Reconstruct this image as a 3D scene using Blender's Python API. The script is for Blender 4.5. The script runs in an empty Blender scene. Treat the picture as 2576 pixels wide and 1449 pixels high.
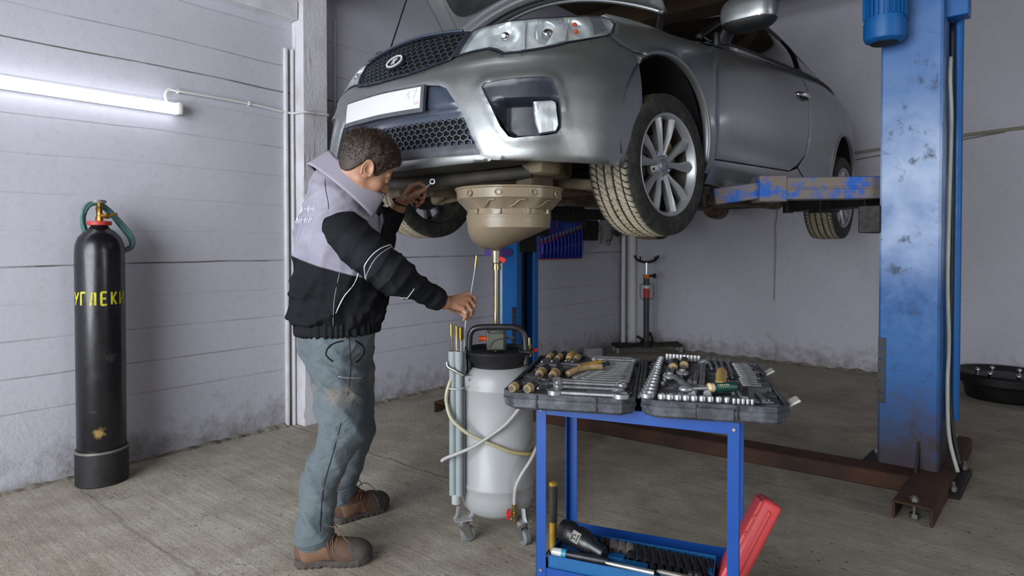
import bpy, bmesh, math, random
import numpy as np
from mathutils import Vector, Matrix, geometry
SC = bpy.context.scene
COL = SC.collection
random.seed(7)
RNG = np.random.default_rng(7)
# ---------------------------------------------------------------- camera
cam_d = bpy.data.cameras.new('camera'); cam = bpy.data.objects.new('camera', cam_d); COL.objects.link(cam)
cam.location = (0, 0, 1.2); cam.rotation_euler = (math.radians(89.0), 0, 0)
cam_d.sensor_width = 36; cam_d.lens = 36 * 1582 / 2576; cam_d.shift_y = -0.0337
cam_d.clip_start = 0.05; cam_d.clip_end = 100
cam_d.dof.use_dof = True; cam_d.dof.focus_distance = 2.25; cam_d.dof.aperture_fstop = 3.2
SC.camera = cam
SC.view_settings.view_transform = 'Standard'; SC.view_settings.look = 'None'
SC.view_settings.gamma = 1; SC.view_settings.use_curve_mapping = False
SC.view_settings.exposure = 0.22
# ---------------------------------------------------------------- room frame, world, daylight and an added side fill
CR = Vector((1.30, 7.42, 0)); DU = Vector((.643, .766, 0)); DV = Vector((.766, -.643, 0))
def rm(u, v, z=0): return CR + DU * u + DV * v + Vector((0, 0, z))
w = bpy.data.worlds.new('world'); SC.world = w; w.use_nodes = True
w.node_tree.nodes['Background'].inputs[0].default_value = (.75, .85, 1, 1)
w.node_tree.nodes['Background'].inputs[1].default_value = 1.0
def area(name, u, v, z, sx, sy, power, col, face):
    ld = bpy.data.lights.new(name, 'AREA'); ld.shape = 'RECTANGLE'; ld.size = sx; ld.size_y = sy
    ld.energy = power; ld.color = col
    o = bpy.data.objects.new(name, ld); COL.objects.link(o); o.location = rm(u, v, z)
    o.rotation_euler = Vector(face).to_track_quat('-Z', 'Z').to_euler()
    return o
area('daylight_doorway', -9.35, 2.6, 1.75, 3.9, 3.0, 330, (.90, .95, 1.0), tuple(DU + DV * 0.0))
area('car_side_fill', -4.8, 7.9, 1.9, 3.4, 1.6, 55, (.95, .97, 1.0), tuple(-DV))  # added fill for the car's dark flank; the right wall has no window
# ---------------------------------------------------------------- object helpers
def tag(o, label=None, cat=None, group=None, kind=None):
    if label: o['label'] = label
    if cat: o['category'] = cat
    if group: o['group'] = group
    if kind: o['kind'] = kind
    return o
def empty(name, loc=(0, 0, 0), rz=0, label=None, cat=None, group=None, rot=None):
    o = bpy.data.objects.new(name, None); COL.objects.link(o)
    o.location = loc; o.rotation_euler = rot if rot else (0, 0, rz); o.empty_display_size = .1
    return tag(o, label, cat, group)
def link(name, me, mats, parent=None, smooth=35):
    o = bpy.data.objects.new(name, me); COL.objects.link(o)
    for m in (mats if isinstance(mats, (list, tuple)) else [mats]): me.materials.append(m)
    if smooth:
        me.polygons.foreach_set('use_smooth', [True] * len(me.polygons))
        if smooth < 180: me.set_sharp_from_angle(angle=math.radians(smooth))
    if parent is not None: o.parent = parent
    return o
def raw(name, V, Fc, mats, parent=None, smooth=35, fm=None):
    me = bpy.data.meshes.new(name)
    me.from_pydata([tuple(map(float, v)) for v in V], [], [tuple(map(int, f)) for f in Fc])
    if fm is not None: me.polygons.foreach_set('material_index', [int(i) for i in fm])
    me.update()
    return link(name, me, mats, parent, smooth)
def copy_tree(o, parent=None):
    c = o.copy(); COL.objects.link(c)
    if parent is not None: c.parent = parent
    for ch in list(o.children): copy_tree(ch, c)
    return c
def catmull(P, n=8, closed=False):
    P = [Vector(p) for p in P]; out = []
    N = len(P)
    g = lambda i: P[i % N] if closed else P[max(0, min(N - 1, i))]
    for i in range(N if closed else N - 1):
        a, b, c, d = g(i - 1), g(i), g(i + 1), g(i + 2)
        for k in range(n):
            t = k / n
            out.append(.5 * ((2 * b) + (c - a) * t + (2 * a - 5 * b + 4 * c - d) * t * t + (3 * b - a - 3 * c + d) * t ** 3))
    if not closed: out.append(P[-1])
    return out
def frame(z, up=(0, 0, 1)):
    z = Vector(z).normalized(); x = Vector(up).cross(z)
    if x.length < 1e-4: x = Vector((1, 0, 0)).cross(z)
    if x.length < 1e-4: x = Vector((0, 1, 0)).cross(z)
    x.normalize(); y = z.cross(x)
    return Matrix((x, y, z)).transposed()
class MB:
    def __init__(s): s.bm = bmesh.new(); s.mi = 0
    def _fin(s, n0):
        s.bm.faces.ensure_lookup_table()
        for f in s.bm.faces[n0:]: f.material_index = s.mi
        return s
    def box(s, c, size, rot=None, bev=0, seg=1):
        n0 = len(s.bm.faces)
        M = Matrix.Translation(Vector(c)) @ ((rot.to_4x4() if rot is not None else Matrix.Identity(4)))
        t = bmesh.new(); bmesh.ops.create_cube(t, size=1)
        bmesh.ops.scale(t, vec=size, verts=t.verts)
        if bev: bmesh.ops.bevel(t, geom=t.edges[:], offset=bev, segments=seg, affect='EDGES', profile=.5)
        s._merge(t, M); return s._fin(n0)
    def _merge(s, t, M=None):
        mp = {}
        for v in t.verts: mp[v] = s.bm.verts.new(M @ v.co if M is not None else v.co)
        for f in t.faces:
            try: s.bm.faces.new([mp[v] for v in f.verts])
            except ValueError: pass
        t.free()
    def rings(s, R, cap0=True, cap1=True, closed=False):
        n0 = len(s.bm.faces); VR = [[s.bm.verts.new(p) for p in r] for r in R]; n = len(VR[0])
        m = len(VR)
        for i in range(m if closed else m - 1):
            a, b = VR[i], VR[(i + 1) % m]
            for k in range(n): s.bm.faces.new((a[k], a[(k + 1) % n], b[(k + 1) % n], b[k]))
        if not closed:
            if cap0: s.bm.faces.new(VR[0][::-1])
            if cap1: s.bm.faces.new(VR[-1])
        return s._fin(n0)
    def cyl(s, p0, p1, r0, r1=None, seg=16, cap=True):
        p0, p1 = Vector(p0), Vector(p1); r1 = r0 if r1 is None else r1; M = frame(p1 - p0)
        R = [[p + M @ Vector((r * math.cos(2 * math.pi * k / seg), r * math.sin(2 * math.pi * k / seg), 0)) for k in range(seg)] for p, r in ((p0, r0), (p1, r1))]
        return s.rings(R, cap, cap)
    def lathe(s, prof, o=(0, 0, 0), M=None, seg=32, cap=(True, True), ang0=0):
        # prof: (radius, height) pairs
        o = Vector(o); M = M or Matrix.Identity(3)
        R = [[o + M @ Vector((r * math.cos(ang0 + 2 * math.pi * k / seg), r * math.sin(ang0 + 2 * math.pi * k / seg), z)) for k in range(seg)] for r, z in prof]
        return s.rings(R, *cap)
    def tube(s, path, r, seg=10, closed=False, cap=True, flat=None):
        path = [Vector(p) for p in path]; R = []; up = None; N = len(path)
        for i, p in enumerate(path):
            d = (path[(i + 1) % N] - path[i - 1]) if closed else (path[min(i + 1, N - 1)] - path[max(i - 1, 0)])
            d.normalize()
            if up is None:
                up = Vector((0, 0, 1)) if abs(d.z) < .9 else Vector((1, 0, 0))
            x = up - d * up.dot(d); x.normalize(); up = x; y = d.cross(x)
            rr = r[i] if isinstance(r, (list, tuple)) else r
            fx, fy = flat or (1, 1)
            R.append([p + (x * math.cos(2 * math.pi * k / seg) * fx + y * math.sin(2 * math.pi * k / seg) * fy) * rr for k in range(seg)])
        return s.rings(R, cap, cap, closed)
    def prism(s, poly, z0, z1, M=None, bev=0):
        # poly: 2d outline, extruded along z, moved by M (4x4)
        n0 = len(s.bm.faces); t = bmesh.new()
        a = [t.verts.new((p[0], p[1], z0)) for p in poly]; b = [t.verts.new((p[0], p[1], z1)) for p in poly]
        t.faces.new(a[::-1]); tf = t.faces.new(b)
        for i in range(len(poly)): t.faces.new((a[i], a[(i + 1) % len(a)], b[(i + 1) % len(a)], b[i]))
        bmesh.ops.recalc_face_normals(t, faces=t.faces)
        if bev: bmesh.ops.bevel(t, geom=[e for e in tf.edges], offset=bev, segments=1, affect='EDGES')
        s._merge(t, M or Matrix.Identity(4)); return s._fin(n0)
    def sph(s, c, r, sc=(1, 1, 1), seg=16, M=None):
        n0 = len(s.bm.faces); t = bmesh.new(); bmesh.ops.create_uvsphere(t, u_segments=seg, v_segments=max(6, seg // 2), radius=r)
        X = Matrix.Translation(Vector(c)) @ (M.to_4x4() if M is not None else Matrix.Identity(4)) @ Matrix.Diagonal((sc[0], sc[1], sc[2], 1))
        s._merge(t, X); return s._fin(n0)
    def build(s, name, mats, parent=None, smooth=35, recalc=True):
        if recalc: bmesh.ops.recalc_face_normals(s.bm, faces=s.bm.faces)
        me = bpy.data.meshes.new(name); s.bm.to_mesh(me); s.bm.free()
        return link(name, me, mats, parent, smooth)
def grid_mesh(name, fn, us, vs, mats, parent=None, smooth=35, flip=False, solid=0, closeu=False):
    V = [fn(u, v) for u in us for v in vs]; nu, nv = len(us), len(vs); Fc = []
    for i in range(nu - (0 if closeu else 1)):
        for j in range(nv - 1):
            a, b, c, d = i * nv + j, ((i + 1) % nu) * nv + j, ((i + 1) % nu) * nv + j + 1, i * nv + j + 1
            Fc.append((a, b, c, d) if not flip else (d, c, b, a))
    o = raw(name, V, Fc, mats, parent, smooth)
    if solid:
        m = o.modifiers.new('thickness', 'SOLIDIFY'); m.thickness = abs(solid); m.offset = -1 if solid > 0 else 1
    return o
# ---------------------------------------------------------------- signed distance shapes -> mesh
def smin(a, b, k):
    h = np.clip(.5 + .5 * (b - a) / k, 0, 1); return b * (1 - h) + a * h - k * h * (1 - h)
def smax(a, b, k): return -smin(-a, -b, k)
def capsule(p, a, b, ra, rb=None):
    rb = ra if rb is None else rb; a = np.array(a, float); b = np.array(b, float); ab = b - a
    t = np.clip(((p - a) @ ab) / (ab @ ab), 0, 1)
    return np.linalg.norm(p - a - t[:, None] * ab, axis=1) - (ra + (rb - ra) * t)
def ellip(p, c, r, M=None):
    q = p - np.array(c, float)
    if M is not None: q = q @ np.array(M)          # columns of M are the ellipsoid's axes
    r = np.array(r, float); k0 = np.linalg.norm(q / r, axis=1); k1 = np.linalg.norm(q / (r * r), axis=1)
    return k0 * (k0 - 1) / np.maximum(k1, 1e-9)
def sdf_mesh(f, lo, hi, res):
    lo = np.array(lo, float); hi = np.array(hi, float); n = np.ceil((hi - lo) / res).astype(int) + 1
    ax = [lo[i] + np.arange(n[i]) * res for i in range(3)]
    D = np.empty(n)
    for i in range(n[0]):
        Y, Z = np.meshgrid(ax[1], ax[2], indexing='ij')
        P = np.stack([np.full(Y.size, ax[0][i]), Y.ravel(), Z.ravel()], 1); D[i] = f(P).reshape(Y.shape)
    S = D < 0
    c = np.zeros(np.array(n) - 1, int)
    for dx in (0, 1):
        for dy in (0, 1):
            for dz in (0, 1): c += S[dx:n[0] - 1 + dx, dy:n[1] - 1 + dy, dz:n[2] - 1 + dz]
    act = (c > 0) & (c < 8); idx = -np.ones(act.shape, int); I = np.argwhere(act); idx[act] = np.arange(len(I))
    acc = np.zeros((len(I), 3)); cnt = np.zeros(len(I))
    corners = [(x, y, z) for x in (0, 1) for y in (0, 1) for z in (0, 1)]
    for a in corners:
        for k in range(3):
            if a[k] == 0:
                b = list(a); b[k] = 1
                da = D[I[:, 0] + a[0], I[:, 1] + a[1], I[:, 2] + a[2]]; db = D[I[:, 0] + b[0], I[:, 1] + b[1], I[:, 2] + b[2]]
                m = (da < 0) != (db < 0); t = np.where(m, da / np.where(m, da - db, 1), 0)
                pt = np.array(a, float)[None].repeat(len(I), 0); pt[:, k] += t
                acc += pt * m[:, None]; cnt += m
    V = lo + (I + acc / cnt[:, None]) * res
    Fc = []
    for k in range(3):
        a1, a2 = (k + 1) % 3, (k + 2) % 3
        sl0 = [slice(None)] * 3; sl1 = [slice(None)] * 3; sl0[k] = slice(0, n[k] - 1); sl1[k] = slice(1, n[k])
        A = S[tuple(sl0)]; B = S[tuple(sl1)]; E = np.argwhere(A != B)
        E = E[(E[:, a1] > 0) & (E[:, a2] > 0) & (E[:, a1] < n[a1] - 1) & (E[:, a2] < n[a2] - 1)]
        def cell(d1, d2):
            q = E.copy(); q[:, a1] -= d1; q[:, a2] -= d2; return idx[q[:, 0], q[:, 1], q[:, 2]]
        Q = np.stack([cell(1, 1), cell(0, 1), cell(0, 0), cell(1, 0)], 1)
        ins = A[E[:, 0], E[:, 1], E[:, 2]]
        Q[~ins] = Q[~ins][:, ::-1]; Fc.append(Q)
    return V, np.concatenate(Fc)
def sdf_obj(name, f, lo, hi, res, mats, parent=None, sub=0):
    V, Fc = sdf_mesh(f, lo, hi, res)
    o = raw(name, V, Fc, mats, parent, 180)
    sm = o.modifiers.new('soft', 'SMOOTH'); sm.iterations = 3; sm.factor = .5
    return o
def wav(p, dirs, amp, seed=0):
    # soft irregular cloth folds: warped sines
    r = np.random.default_rng(seed); w = np.zeros(len(p)); o = np.zeros(len(p))
    for _ in range(4):
        d = r.normal(size=3); w += np.sin(p @ d * 7 + r.uniform(0, 6)) * .5
    for (d, fr, a) in dirs:
        q = np.sin(p @ (np.array(d, float) / np.linalg.norm(d)) * fr * .62 + w * 1.6 + r.uniform(0, 6)); o += a * (1 - 2 * (1 - np.abs(q)) ** 1.6)
    return o * amp
# ---------------------------------------------------------------- materials
def lin(c):
    if isinstance(c, str): c = tuple(int(c[i:i + 2], 16) / 255 for i in (0, 2, 4))
    return tuple((x / 12.92 if x <= .04045 else ((x + .055) / 1.055) ** 2.4) for x in c) + (1,)
class NT:
    def __init__(s, name):
        s.m = bpy.data.materials.new(name); s.m.use_nodes = True; s.t = s.m.node_tree; s.b = s.t.nodes['Principled BSDF']
        s.co = s.t.nodes.new('ShaderNodeTexCoord').outputs['Object']
    def n(s, ty, ins=None, **kw):
        x = s.t.nodes.new(ty)
        for k, v in kw.items(): setattr(x, k, v)
        for k, v in (ins or {}).items():
            if hasattr(v, 'is_linked') or hasattr(v, 'links'): s.t.links.new(v, x.inputs[k])
            else: x.inputs[k].default_value = v
        return x
    def set(s, **kw):
        for k, v in kw.items():
            k = k.replace('_', ' ')
            if hasattr(v, 'links'): s.t.links.new(v, s.b.inputs[k])
            else: s.b.inputs[k].default_value = v
    def noise(s, scale, detail=4, rough=.55, co=None, dist=0):
        return s.n('ShaderNodeTexNoise', {'Vector': co or s.co, 'Scale': scale, 'Detail': detail, 'Roughness': rough, 'Distortion': dist}).outputs['Fac']
    def scaled(s, v): return s.n('ShaderNodeMapping', {'Vector': s.co, 'Scale': v}).outputs[0]
    def ramp(s, fac, stops):
        r = s.n('ShaderNodeValToRGB', {'Fac': fac}); e = r.color_ramp.elements
        while len(e) < len(stops): e.new(.5)
        for i, (p, c) in enumerate(stops): e[i].position = p; e[i].color = c if len(c) == 4 else lin(c)
        return r.outputs[0]
    def ramp01(s, fac, a, b, lo=0., hi=1.):
        return s.n('ShaderNodeMapRange', {'Value': fac, 'From Min': a, 'From Max': b, 'To Min': lo, 'To Max': hi}).outputs[0]
    def mix(s, f, a, b, mode='MIX'):
        x = s.n('ShaderNodeMix', data_type='RGBA', blend_type=mode)
        for i, v in ((0, f), (6, a), (7, b)):
            if hasattr(v, 'links'): s.t.links.new(v, x.inputs[i])
            else: x.inputs[i].default_value = v
        return x.outputs[2]
    def math(s, op, a, b=0., c=None):
        x = s.n('ShaderNodeMath', operation=op)
        for i, v in enumerate((a, b) + ((c,) if c is not None else ())):
            if hasattr(v, 'links'): s.t.links.new(v, x.inputs[i])
            else: x.inputs[i].default_value = v
        return x.outputs[0]
    def sep(s, co=None): return s.n('ShaderNodeSeparateXYZ', {0: co or s.co}).outputs
    def bump(s, h, strength=.3, dist=.01, prev=None):
        d = {'Height': h, 'Strength': strength, 'Distance': dist}
        if prev is not None: d['Normal'] = prev
        o = s.n('ShaderNodeBump', d).outputs[0]; s.t.links.new(o, s.b.inputs['Normal']); return o
def mat(name, col, rough=.5, metal=0., var=.12, vs=6., bump=0., bs=200., coat=0., col2=None, spec=None):
    t = NT(name); c = lin(col)
    c2 = lin(col2) if col2 else tuple(x * (1 - var * 2) for x in c[:3]) + (1,)
    t.set(Base_Color=t.mix(t.ramp01(t.noise(vs, 5), .35, .7), c, c2), Metallic=metal)
    t.set(Roughness=t.ramp01(t.noise(vs * 3, 3), .3, .7, max(0, rough - .06), min(1, rough + .08)))
    if coat: t.set(Coat_Weight=coat, Coat_Roughness=.06)
    if spec is not None: t.set(Specular_IOR_Level=spec)
    if bump: t.bump(t.noise(bs, 3), bump, .002)
    return t.m
def emis(name, col, st):
    t = NT(name); t.set(Base_Color=lin(col), Emission_Color=lin(col), Emission_Strength=st); return t.m
# ---------------------------------------------------------------- surfaces of the room
def wall_material(name, base, dirt, lines=True, rough_low=False):
    t = NT(name)
    n1 = t.noise(1.3, 6, .6); n2 = t.noise(26, 5, .65)
    col = t.mix(t.ramp01(n1, .35, .75, 0, .55), lin(base), lin(dirt))
    col = t.mix(t.ramp01(n2, .5, .8, 0, .18), col, lin('6a665f'))
    x, y, z = t.sep()
    # grime and spatter rising from the floor
    low = t.math('SUBTRACT', t.ramp01(z, 0, .42, 1, 0), t.ramp01(t.noise(9, 6, .7), .3, .75, 0, .9))
    col = t.mix(t.math('MULTIPLY', t.ramp01(low, .1, .75), .75), col, lin('6d665c'))
    h = t.math('ADD', t.math('MULTIPLY', t.noise(60, 5, .7), .5), t.math('MULTIPLY', t.noise(230, 3), .25))
    if lines:
        wob = t.math('MULTIPLY', t.noise(.9, 2), .035)
        zz = t.math('ADD', z, wob)
        for k, (zl, wd, dk) in enumerate(((2.37, .005, .45), (2.199, .006, .95), (2.02, .004, .2), (1.835, .006, .3), (1.65, .004, .2), (1.46, .004, .15), (1.28, .004, .15), (1.103, .006, .95), (.92, .004, .15), (.745, .005, .4), (.562, .005, .5), (.39, .005, .35), (2.6, .005, .3))):
            d = t.math('ABSOLUTE', t.math('SUBTRACT', zz, zl))
            br = t.ramp01(t.noise(2.2 + .13 * k, 3, .6), .35, .55, .35, 1)
            m = t.math('MULTIPLY', t.ramp01(d, wd * .25, wd, 1, 0), br)
            col = t.mix(t.math('MULTIPLY', m, dk), col, lin('4b4038'))
            h = t.math('SUBTRACT', h, t.math('MULTIPLY', m, 2.2 * dk + .4))
    if rough_low:
        rl = t.math('MULTIPLY', t.ramp01(z, .12, .5, 1, 0), t.ramp01(t.noise(45, 6, .75), .35, .7, 0, 3.2)); h = t.math('ADD', h, rl)
    t.set(Base_Color=col, Roughness=.72); t.bump(h, .38, .004)
    return t.m
M_wl = wall_material('painted_boards', 'b9b8c2', 'aaa8b1', True, True)
M_wb = wall_material('painted_plaster', 'c0bec8', 'acaab2', False)
def floor_material():
    t = NT('worn_concrete')
    a = t.noise(.9, 7, .6); b = t.noise(5.5, 7, .65); c = t.noise(60, 5, .7)
    col = t.ramp(t.math('ADD', t.math('MULTIPLY', a, .5), t.math('MULTIPLY', b, .5)), [(.30, '7d7466'), (.44, '9c9384'), (.56, 'b3ab9d'), (.72, 'c6bfb2')])
    col = t.mix(t.ramp01(c, .42, .72, 0, .5), col, lin('857c6e'))
    x, y, z = t.sep()
    # floor turns darker and browner towards the right, with darker blotches there
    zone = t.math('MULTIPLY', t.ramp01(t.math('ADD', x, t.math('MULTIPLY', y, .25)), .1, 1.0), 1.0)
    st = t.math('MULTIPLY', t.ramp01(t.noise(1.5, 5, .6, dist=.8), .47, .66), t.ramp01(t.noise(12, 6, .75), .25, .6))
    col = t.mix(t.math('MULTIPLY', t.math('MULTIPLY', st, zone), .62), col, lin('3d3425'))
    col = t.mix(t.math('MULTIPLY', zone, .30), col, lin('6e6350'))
    sp = t.math('MULTIPLY', t.ramp01(t.noise(30, 3, .6), .62, .68), t.ramp01(t.noise(3.2, 3), .42, .6)); col = t.mix(t.math('MULTIPLY', sp, .75), col, lin('4a3c2c'))
    rot = t.n('ShaderNodeMapping', {'Vector': t.co, 'Rotation': (0, 0, math.radians(39.2))}).outputs[0]
    rx, ry, rz = t.sep(rot)
    jw = t.math('MULTIPLY', t.noise(2.5, 5, .6), .10); cr = 0; yy = t.math('ADD', ry, jw)
    line = lambda pos, wd: t.ramp01(t.math('ABSOLUTE', t.math('SUBTRACT', yy, pos)), wd * .2, wd, 1, 0)
    cr = t.math('MULTIPLY', line(1.078, .012), .55)
    edge = t.math('MULTIPLY', line(2.31, .010), t.ramp01(x, .5, .2)); cr = t.math('MAXIMUM', cr, edge)
    wv = t.n('ShaderNodeVectorMath', {0: t.co, 1: t.n('ShaderNodeTexNoise', {'Vector': t.co, 'Scale': 1.7, 'Detail': 7.}).outputs['Color']}).outputs[0]
    crk = t.n('ShaderNodeTexVoronoi', {'Vector': wv, 'Scale': .55}, feature='DISTANCE_TO_EDGE').outputs[0]
    cr = t.math('MAXIMUM', cr, t.math('MULTIPLY', t.math('MULTIPLY', t.ramp01(crk, .0, .004, 1, 0), t.ramp01(t.noise(.9, 2), .5, .58)), .6))
    col = t.mix(t.math('MULTIPLY', cr, .6), col, lin('5a5144'))
    t.set(Base_Color=col, Roughness=t.ramp01(b, .3, .7, .62, .85))
    h = t.math('ADD', t.math('MULTIPLY', b, 1.4), t.math('ADD', t.math('MULTIPLY', c, .8), t.math('MULTIPLY', t.noise(240, 3), .4)))
    sw = t.n('ShaderNodeMapping', {'Vector': rot, 'Scale': (.5, 5, 1)}).outputs[0]
    h = t.math('ADD', h, t.math('MULTIPLY', t.noise(3.5, 6, .6, co=sw), 1.6))
    rough = t.math('MULTIPLY', t.ramp01(yy, 2.28, 2.34), t.ramp01(x, .6, .1)); h = t.math('ADD', h, t.math('MULTIPLY', rough, t.math('MULTIPLY', t.noise(38, 5, .75), 3.2)))
    h = t.math('ADD', h, t.math('MULTIPLY', t.ramp01(yy, 2.26, 2.32), -1.2)); h = t.math('SUBTRACT', h, t.math('MULTIPLY', cr, .35))
    t.bump(h, .55, .010)
    return t.m
M_floor = floor_material()
M_ceilw = mat('old_pine_boards', '4a3720', .8, var=.25, vs=3, bump=.4, bs=30)
M_white = mat('white_painted_timber', 'd2d0d3', .6, var=.10, vs=9, bump=.5, bs=60)
M_pipe = mat('white_cable_duct', 'd6d6d2', .5, var=.06)
UB = -9.4; VB = 8.2; HC = 3.6
def quadwall(name, pts, m, th=.2):
    # a slab: four corners, thickened away from the room
    P = [Vector(p) for p in pts]; n = (P[1] - P[0]).cross(P[3] - P[0]).normalized(); mid = sum(P, Vector()) / 4
    if n.dot(mid - rm(-4, 4, 1.8)) < 0: n = -n
    V = P + [p + n * th for p in P]
    o = raw(name, V, [(0, 1, 2, 3), (7, 6, 5, 4), (0, 4, 5, 1), (1, 5, 6, 2), (2, 6, 7, 3), (3, 7, 4, 0)], m, None, 0)
    bm = bmesh.new(); bm.from_mesh(o.data); bmesh.ops.recalc_face_normals(bm, faces=bm.faces); bm.to_mesh(o.data); bm.free()
    return tag(o, kind='structure')
quadwall('floor', [rm(.2, -.2), rm(.2, VB + .2), rm(UB - .2, VB + .2), rm(UB - .2, -.2)][::-1], M_floor)
quadwall('ceiling', [rm(.2, -.2, HC), rm(.2, VB + .2, HC), rm(UB - .2, VB + .2, HC), rm(UB - .2, -.2, HC)], M_ceilw)
quadwall('wall_left', [rm(UB, 0, 0), rm(UB, 0, HC), rm(0, 0, HC), rm(0, 0, 0)], M_wl)
quadwall('wall_back', [rm(0, -.2, 0), rm(0, -.2, HC), rm(0, VB, HC), rm(0, VB, 0)], M_wb)
quadwall('wall_right', [rm(0, VB, 0), rm(0, VB, HC), rm(UB, VB, HC), rm(UB, VB, 0)], M_wb)
# the wall behind the photographer, with the open doorway the daylight comes through
d0, d1, dh = .4, 4.8, 3.25
b = MB()
for v0, v1, z0, z1 in ((-.2, d0, 0, HC), (d1, VB + .2, 0, HC), (d0, d1, dh, HC)):
    M = Matrix((DU, DV, Vector((0, 0, 1)))).transposed()
    b.box(rm(UB - .1, (v0 + v1) / 2, (z0 + z1) / 2), (.2, v1 - v0, z1 - z0), M)
tag(b.build('wall_front', M_wb, None, 0), kind='structure')
MR = Matrix((DU, DV, Vector((0, 0, 1)))).transposed()
# ceiling joists and the tie beam whose raw timber shows over the pillar
for k in range(6):
    b = MB(); b.box(rm(-.9 - 1.55 * k, VB / 2, 3.48), (.10, VB, .22), MR)
    tag(b.build('trim_%d' % (k + 1), M_ceilw, None, 0), kind='structure')
b = MB(); b.box(rm(-4.18, VB / 2, 2.92), (.17, VB, .16), MR); tag(b.build('trim_7', M_ceilw, None, 0), kind='structure')
# pillar (painted squared timber with cracks)
t = NT('cracked_painted_timber'); x, y, z = t.sep()
gr = t.noise(7, 6, .7, co=t.scaled((6, 6, .35))); crk = t.ramp01(gr, .60, .66)
col = t.mix(t.ramp01(t.noise(5, 5), .4, .7, 0, .6), lin('cfccd2'), lin('aaa5a4')); col = t.mix(t.math('MULTIPLY', crk, .75), col, lin('6b5a4c'))
t.set(Base_Color=col, Roughness=.65); t.bump(t.math('SUBTRACT', t.noise(50, 5), t.math('MULTIPLY', crk, 1.5)), .5, .006); M_pillar = t.m
b = MB(); b.box(rm(-4.175, .06, 1.42), (.185, .13, 2.84), MR, .006); tag(b.build('trim_8', M_pillar, None, 0), kind='structure')
b = MB(); b.box(rm(-6.8, .04, 2.70), (5.05, .09, .12), MR, .004); tag(b.build('trim_9', M_white, None, 0), kind='structure')
b = MB()
b.box(rm(-4.285, .025, 1.23), (.014, .03, 2.46), MR, .003); b.box(rm(-4.325, .015, 1.23), (.018, .03, 2.46), MR, .003)
tag(b.build('trim_10', M_white, None, 0), kind='structure')
b = MB(); b.box(rm(-3.95, .008, 1.8), (.012, .02, 1.9), MR, .002); tag(b.build('trim_11', M_white, None, 0), kind='structure')
# corner ducts
b = MB()
for u, v, r in ((-.05, .05, .028), (-.045, .16, .045)): b.cyl(rm(u, v, 0), rm(u, v, 3.4), r, seg=12)
tag(b.build('trim_12', M_pipe, None), kind='structure')
# crumbled plaster foot along the left wall
pts = []
us = np.linspace(UB, -.05, 900)
_r = np.random.default_rng(12); CRN = np.convolve(_r.random(940) ** 2.5, [.15, .35, .35, .15], 'same')[20:920] * (.35 + 1.2 * np.convolve(_r.random(940), np.ones(40) / 40, 'same')[20:920] ** 2 * 2)
CRN[(us > -4.6) & (us < -4.0)] += .35 * _r.random(int(((us > -4.6) & (us < -4.0)).sum()))
def crumb(i, k):
    u = us[i]; r_ = CRN[i]; return [(0, .005 + .022 * r_), (.007 + .010 * r_, .004 + .015 * r_), (.014 + .028 * r_, .002 + .006 * r_), (.024 + .045 * r_, -.002)][k]
    u = us[i]; n = .5 + .5 * math.sin(u * 9.1) * math.sin(u * 3.7 + 1) + .25 * math.sin(u * 31)
    d = .015 + .020 * n + .010 * math.sin(u * 77); hgt = .008 + .010 * n + .005 * math.sin(u * 53 + 2) + .006 * math.sin(u * 17.3) ** 8
    return [(0, hgt * 1.3), (d * .5, hgt), (d, hgt * .35), (d * 1.3, -.002)][k]
M_dirt = mat('crumbled_mortar', '8a8174', .95, var=.35, vs=18, bump=1, bs=60)
raw('trim_13', [rm(us[i], max(0, crumb(i, k)[0]), crumb(i, k)[1]) for i in range(900) for k in range(4)], [(i * 4 + k, i * 4 + k + 1, i * 4 + k + 5, i * 4 + k + 4) for i in range(899) for k in range(3)], M_dirt, None, 180)
tag(bpy.data.objects['trim_13'], kind='structure')
vs_ = np.linspace(0, VB, 700)
raw('trim_14', [rm(-max(0, [0, .01, .022, .034][k] * (1 + .5 * math.sin(v * 8) + .3 * math.sin(v * 23))), v, [.018, .014, .007, -.002][k] * (1 + .4 * math.sin(v * 13 + 1) + .4 * math.sin(v * 41))) for v in vs_ for k in range(4)], [(i * 4 + k, i * 4 + k + 1, i * 4 + k + 5, i * 4 + k + 4) for i in range(699) for k in range(3)], M_dirt, None, 180)
tag(bpy.data.objects['trim_14'], kind='structure')
# ---------------------------------------------------------------- tube lamps on the walls
M_tube = emis('lit_tube', 'f4f6ff', 6.5); M_plw = mat('white_plastic', 'd9dad8', .4, var=.03)
def tube_lamp(c, ax, nrm, L, label):
    t_ = empty('tube_lamp', c, label=label, cat='lamp'); ax = Vector(ax); nrm = Vector(nrm); R = Matrix((ax, nrm, Vector((0, 0, 1)))).transposed()
    b = MB(); b.box(nrm * .012, (L + .02, .022, .06), R, .003); b.build('housing', M_plw, t_)
    b = MB(); M = R @ Matrix.Rotation(math.pi / 2, 3, 'Y')
    arc = [(.031 * math.cos(a), .042 * math.sin(a)) for a in np.linspace(math.pi * .02, math.pi * .98, 14)]
    b.rings([[R @ Vector((s * L / 2, .022 + y, x)) for x, y in arc] for s in (-1, 1)]); b.build('diffuser', M_tube, t_)
    for s in (-1, 1):
        b = MB(); b.box(R @ Vector((s * (L / 2 + .014), .034, 0)), (.03, .068, .068), R, .01, 2); b.build('end_cap', M_plw, t_)
    return t_
tube_lamp(rm(0, 4.78, 2.42), DV, -DU, 1.2, 'tube lamp on the back wall beyond the right lift post')
tube_lamp(rm(-5.76, .0, 1.955), DU, DV, 1.5, 'glowing white tube lamp fixed low on the left board wall')
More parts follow.
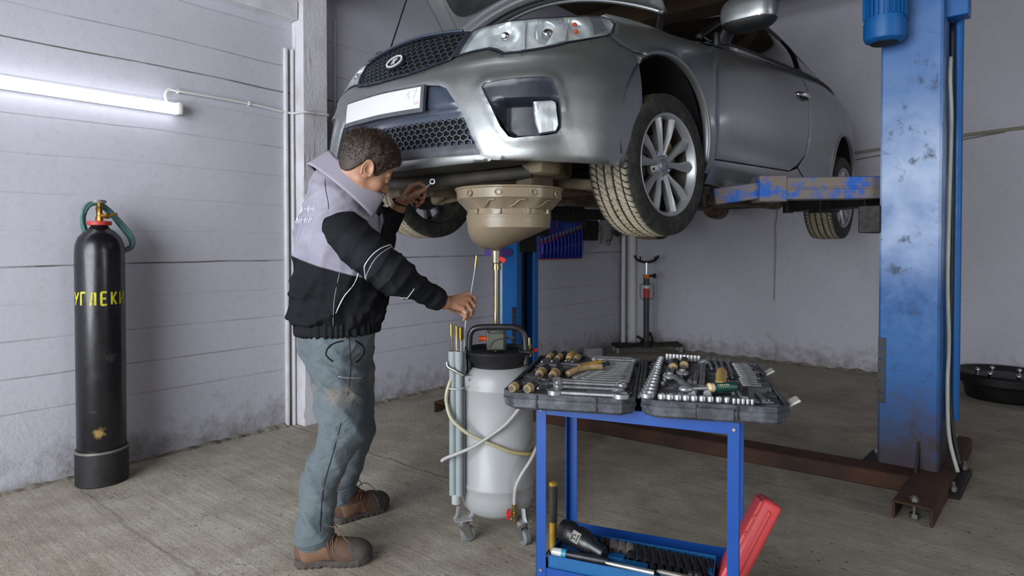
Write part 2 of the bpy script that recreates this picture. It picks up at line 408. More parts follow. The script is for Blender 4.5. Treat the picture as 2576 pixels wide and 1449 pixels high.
# painted-over cable with clips that feeds the lamp
b = MB(); P = catmull([rm(-5.055, .02, 1.985), rm(-5.06, .02, 2.03), rm(-5.035, .02, 2.062), rm(-4.99, .02, 2.06), rm(-4.57, .016, 2.059), rm(-4.33, .02, 2.045), rm(-4.285, .06, 2.04), rm(-4.27, .14, 2.04), rm(-4.17, .142, 2.045), rm(-4.08, .135, 2.05), rm(-4.06, .03, 2.045), rm(-3.7, .012, 2.04), rm(-3.0, .012, 2.05)], 8)
b.tube(P, .0075, 8); lc = tag(b.build('cable', M_pipe, None, 180), 'white painted cable clipped to the wall from the tube lamp to the timber pillar', 'cable')
for u in (-4.99, -4.57, -4.33):
    b = MB(); b.box(rm(u, .012, 2.06), (.014, .026, .024), MR, .003); b.build('clip', M_pipe, lc)
b = MB(); P = catmull([rm(-.02, 2.2, 2.0), rm(-.02, 2.9, 2.065), rm(-.02, 3.3, 2.10), rm(-.02, 3.7, 2.12), rm(-.02, 5, 2.17), rm(-.02, 8.1, 2.25)], 8); b.tube(P, .013, 8)
tag(b.build('cable', mat('yellowed_cable', '8f8c78', .6), None, 180), 'slack yellowish cable strung across the back wall behind the right lift post', 'cable')
b = MB(); P = catmull([rm(-.012, 2.2, 1.93), rm(-.012, 2.9, 2.02), rm(-.012, 3.3, 2.07), rm(-.012, 3.55, 2.10)], 8); b.tube(P, .005, 6)
tag(b.build('cable', mat('thin_grey_wire', '77746a', .6), None, 180), 'thin grey wire just below the yellowish cable on the back wall', 'cable')
b = MB(); P = catmull([rm(-.012, 1.76, 1.95), rm(-.012, 1.762, 1.5), rm(-.012, 1.745, 1.35), rm(-.012, 1.752, 1.2), rm(-.012, 1.74, .62)], 8); b.tube(P, .0035, 6)
tag(b.build('cable', bpy.data.materials['thin_grey_wire'], None, 180), 'thin wire hanging down the middle of the back wall below the car', 'cable')
# ---------------------------------------------------------------- gas cylinder
def gas_cylinder():
    c = (-2.065, 3.15, 0)
    t_ = empty('gas_cylinder', c, label='tall black gas cylinder with yellow stencilled letters standing by the left wall', cat='gas cylinder')
    m = NT('chipped_black_paint'); n = m.noise(9, 6, .7); x, y, z = m.sep()
    col = m.mix(m.ramp01(n, .62, .68, 0, .6), lin('0f0e13'), lin('3a3532'))
    d = m.n('ShaderNodeVectorMath', {0: m.co, 1: (.06, -.115, .265)}, operation='DISTANCE').outputs['Value']
    blot = m.ramp01(m.math('ADD', d, m.math('MULTIPLY', m.noise(40, 4), .05)), .05, .065, 1, 0); col = m.mix(blot, col, lin('8f7544'))
    m.set(Base_Color=col, Roughness=m.ramp01(n, .3, .7, .22, .42), Coat_Weight=.12); m.bump(m.noise(14, 4), .15, .004)
    b = MB(); b.lathe([(.05, .10), (.100, .09), (.107, .11), (.108, 1.15), (.104, 1.19), (.092, 1.225), (.07, 1.252), (.045, 1.27), (.036, 1.285), (.034, 1.30)], seg=48, cap=(True, True)); b.build('body', m.m, t_)
    b = MB(); b.lathe([(.112, .0), (.116, .005), (.116, .165), (.110, .172), (.107, .168), (.105, .0)], seg=48, cap=(False, False)); b.build('foot_ring', mat('scuffed_foot_ring', '1c1b1d', .55, var=.3, vs=12, bump=.4, bs=40), t_)
    b = MB(); b.lathe([(.1175, .163), (.1175, .172), (.110, .174)], seg=48, cap=(False, False)); b.build('rim_line', mat('bare_rim_metal', '8d8a84', .4, .6), t_)
    b = MB(); b.lathe([(.035, 1.285), (.052, 1.287), (.054, 1.300), (.052, 1.306), (.030, 1.308)], seg=24); b.build('neck_ring', mat('red_paint', 'b5342a', .5), t_)
    mb_ = mat('brass', 'b08a45', .3, 1.)
    b = MB(); b.lathe([(.016, 1.30), (.018, 1.32), (.013, 1.335), (.014, 1.36), (.017, 1.37), (.011, 1.385), (.011, 1.40)], seg=8); b.cyl((0, 0, 1.335), (.055, -.01, 1.332), .010, seg=10); b.cyl((.035, -.006, 1.333), (.05, -.009, 1.332), .016, seg=6)
    b.cyl((.05, -.01, 1.332), (.085, .01, 1.345), .006, seg=8); b.build('valve', mb_, t_)
    b = MB(); b.lathe([(.009, 1.395), (.030, 1.397), (.033, 1.404), (.030, 1.412), (.009, 1.414)], seg=20); b.build('handwheel', mat('zinc_handwheel', 'b9b7b3', .35, .8), t_)
    # yellow stencil letters wrapped round the body
    st = mat('yellow_stencil_paint', 'c9c22c', .6, var=.25, vs=40)
    L = {'У': [(0, 1, .45, .42), (1, 1, .15, 0)], 'Г': [(.1, 0, .1, 1), (.1, 1, .85, 1)], 'Л': [(.15, 0, .35, 1), (.75, 0, .75, 1)], 'Е': [(.15, 0, .15, 1), (.15, 1, .85, 1), (.15, .5, .75, .5), (.15, 0, .85, 0)], 'К': [(.15, 0, .15, 1), (.3, .5, .85, 1), (.3, .5, .85, 0)], 'И': [(.1, 0, .1, 1), (.9, 0, .9, 1), (.15, .05, .85, .95)]}
    b = MB(); R_ = .1093; h0, hh, ww, gap = .895, .062, .033, .012
    a = math.radians(-128)     # angle on the body where the first letter starts
    for ch in 'УГЛЕКИ':
        for (x0, y0, x1, y1) in L[ch]:
            A = Vector((x0 * ww, y0 * hh)); B_ = Vector((x1 * ww, y1 * hh)); dd = (B_ - A).normalized(); nn = Vector((-dd.y, dd.x)) * .0048
            Q = [A - nn, B_ - nn, B_ + nn, A + nn]; n0 = len(b.bm.faces)
            vs2 = []
            for s in (0, 1):
                for tt in np.linspace(0, 1, 6):
                    q = (Q[0].lerp(Q[1], tt) if s == 0 else Q[3].lerp(Q[2], tt)); an = a + q.x / R_
                    vs2.append(b.bm.verts.new((R_ * math.cos(an), R_ * math.sin(an), h0 + q.y)))
            for i in range(5): b.bm.faces.new((vs2[i], vs2[i + 1], vs2[7 + i], vs2[6 + i]))
        a += (ww + gap) / R_
    b.build('lettering', st, t_, 180)
    # coiled green hose hung on the valve: a thing of its own
    b = MB(); P = []; sv = Vector((.836, .548, 0)); vv = Vector((-.548, .836, 0)); rg = np.random.default_rng(4); jit = rg.uniform(-1, 1, (20, 4))
    for k in range(300):
        an = k * .26 + 1.2; tn = k * .26 / (2 * math.pi); i0 = int(tn); f0 = tn - i0; jj = jit[i0] * (1 - f0) + jit[i0 + 1] * f0
        ex, ez = .135 + .014 * jj[0], .074 + .012 * jj[1]; tl = math.radians(-52 + 4 * jj[2]); X = ex * math.cos(an); Z = ez * math.sin(an) + .03 * math.cos(an) ** 2
        P.append(sv * (.022 + X * math.cos(tl) - Z * math.sin(tl)) + vv * (.052 + .012 * jj[3] - .035 * math.exp(-((an % (2 * math.pi)) - 3.4) ** 2)) + Vector((0, 0, 1.262 + X * math.sin(tl) + Z * math.cos(tl))))
    b.tube(P, .0072, 8); h = b.build('hose', mat('green_rubber_hose', '4a7470', .45), None, 180); h.location = c
    tag(h, 'coiled grey-green rubber hose hung over the valve of the black gas cylinder', 'hose')
gas_cylinder()
# ---------------------------------------------------------------- two-post lift
CD = Vector((math.sin(math.radians(42)), math.cos(math.radians(42)), 0)); LD = Vector((math.cos(math.radians(42)), -math.sin(math.radians(42)), 0))
def blue_paint(name, worn, zr=None, c='044c8c'):
    t = NT(name); x, y, z = t.sep(); col = t.mix(t.ramp01(t.noise(3, 4), .3, .7), lin(c), lin('0c5894'))
    n = t.noise(11, 8, .72); n2 = t.noise(3.1, 5, .6)
    if worn:
        band = t.math('MULTIPLY', t.ramp01(z, .95, 1.25), t.ramp01(z, 1.6, 1.95, 1, .22))
        pale = t.math('MULTIPLY', band, t.ramp01(t.math('ADD', n2, t.math('MULTIPLY', n, .4)), .45, .85)); col = t.mix(t.math('MULTIPLY', pale, .85), col, lin('a9b8d4'))
        scr = t.math('MULTIPLY', t.ramp01(n, .56, .66), t.ramp01(n2, .30, .5)); col = t.mix(t.math('MULTIPLY', scr, .8), col, lin('2b3742'))
        rust = t.math('MULTIPLY', t.ramp01(t.math('ADD', z, t.math('MULTIPLY', n, .9)), .60, .98, 1, 0), .92); col = t.mix(rust, col, lin('35261e'))
    t.set(Base_Color=col, Roughness=t.ramp01(n, .3, .7, .33, .6), Specular_IOR_Level=.4); t.bump(n, .15, .003); return t.m
M_bworn = blue_paint('worn_blue_lift_paint', True); M_blue = blue_paint('blue_lift_paint', False)
M_rust = mat('rusty_steel', '4d3022', .8, .3, var=.3, vs=5, bump=.6, bs=60, col2='2b211b')
M_grime = mat('greasy_dark_steel', '26211e', .6, .4, var=.3, vs=12, bump=.4, bs=80)
M_blk = mat('black_plastic', '17171a', .45, var=.1)
M_zinc = mat('zinc_bolt', 'a9a7a2', .35, .9)
M_armb = NT('chipped_blue_and_rust'); _n = M_armb.noise(9, 7, .7)
M_armb.set(Base_Color=M_armb.mix(M_armb.ramp01(_n, .42, .52), lin('1a56a8'), lin('6f655c')), Roughness=.55, Metallic=.2); M_armb.bump(_n, .3, .004); M_armb = M_armb.m
def lift_post(c, side, dep, label):
    # side: +1 near right post (channel opens towards the car), -1 far post. Local frame: x along the car, y across towards the car, z up
    inward = -LD * side
    R = Matrix((CD, inward, Vector((0, 0, 1)))).transposed()
    t_ = empty('lift_post', c, label=label, cat='car lift')
    H_ = 3.25 if side > 0 else 2.72; W_ = .26; m = M_bworn if side > 0 else M_blue
    def B(cx, cy, cz, sx, sy, sz, bb, bev=.004): bb.box(R @ Vector((cx, cy, cz)), (sx, sy, sz), R, bev)
    b = MB(); th = .012
    B(0, -dep / 2, H_ / 2 + .02, W_, th, H_, b); B(-W_ / 2, 0, H_ / 2 + .02, th, dep, H_, b); B(W_ / 2, 0, H_ / 2 + .02, th, dep, H_, b)
    B(-W_ / 2 + .03, dep / 2, H_ / 2 + .02, .06, th, H_, b); B(W_ / 2 - .03, dep / 2, H_ / 2 + .02, .06, th, H_, b)
    b.build('column', m, t_)
    b = MB(); B(0, 0, .015, .44, .46, .03, b)
    for sx in (-1, 1): b.prism([(0, 0), (.11, 0), (0, .2)], -.006, .006, Matrix.Translation(R @ Vector((sx * .13, -.05, .03))) @ R.to_4x4() @ Matrix.Rotation(math.pi / 2, 4, 'X') @ Matrix.Scale(sx, 4, (1, 0, 0)))
    b.build('base_plate', M_grime, t_)
    for sx in (-1, 1):
        for sy in (-1, 1):
            b = MB(); p = R @ Vector((sx * .19, sy * .2, .03)); b.cyl(p, p + Vector((0, 0, .018)), .016, seg=6); b.cyl(p, p + Vector((0, 0, .04)), .008, seg=10); b.build('anchor_bolt', M_zinc, t_)
    # foot channel under the post, open at its ends
    b = MB(); L_ = 1.30 if side > 0 else 1.46; wd = .14; yo = -.11 if side > 0 else -.07
    B(0, yo, .078, L_, wd, .01, b, .002); B(0, yo - wd / 2, .04, L_, .01, .076, b, .002); B(0, yo + wd / 2, .04, L_, .01, .076, b, .002)
    f = b.build('foot_channel', M_rust, t_)
    for s in (-1, 1):
        b = MB(); p = R @ Vector((s * (L_ / 2 - .05), yo, .0)); b.cyl(p + Vector((0, 0, .01)), p + Vector((0, 0, .105)), .007, seg=10); b.cyl(p + Vector((0, 0, .083)), p + Vector((0, 0, .098)), .018, seg=6); b.cyl(p + Vector((0, 0, .01)), p + Vector((0, 0, .03)), .02, seg=6); b.build('levelling_bolt', M_zinc, f)
    b = MB(); b.cyl(R @ Vector((.02, .02, .2)), R @ Vector((.02, .02, H_ - .03)), .024, seg=12); b.build('lead_screw', M_grime, t_)
    b = MB(); B(0, .03, 1.5, .2, dep * .8, .75, b); B(0, dep / 2 + .05, 1.32, .3, .10, .14, b); b.build('carriage', M_grime, t_)
    b = MB()
    for k in range(6): B(-W_ / 2 - .006, dep / 2 - .012, .41 + k * .056, .012, .034, .052, b, .001)
    b.build('rubber_guard', M_blk, t_)
    return t_, R
pr, RR = lift_post((2.06, 3.22, 0), 1, .25, 'scuffed blue lift post with pale worn paint at the right of the car')
pl, RL_ = lift_post((.045, 4.86, 0), -1, .19, 'blue lift post behind the oil drainer on the far side of the car')
def LB(R, cx, cy, cz, sx, sy, sz, bb, bev=.004): bb.box(R @ Vector((cx, cy, cz)), (sx, sy, sz), R, bev)
# gear head and motor on the near post
b = MB(); LB(RR, -.02, .01, 2.66, .27, .28, .5, b, .02); LB(RR, .0, -.10, 2.35, .1, .24, .1, b); b.build('drive_housing', M_blue, pr)
mo = empty('lift_motor', tuple(RR @ Vector((-.265, .09, 2.36)))); mo.parent = pr
b = MB(); b.lathe([(.03, -.19), (.062, -.188), (.085, -.175), (.092, -.155), (.092, -.09), (.083, -.088), (.083, .20)], seg=32); b.build('casing', M_blue, mo)
b = MB()
for k in range(26):
    a = k / 26 * 2 * math.pi; b.box((.087 * math.cos(a), .087 * math.sin(a), .04), (.018, .004, .22), Matrix.Rotation(a, 3, 'Z'))
b.build('cooling_fins', M_blue, mo, 0)
b = MB(); b.lathe([(.0, -.198), (.02, -.198), (.06, -.1915), (.062, -.189)], seg=24, cap=(False, False)); b.build('fan_grille', M_grime, mo)
b = MB(); b.box((-.045, -.075, .12), (.10, .05, .10), Matrix.Rotation(.7, 3, 'Z'), .012, 2); b.build('terminal_box', M_blue, mo)
# cables on the near post
Pp = Vector((2.06, 3.22, 0))
def pp(x, y, z): return Pp + RR @ Vector((x, y, z))
b = MB(); b.tube(catmull([pp(-.22, .06, 2.5), pp(-.20, .02, 2.58), pp(-.17, -.08, 2.56), pp(-.15, -.16, 2.50), pp(-.14, -.18, 2.42), pp(-.10, -.17, 2.40)], 8), .012, 8)
tag(b.build('cable', M_pipe, None, 180), 'white cable looping from the motor over the top of the right lift post', 'cable')
b = MB(); b.tube(catmull([pp(.02, -.142, 2.12), pp(-.02, -.146, 2.0), pp(.0, -.15, 1.84), pp(.03, -.146, 1.7), pp(.0, -.146, 1.4), pp(-.02, -.146, 1.0), pp(.01, -.15, .7), pp(-.02, -.15, .5), pp(-.03, -.16, .25), pp(-.05, -.2, .08)], 8), .009, 8)
tag(b.build('cable', mat('pale_pvc_cable', 'a5a59c', .5), None, 180), 'pale cable running down the outer side of the right lift post', 'cable')
b = MB(); b.tube(catmull([pp(.06, -.142, 2.3), pp(.055, -.148, 1.6), pp(.07, -.148, 1.0), pp(.05, -.15, .4), pp(.03, -.2, .08)], 8), .011, 8)
tag(b.build('cable', M_blk, None, 180), 'black cable beside the pale one down the right lift post', 'cable')
b = MB(); b.cyl(pp(.10, -.165, .3), pp(.10, -.165, 3.2), .022, seg=12)
tag(b.build('pipe', M_blue, None), 'blue vertical pipe along the outer side of the right lift post', 'pipe')
b = MB(); b.box(RL_ @ Vector((-.24, .02, 1.125)), (.20, .10, .05), RL_, .004); b.build('carriage_plate', mat('violet_plate', '6a4aa0', .45), pl)
# rusty cross beam on the floor between the posts
A0 = Vector((-.05, 4.42, 0)); A1 = Vector((1.98, 3.02, 0)); dx = (A1 - A0).normalized(); Rb = Matrix((dx, Vector((-dx.y, dx.x, 0)), Vector((0, 0, 1)))).transposed()
b = MB(); b.box((A0 + A1) / 2 + Vector((0, 0, .04)), ((A1 - A0).length, .15, .08), Rb, .006); tag(b.build('floor_beam', M_rust, None, 0), 'rusty steel beam lying on the floor between the two lift posts', 'beam')
# lift arms
def arm(post, base, tip, elbow, ztop, m):
    base = Vector(base); tip = Vector(tip); elbow = Vector(elbow)
    t_ = empty('lift_arm', tuple(base - Vector(post.location))); t_.parent = post
    f = lambda p: Vector(p) - base
    d = (elbow - base); R = frame_x(d)
    b = MB(); b.box(f((base + elbow) / 2), (d.length, .11, .115), R, .004); b.box(f((base + elbow) / 2) + Vector((0, 0, .0)), (d.length - .01, .118, .012), R, .002); b.box(f(elbow), (.14, .125, .135), R, .004); b.build('outer_tube', m, t_)
    d2 = tip - elbow; R2 = frame_x(d2)
    b = MB(); b.box(f(elbow + d2 * .42), (d2.length * .84, .08, .085), R2, .004)
    b.build('inner_tube', m, t_)
    b = MB(); b.cyl(f(tip) + Vector((0, 0, -.045)), f(tip) + Vector((0, 0, .02)), .035, seg=16); b.cyl(f(tip) + Vector((0, 0, .02)), f(tip) + Vector((0, 0, ztop - tip.z)), .014, seg=10)
    b.cyl(f(tip) + Vector((0, 0, ztop - tip.z - .02)), f(tip) + Vector((0, 0, ztop - tip.z)), .055, seg=20); b.build('lifting_pad', M_grime, t_)
    return t_
def frame_x(d): d = Vector(d).normalized(); y = Vector((0, 0, 1)).cross(d).normalized(); return Matrix((d, y, d.cross(y))).transposed()
zt = 1.49
_arm = lambda a, bb: Vector((.046, 3.369, 0)) + CD * a + LD * bb
def z3(v, z): return Vector((v.x, v.y, z))
arm(pr, (1.90, 3.30, 1.485), z3(_arm(.58, .75), 1.43), (1.345, 3.30, 1.478), zt, M_armb)
arm(pr, (1.97, 3.42, 1.455), z3(_arm(2.0, .72), 1.45), (1.96, 3.95, 1.455), zt, M_grime)
arm(pl, (.12, 4.72, 1.43), z3(_arm(.58, -.70), 1.43), (.02, 4.52, 1.43), zt, M_grime)
arm(pl, (.22, 4.88, 1.43), z3(_arm(1.95, -.70), 1.43), (.5, 5.12, 1.43), zt, M_grime)
# ---------------------------------------------------------------- car: a rearwards from the front axle, b to its left, h above its own ground
CARZ = 1.28
CAR = empty('car', (.046, 3.369, CARZ), math.radians(48), 'grey two-door car with raised bonnet held up on the blue lift', 'car')
def cl(a, b, h): return (a, -b, h)
PL = np.array([(-.895, 0), (-.885, .15), (-.866, .30), (-.832, .45), (-.78, .60), (-.69, .73), (-.56, .815), (-.38, .86), (0, .875), (.5, .885), (1.3, .885), (2.2, .89), (2.65, .89), (2.95, .88), (3.2, .835), (3.4, .71), (3.5, .50), (3.56, .25), (3.58, 0)])
def _cr(pts, n=40):
    out = []; P_ = np.vstack([[pts[1][0], -pts[1][1]], pts, [pts[-2][0], -pts[-2][1]]])
    for i in range(1, len(P_) - 2):
        for k in range(n):
            t = k / n; a, b, c, d = P_[i - 1], P_[i], P_[i + 1], P_[i + 2]
            out.append(.5 * ((2 * b) + (c - a) * t + (2 * a - 5 * b + 4 * c - d) * t * t + (3 * b - a - 3 * c + d) * t ** 3))
    out.append(P_[-2]); return np.array(out)
CV = _cr(PL); S_ = np.r_[0, np.cumsum(np.hypot(*np.diff(CV, axis=0).T))]; SMAX = S_[-1]
HF = [.12, .15, .18, .24, .34, .46, .56, .62, .68, .74, .80, .86, .95]; OF = [.16, .07, .03, .008, 0, .008, .022, .042, .07, .10, .14, .20, .36]
HS = [.12, .15, .20, .26, .34, .46, .60, .70, .76, .82, .87, .91, .95]; OS = [.20, .10, .05, .03, .014, .004, 0, .004, .012, .03, .06, .11, .19]
def dens(H, O):
    # smooth the height profiles so the panels reflect cleanly
    h = np.linspace(H[0], H[-1], 167); o = np.interp(h, H, O); k = np.hanning(19); k /= k.sum()
    e = np.concatenate([2 * o[0] - o[9:0:-1], o, 2 * o[-1] - o[-2:-11:-1]]); return h, np.convolve(e, k, 'valid')
HFd, OFd = dens(HF, OF); HSd, OSd = dens(HS, OS)
_ts = np.linspace(0, 5.3, 200); _tv = np.interp(_ts, [0, 1.9, 2.3, 3.3, 3.9, 4.3, 4.7, 5.3], [.95, .95, .98, 1.06, 1.10, 1.08, 1.03, 1.0]); _k = np.hanning(23); _k /= _k.sum()
_tv = np.convolve(np.pad(_tv, 11, mode='edge'), _k, 'valid')
def top(s): return np.interp(np.abs(s), _ts, _tv)
RF, RR_ = (0., .37, .372), (2.76, .385, .345)      # wheel arches: a, h, radius
def surf(s, h, d=0):
    s = np.asarray(s, float); h = np.asarray(h, float); sg = np.where(s < 0, -1, 1); t = np.abs(s)
    hn = np.where(h > .5, .5 + (h - .5) * .45 / (top(s) - .5), h)
    w = np.clip((t - .75) / .9, 0, 1); w = w * w * (3 - 2 * w); w2 = np.clip((t - 1.7) / .6, 0, 1) * .45 * np.clip((hn - .6) * 5, 0, 1)
    o = np.interp(hn, HFd, OFd) * (1 - w) + np.interp(hn, HSd, OSd) * w * (1 - w2)
    # character line over the bumper corner and flared wheel-arch lips
    o = o - .010 * np.exp(-((hn - .615 - .04 * t) / .018) ** 2) * np.clip((t - .25) * 4, 0, 1) * np.clip((1.0 - t) * 4, 0, 1)
    o = o + .012 * np.clip((t - 2.0) * 3, 0, 1) * np.clip((4.0 - t) * 3, 0, 1) * np.exp(-((hn - .42) / .06) ** 2)
    a = np.interp(t, S_, CV[:, 0]); b = np.interp(t, S_, CV[:, 1]); e = .01
    da = np.interp(t + e, S_, CV[:, 0]) - np.interp(np.maximum(t - e, 0), S_, CV[:, 0]); db = np.interp(t + e, S_, CV[:, 1]) - np.interp(np.maximum(t - e, 0), S_, CV[:, 1])
    l = np.hypot(da, db); na, nb = -db / l, da / l
    for (ac, hc, R) in (RF, RR_):
        rr = np.hypot(a - ac, h - hc) - R; m = np.clip(1 - np.abs(rr - .014) / .027, 0, 1); m = m * m * (3 - 2 * m)
        o = o - .015 * m * (t > .9) * np.clip((h - .18) * 12, 0, 1)
    o = o - d
    return a - na * o, (b - nb * o) * sg, h
def sideS(a):   # arc coordinate of a point on the flank
    return float(np.interp(a, CV[300:640, 0], S_[300:640]))
def inpoly(P, poly):
    poly = np.asarray(poly); x, y = P[:, 0], P[:, 1]; r = np.zeros(len(P), bool); j = len(poly) - 1
    for i in range(len(poly)):
        xi, yi = poly[i]; xj, yj = poly[j]
        c = ((yi > y) != (yj > y)) & (x < (xj - xi) * (y - yi) / (yj - yi + 1e-12) + xi); r ^= c; j = i
    return r
def pdist(P, poly):
    poly = np.asarray(poly, float); d = np.full(len(P), 1e9); n = len(poly)
    for i in range(n):
        a, b = poly[i], poly[(i + 1) % n]; ab = b - a; t = np.clip(((P - a) @ ab) / (ab @ ab + 1e-12), 0, 1)
        d = np.minimum(d, np.linalg.norm(P - a - t[:, None] * ab, axis=1))
    return d
def dense(poly, st=.02):
    out = []; n = len(poly)
    for i in range(n):
        a, b = np.array(poly[i], float), np.array(poly[(i + 1) % n], float); k = max(1, int(np.ceil(np.linalg.norm(b - a) / st)))
        for j in range(k): out.append(a + (b - a) * j / k)
    return np.array(out)
def smooth_poly(poly, n=4): return [(p.x, p.y) for p in catmull([(x, y, 0) for x, y in poly], n, True)]
def outer_wide(lo, hi): return lo[0] < -1 and hi[0] > 1
def panel(name, outer, mats, parent, holes=(), st=.02, d=0., edge=.0035, skirt=.022, fn=None, rims=(), mir=False, smooth=60):
    # a sheet-metal panel on the body surface: outline and openings given in (s, h)
    if mir: outer = [(-x, y) for x, y in outer]; holes = [[(-x, y) for x, y in h] for h in holes]; rims = [([(-x, y) for x, y in r[0]],) + r[1:] for r in rims]
    loops = [dense(outer, st)] + [dense(h, st) for h in holes]; allp = []; E = []
    for L in loops:
        k = len(allp); allp += list(L); E += [(k + i, k + (i + 1) % len(L)) for i in range(len(L))]
    lo = loops[0].min(0); hi = loops[0].max(0)
    gx, gy = np.meshgrid(np.arange(lo[0], hi[0], st), np.arange(lo[1], hi[1], st * .8), indexing='ij'); G = np.stack([gx.ravel() + 1e-4, gy.ravel() + 1e-4], 1)
    ring = []
    for A in (RF, RR_):       # rows of points along the flared wheel-arch lips
        for g_ in (1, -1):
            sc = g_ * sideS(A[0])
            if sc < lo[0] - .5 or sc > hi[0] + .5: continue
            G = G[~((np.abs(np.hypot(G[:, 0] - sc, G[:, 1] - A[1]) - A[2] - .032) < .040))]
            th = np.linspace(-.35, math.pi + .35, 120)
            for k_ in (.007, .014, .021, .028, .035, .042, .055):
                rr_ = A[2] + k_; ring.append(np.stack([g_ * np.array([sideS(A[0] + rr_ * math.cos(q)) for q in th]), A[1] + rr_ * np.sin(th)], 1))
    if ring: G = np.concatenate([G] + ring)
    ok = inpoly(G, loops[0]) & (pdist(G, loops[0]) > min(st * .45, .006))
    for L in loops[1:]: ok &= ~inpoly(G, L) & (pdist(G, L) > min(st * .45, .006))
    allp += list(G[ok])
    # an extra row just inside every edge lets the rim roll over
    r = geometry.delaunay_2d_cdt([Vector((float(p[0]), float(p[1]))) for p in allp], E, [], 0, 1e-6)
    V = np.array([(v.x, v.y) for v in r[0]]); Fc = [tuple(f) for f in r[2]]
    cen = np.array([V[list(f)].mean(0) for f in Fc]); ok = inpoly(cen, loops[0])
    for L in loops[1:]: ok &= ~inpoly(cen, L)
    Fc = [f for f, k in zip(Fc, ok) if k]
    dd = pdist(V, loops[0])
    for L in loops[1:]: dd = np.minimum(dd, pdist(V, L))
    off = d - edge * np.clip(1 - dd / (st * .6), 0, 1) ** 2
    for rp, amt, wd in rims:
        rd = pdist(V, dense(rp, st)); off = off + amt * np.clip(1 - rd / wd, 0, 1) ** .7
    if fn is not None: off = off + fn(V[:, 0], V[:, 1])
    a, b_, h = surf(V[:, 0], V[:, 1], off)
    P = [cl(*q) for q in zip(a, b_, h)]
    cnt = {}
    for f in Fc:
        for i in range(len(f)): e = (f[i], f[(i + 1) % len(f)]); cnt[e] = 1
    bd = [e for e in cnt if (e[1], e[0]) not in cnt]
    a2, b2, h2 = surf(V[:, 0], V[:, 1], off - skirt); m = {}
    for e in bd:
        for i in e:
            if i not in m: m[i] = len(P); P.append(cl(a2[i], b2[i], h2[i]))
    Fc += [(e[1], e[0], m[e[0]], m[e[1]]) for e in bd]
    if mir or True:
        # keep the faces turned outwards
        pass
    me_o = raw(name, P, Fc, mats, parent, smooth)
    bm = bmesh.new(); bm.from_mesh(me_o.data)
    c = Vector(cl(1.3, 0, .5)); f = max(bm.faces, key=lambda f: f.calc_area())
    # orientation test on the (s,h) sheet: count normals facing away from the car's middle line
    sc = sum((1 if f.normal.dot(f.calc_center_median() - Vector((min(max(f.calc_center_median().x, 0), 2.6), 0, .5))) > 0 else -1) * f.calc_area() for f in bm.faces if f.index < len(Fc) - len(bd))
    if sc < 0: bmesh.ops.reverse_faces(bm, faces=bm.faces); bm.to_mesh(me_o.data)
    bm.free(); me_o.data.set_sharp_from_angle(angle=math.radians(smooth))
    return me_o
def sheet(name, poly, mats, parent, d, st=.02, mir=False, fn=None, smooth=60): return panel(name, poly, mats, parent, (), st, d, 0, .004, fn, (), mir, smooth)
# paints
t = NT('grey_metallic_paint'); fl = t.noise(900, 2); dust = t.noise(6, 6, .7); x, y, z = t.sep()
col = t.mix(t.math('MULTIPLY', t.ramp01(dust, .45, .75), .22), t.mix(t.ramp01(fl, .35, .65), lin('7c7f80'), lin('969999')), lin('8f8b80'))
dl = t.math('MULTIPLY', t.ramp01(z, .2, .34, 1, 0), t.ramp01(t.noise(20, 6, .7), .35, .7)); col = t.mix(t.math('MULTIPLY', dl, .5), col, lin('6b6558'))
t.set(Base_Color=col, Metallic=.82, Roughness=t.ramp01(dust, .3, .75, .34, .46), Coat_Weight=.3, Coat_Roughness=.10); M_paint = t.m
M_trim = mat('dark_bumper_plastic', '262a33', .38, var=.1, vs=9, bump=.05, bs=400); M_gloss = mat('satin_slate_plastic', '3a4150', .22, var=.08)
M_gr = mat('grille_plastic', '3b4046', .4, var=.1); M_hole = mat('engine_bay_black', '07070a', .8, var=.1)
M_lipg = mat('dusty_grey_valance', '4a4d54', .5, var=.2, vs=14, bump=.1); M_seal = mat('black_rubber', '0c0c0e', .55, var=.1)
M_chrome = mat('chrome', 'd5d6d8', .12, 1., var=.03); M_refl = mat('lamp_reflector', 'cfd2d6', .14, 1., var=.05)
t = NT('chrome_lamp_bowl'); n = t.noise(14, 3); t.set(Base_Color=t.mix(t.ramp01(n, .4, .6), lin('e6e8e8'), lin('c2c6c7')), Metallic=.35, Roughness=.25); M_bowl = t.m
def glassm(name, col, rough=.02, trans=1., ior=1.45):
    t = NT(name); t.set(Base_Color=lin(col), Roughness=rough, Transmission_Weight=trans, IOR=ior); return t.m
M_lens = glassm('clear_lens', 'eef2f4', .04, 1., 1.12); M_amber = mat('amber_bulb', 'd0501c', .3)
HL = [(.395, .783), (.43, .797), (.51, .805), (.70, .812), (.865, .822), (.99, .838), (1.10, .857), (1.20, .872), (1.235, .864), (1.235, .842), (1.19, .797), (1.135, .766), (1.06, .743), (.9, .702), (.835, .683), (.75, .664), (.66, .650), (.595, .649), (.555, .672), (.515, .685), (.44, .682), (.355, .671), (.372, .72)]
FOG = [(.515, .520), (.53, .534), (.60, .540), (.70, .545), (.775, .546), (.805, .537), (.820, .505), (.829, .45), (.834, .39), (.832, .352), (.815, .330), (.775, .322), (.70, .317), (.655, .313), (.632, .320), (.60, .36), (.56, .44), (.525, .5)]
GR = [(0, .822), (.12, .820), (.25, .806), (.385, .784), (.372, .735), (.352, .680), (.33, .658), (.215, .640), (.1, .630), (0, .627)]; GRf = GR + [(-x, y) for x, y in GR[-2:0:-1]]
INT = [(0, .567), (.24, .562), (.31, .551), (.345, .535), (.41, .455), (.44, .405), (.475, .335), (.495, .29), (.507, .262), (.3, .262), (0, .262)]; INTf = INT + [(-x, y) for x, y in INT[-2:0:-1]]
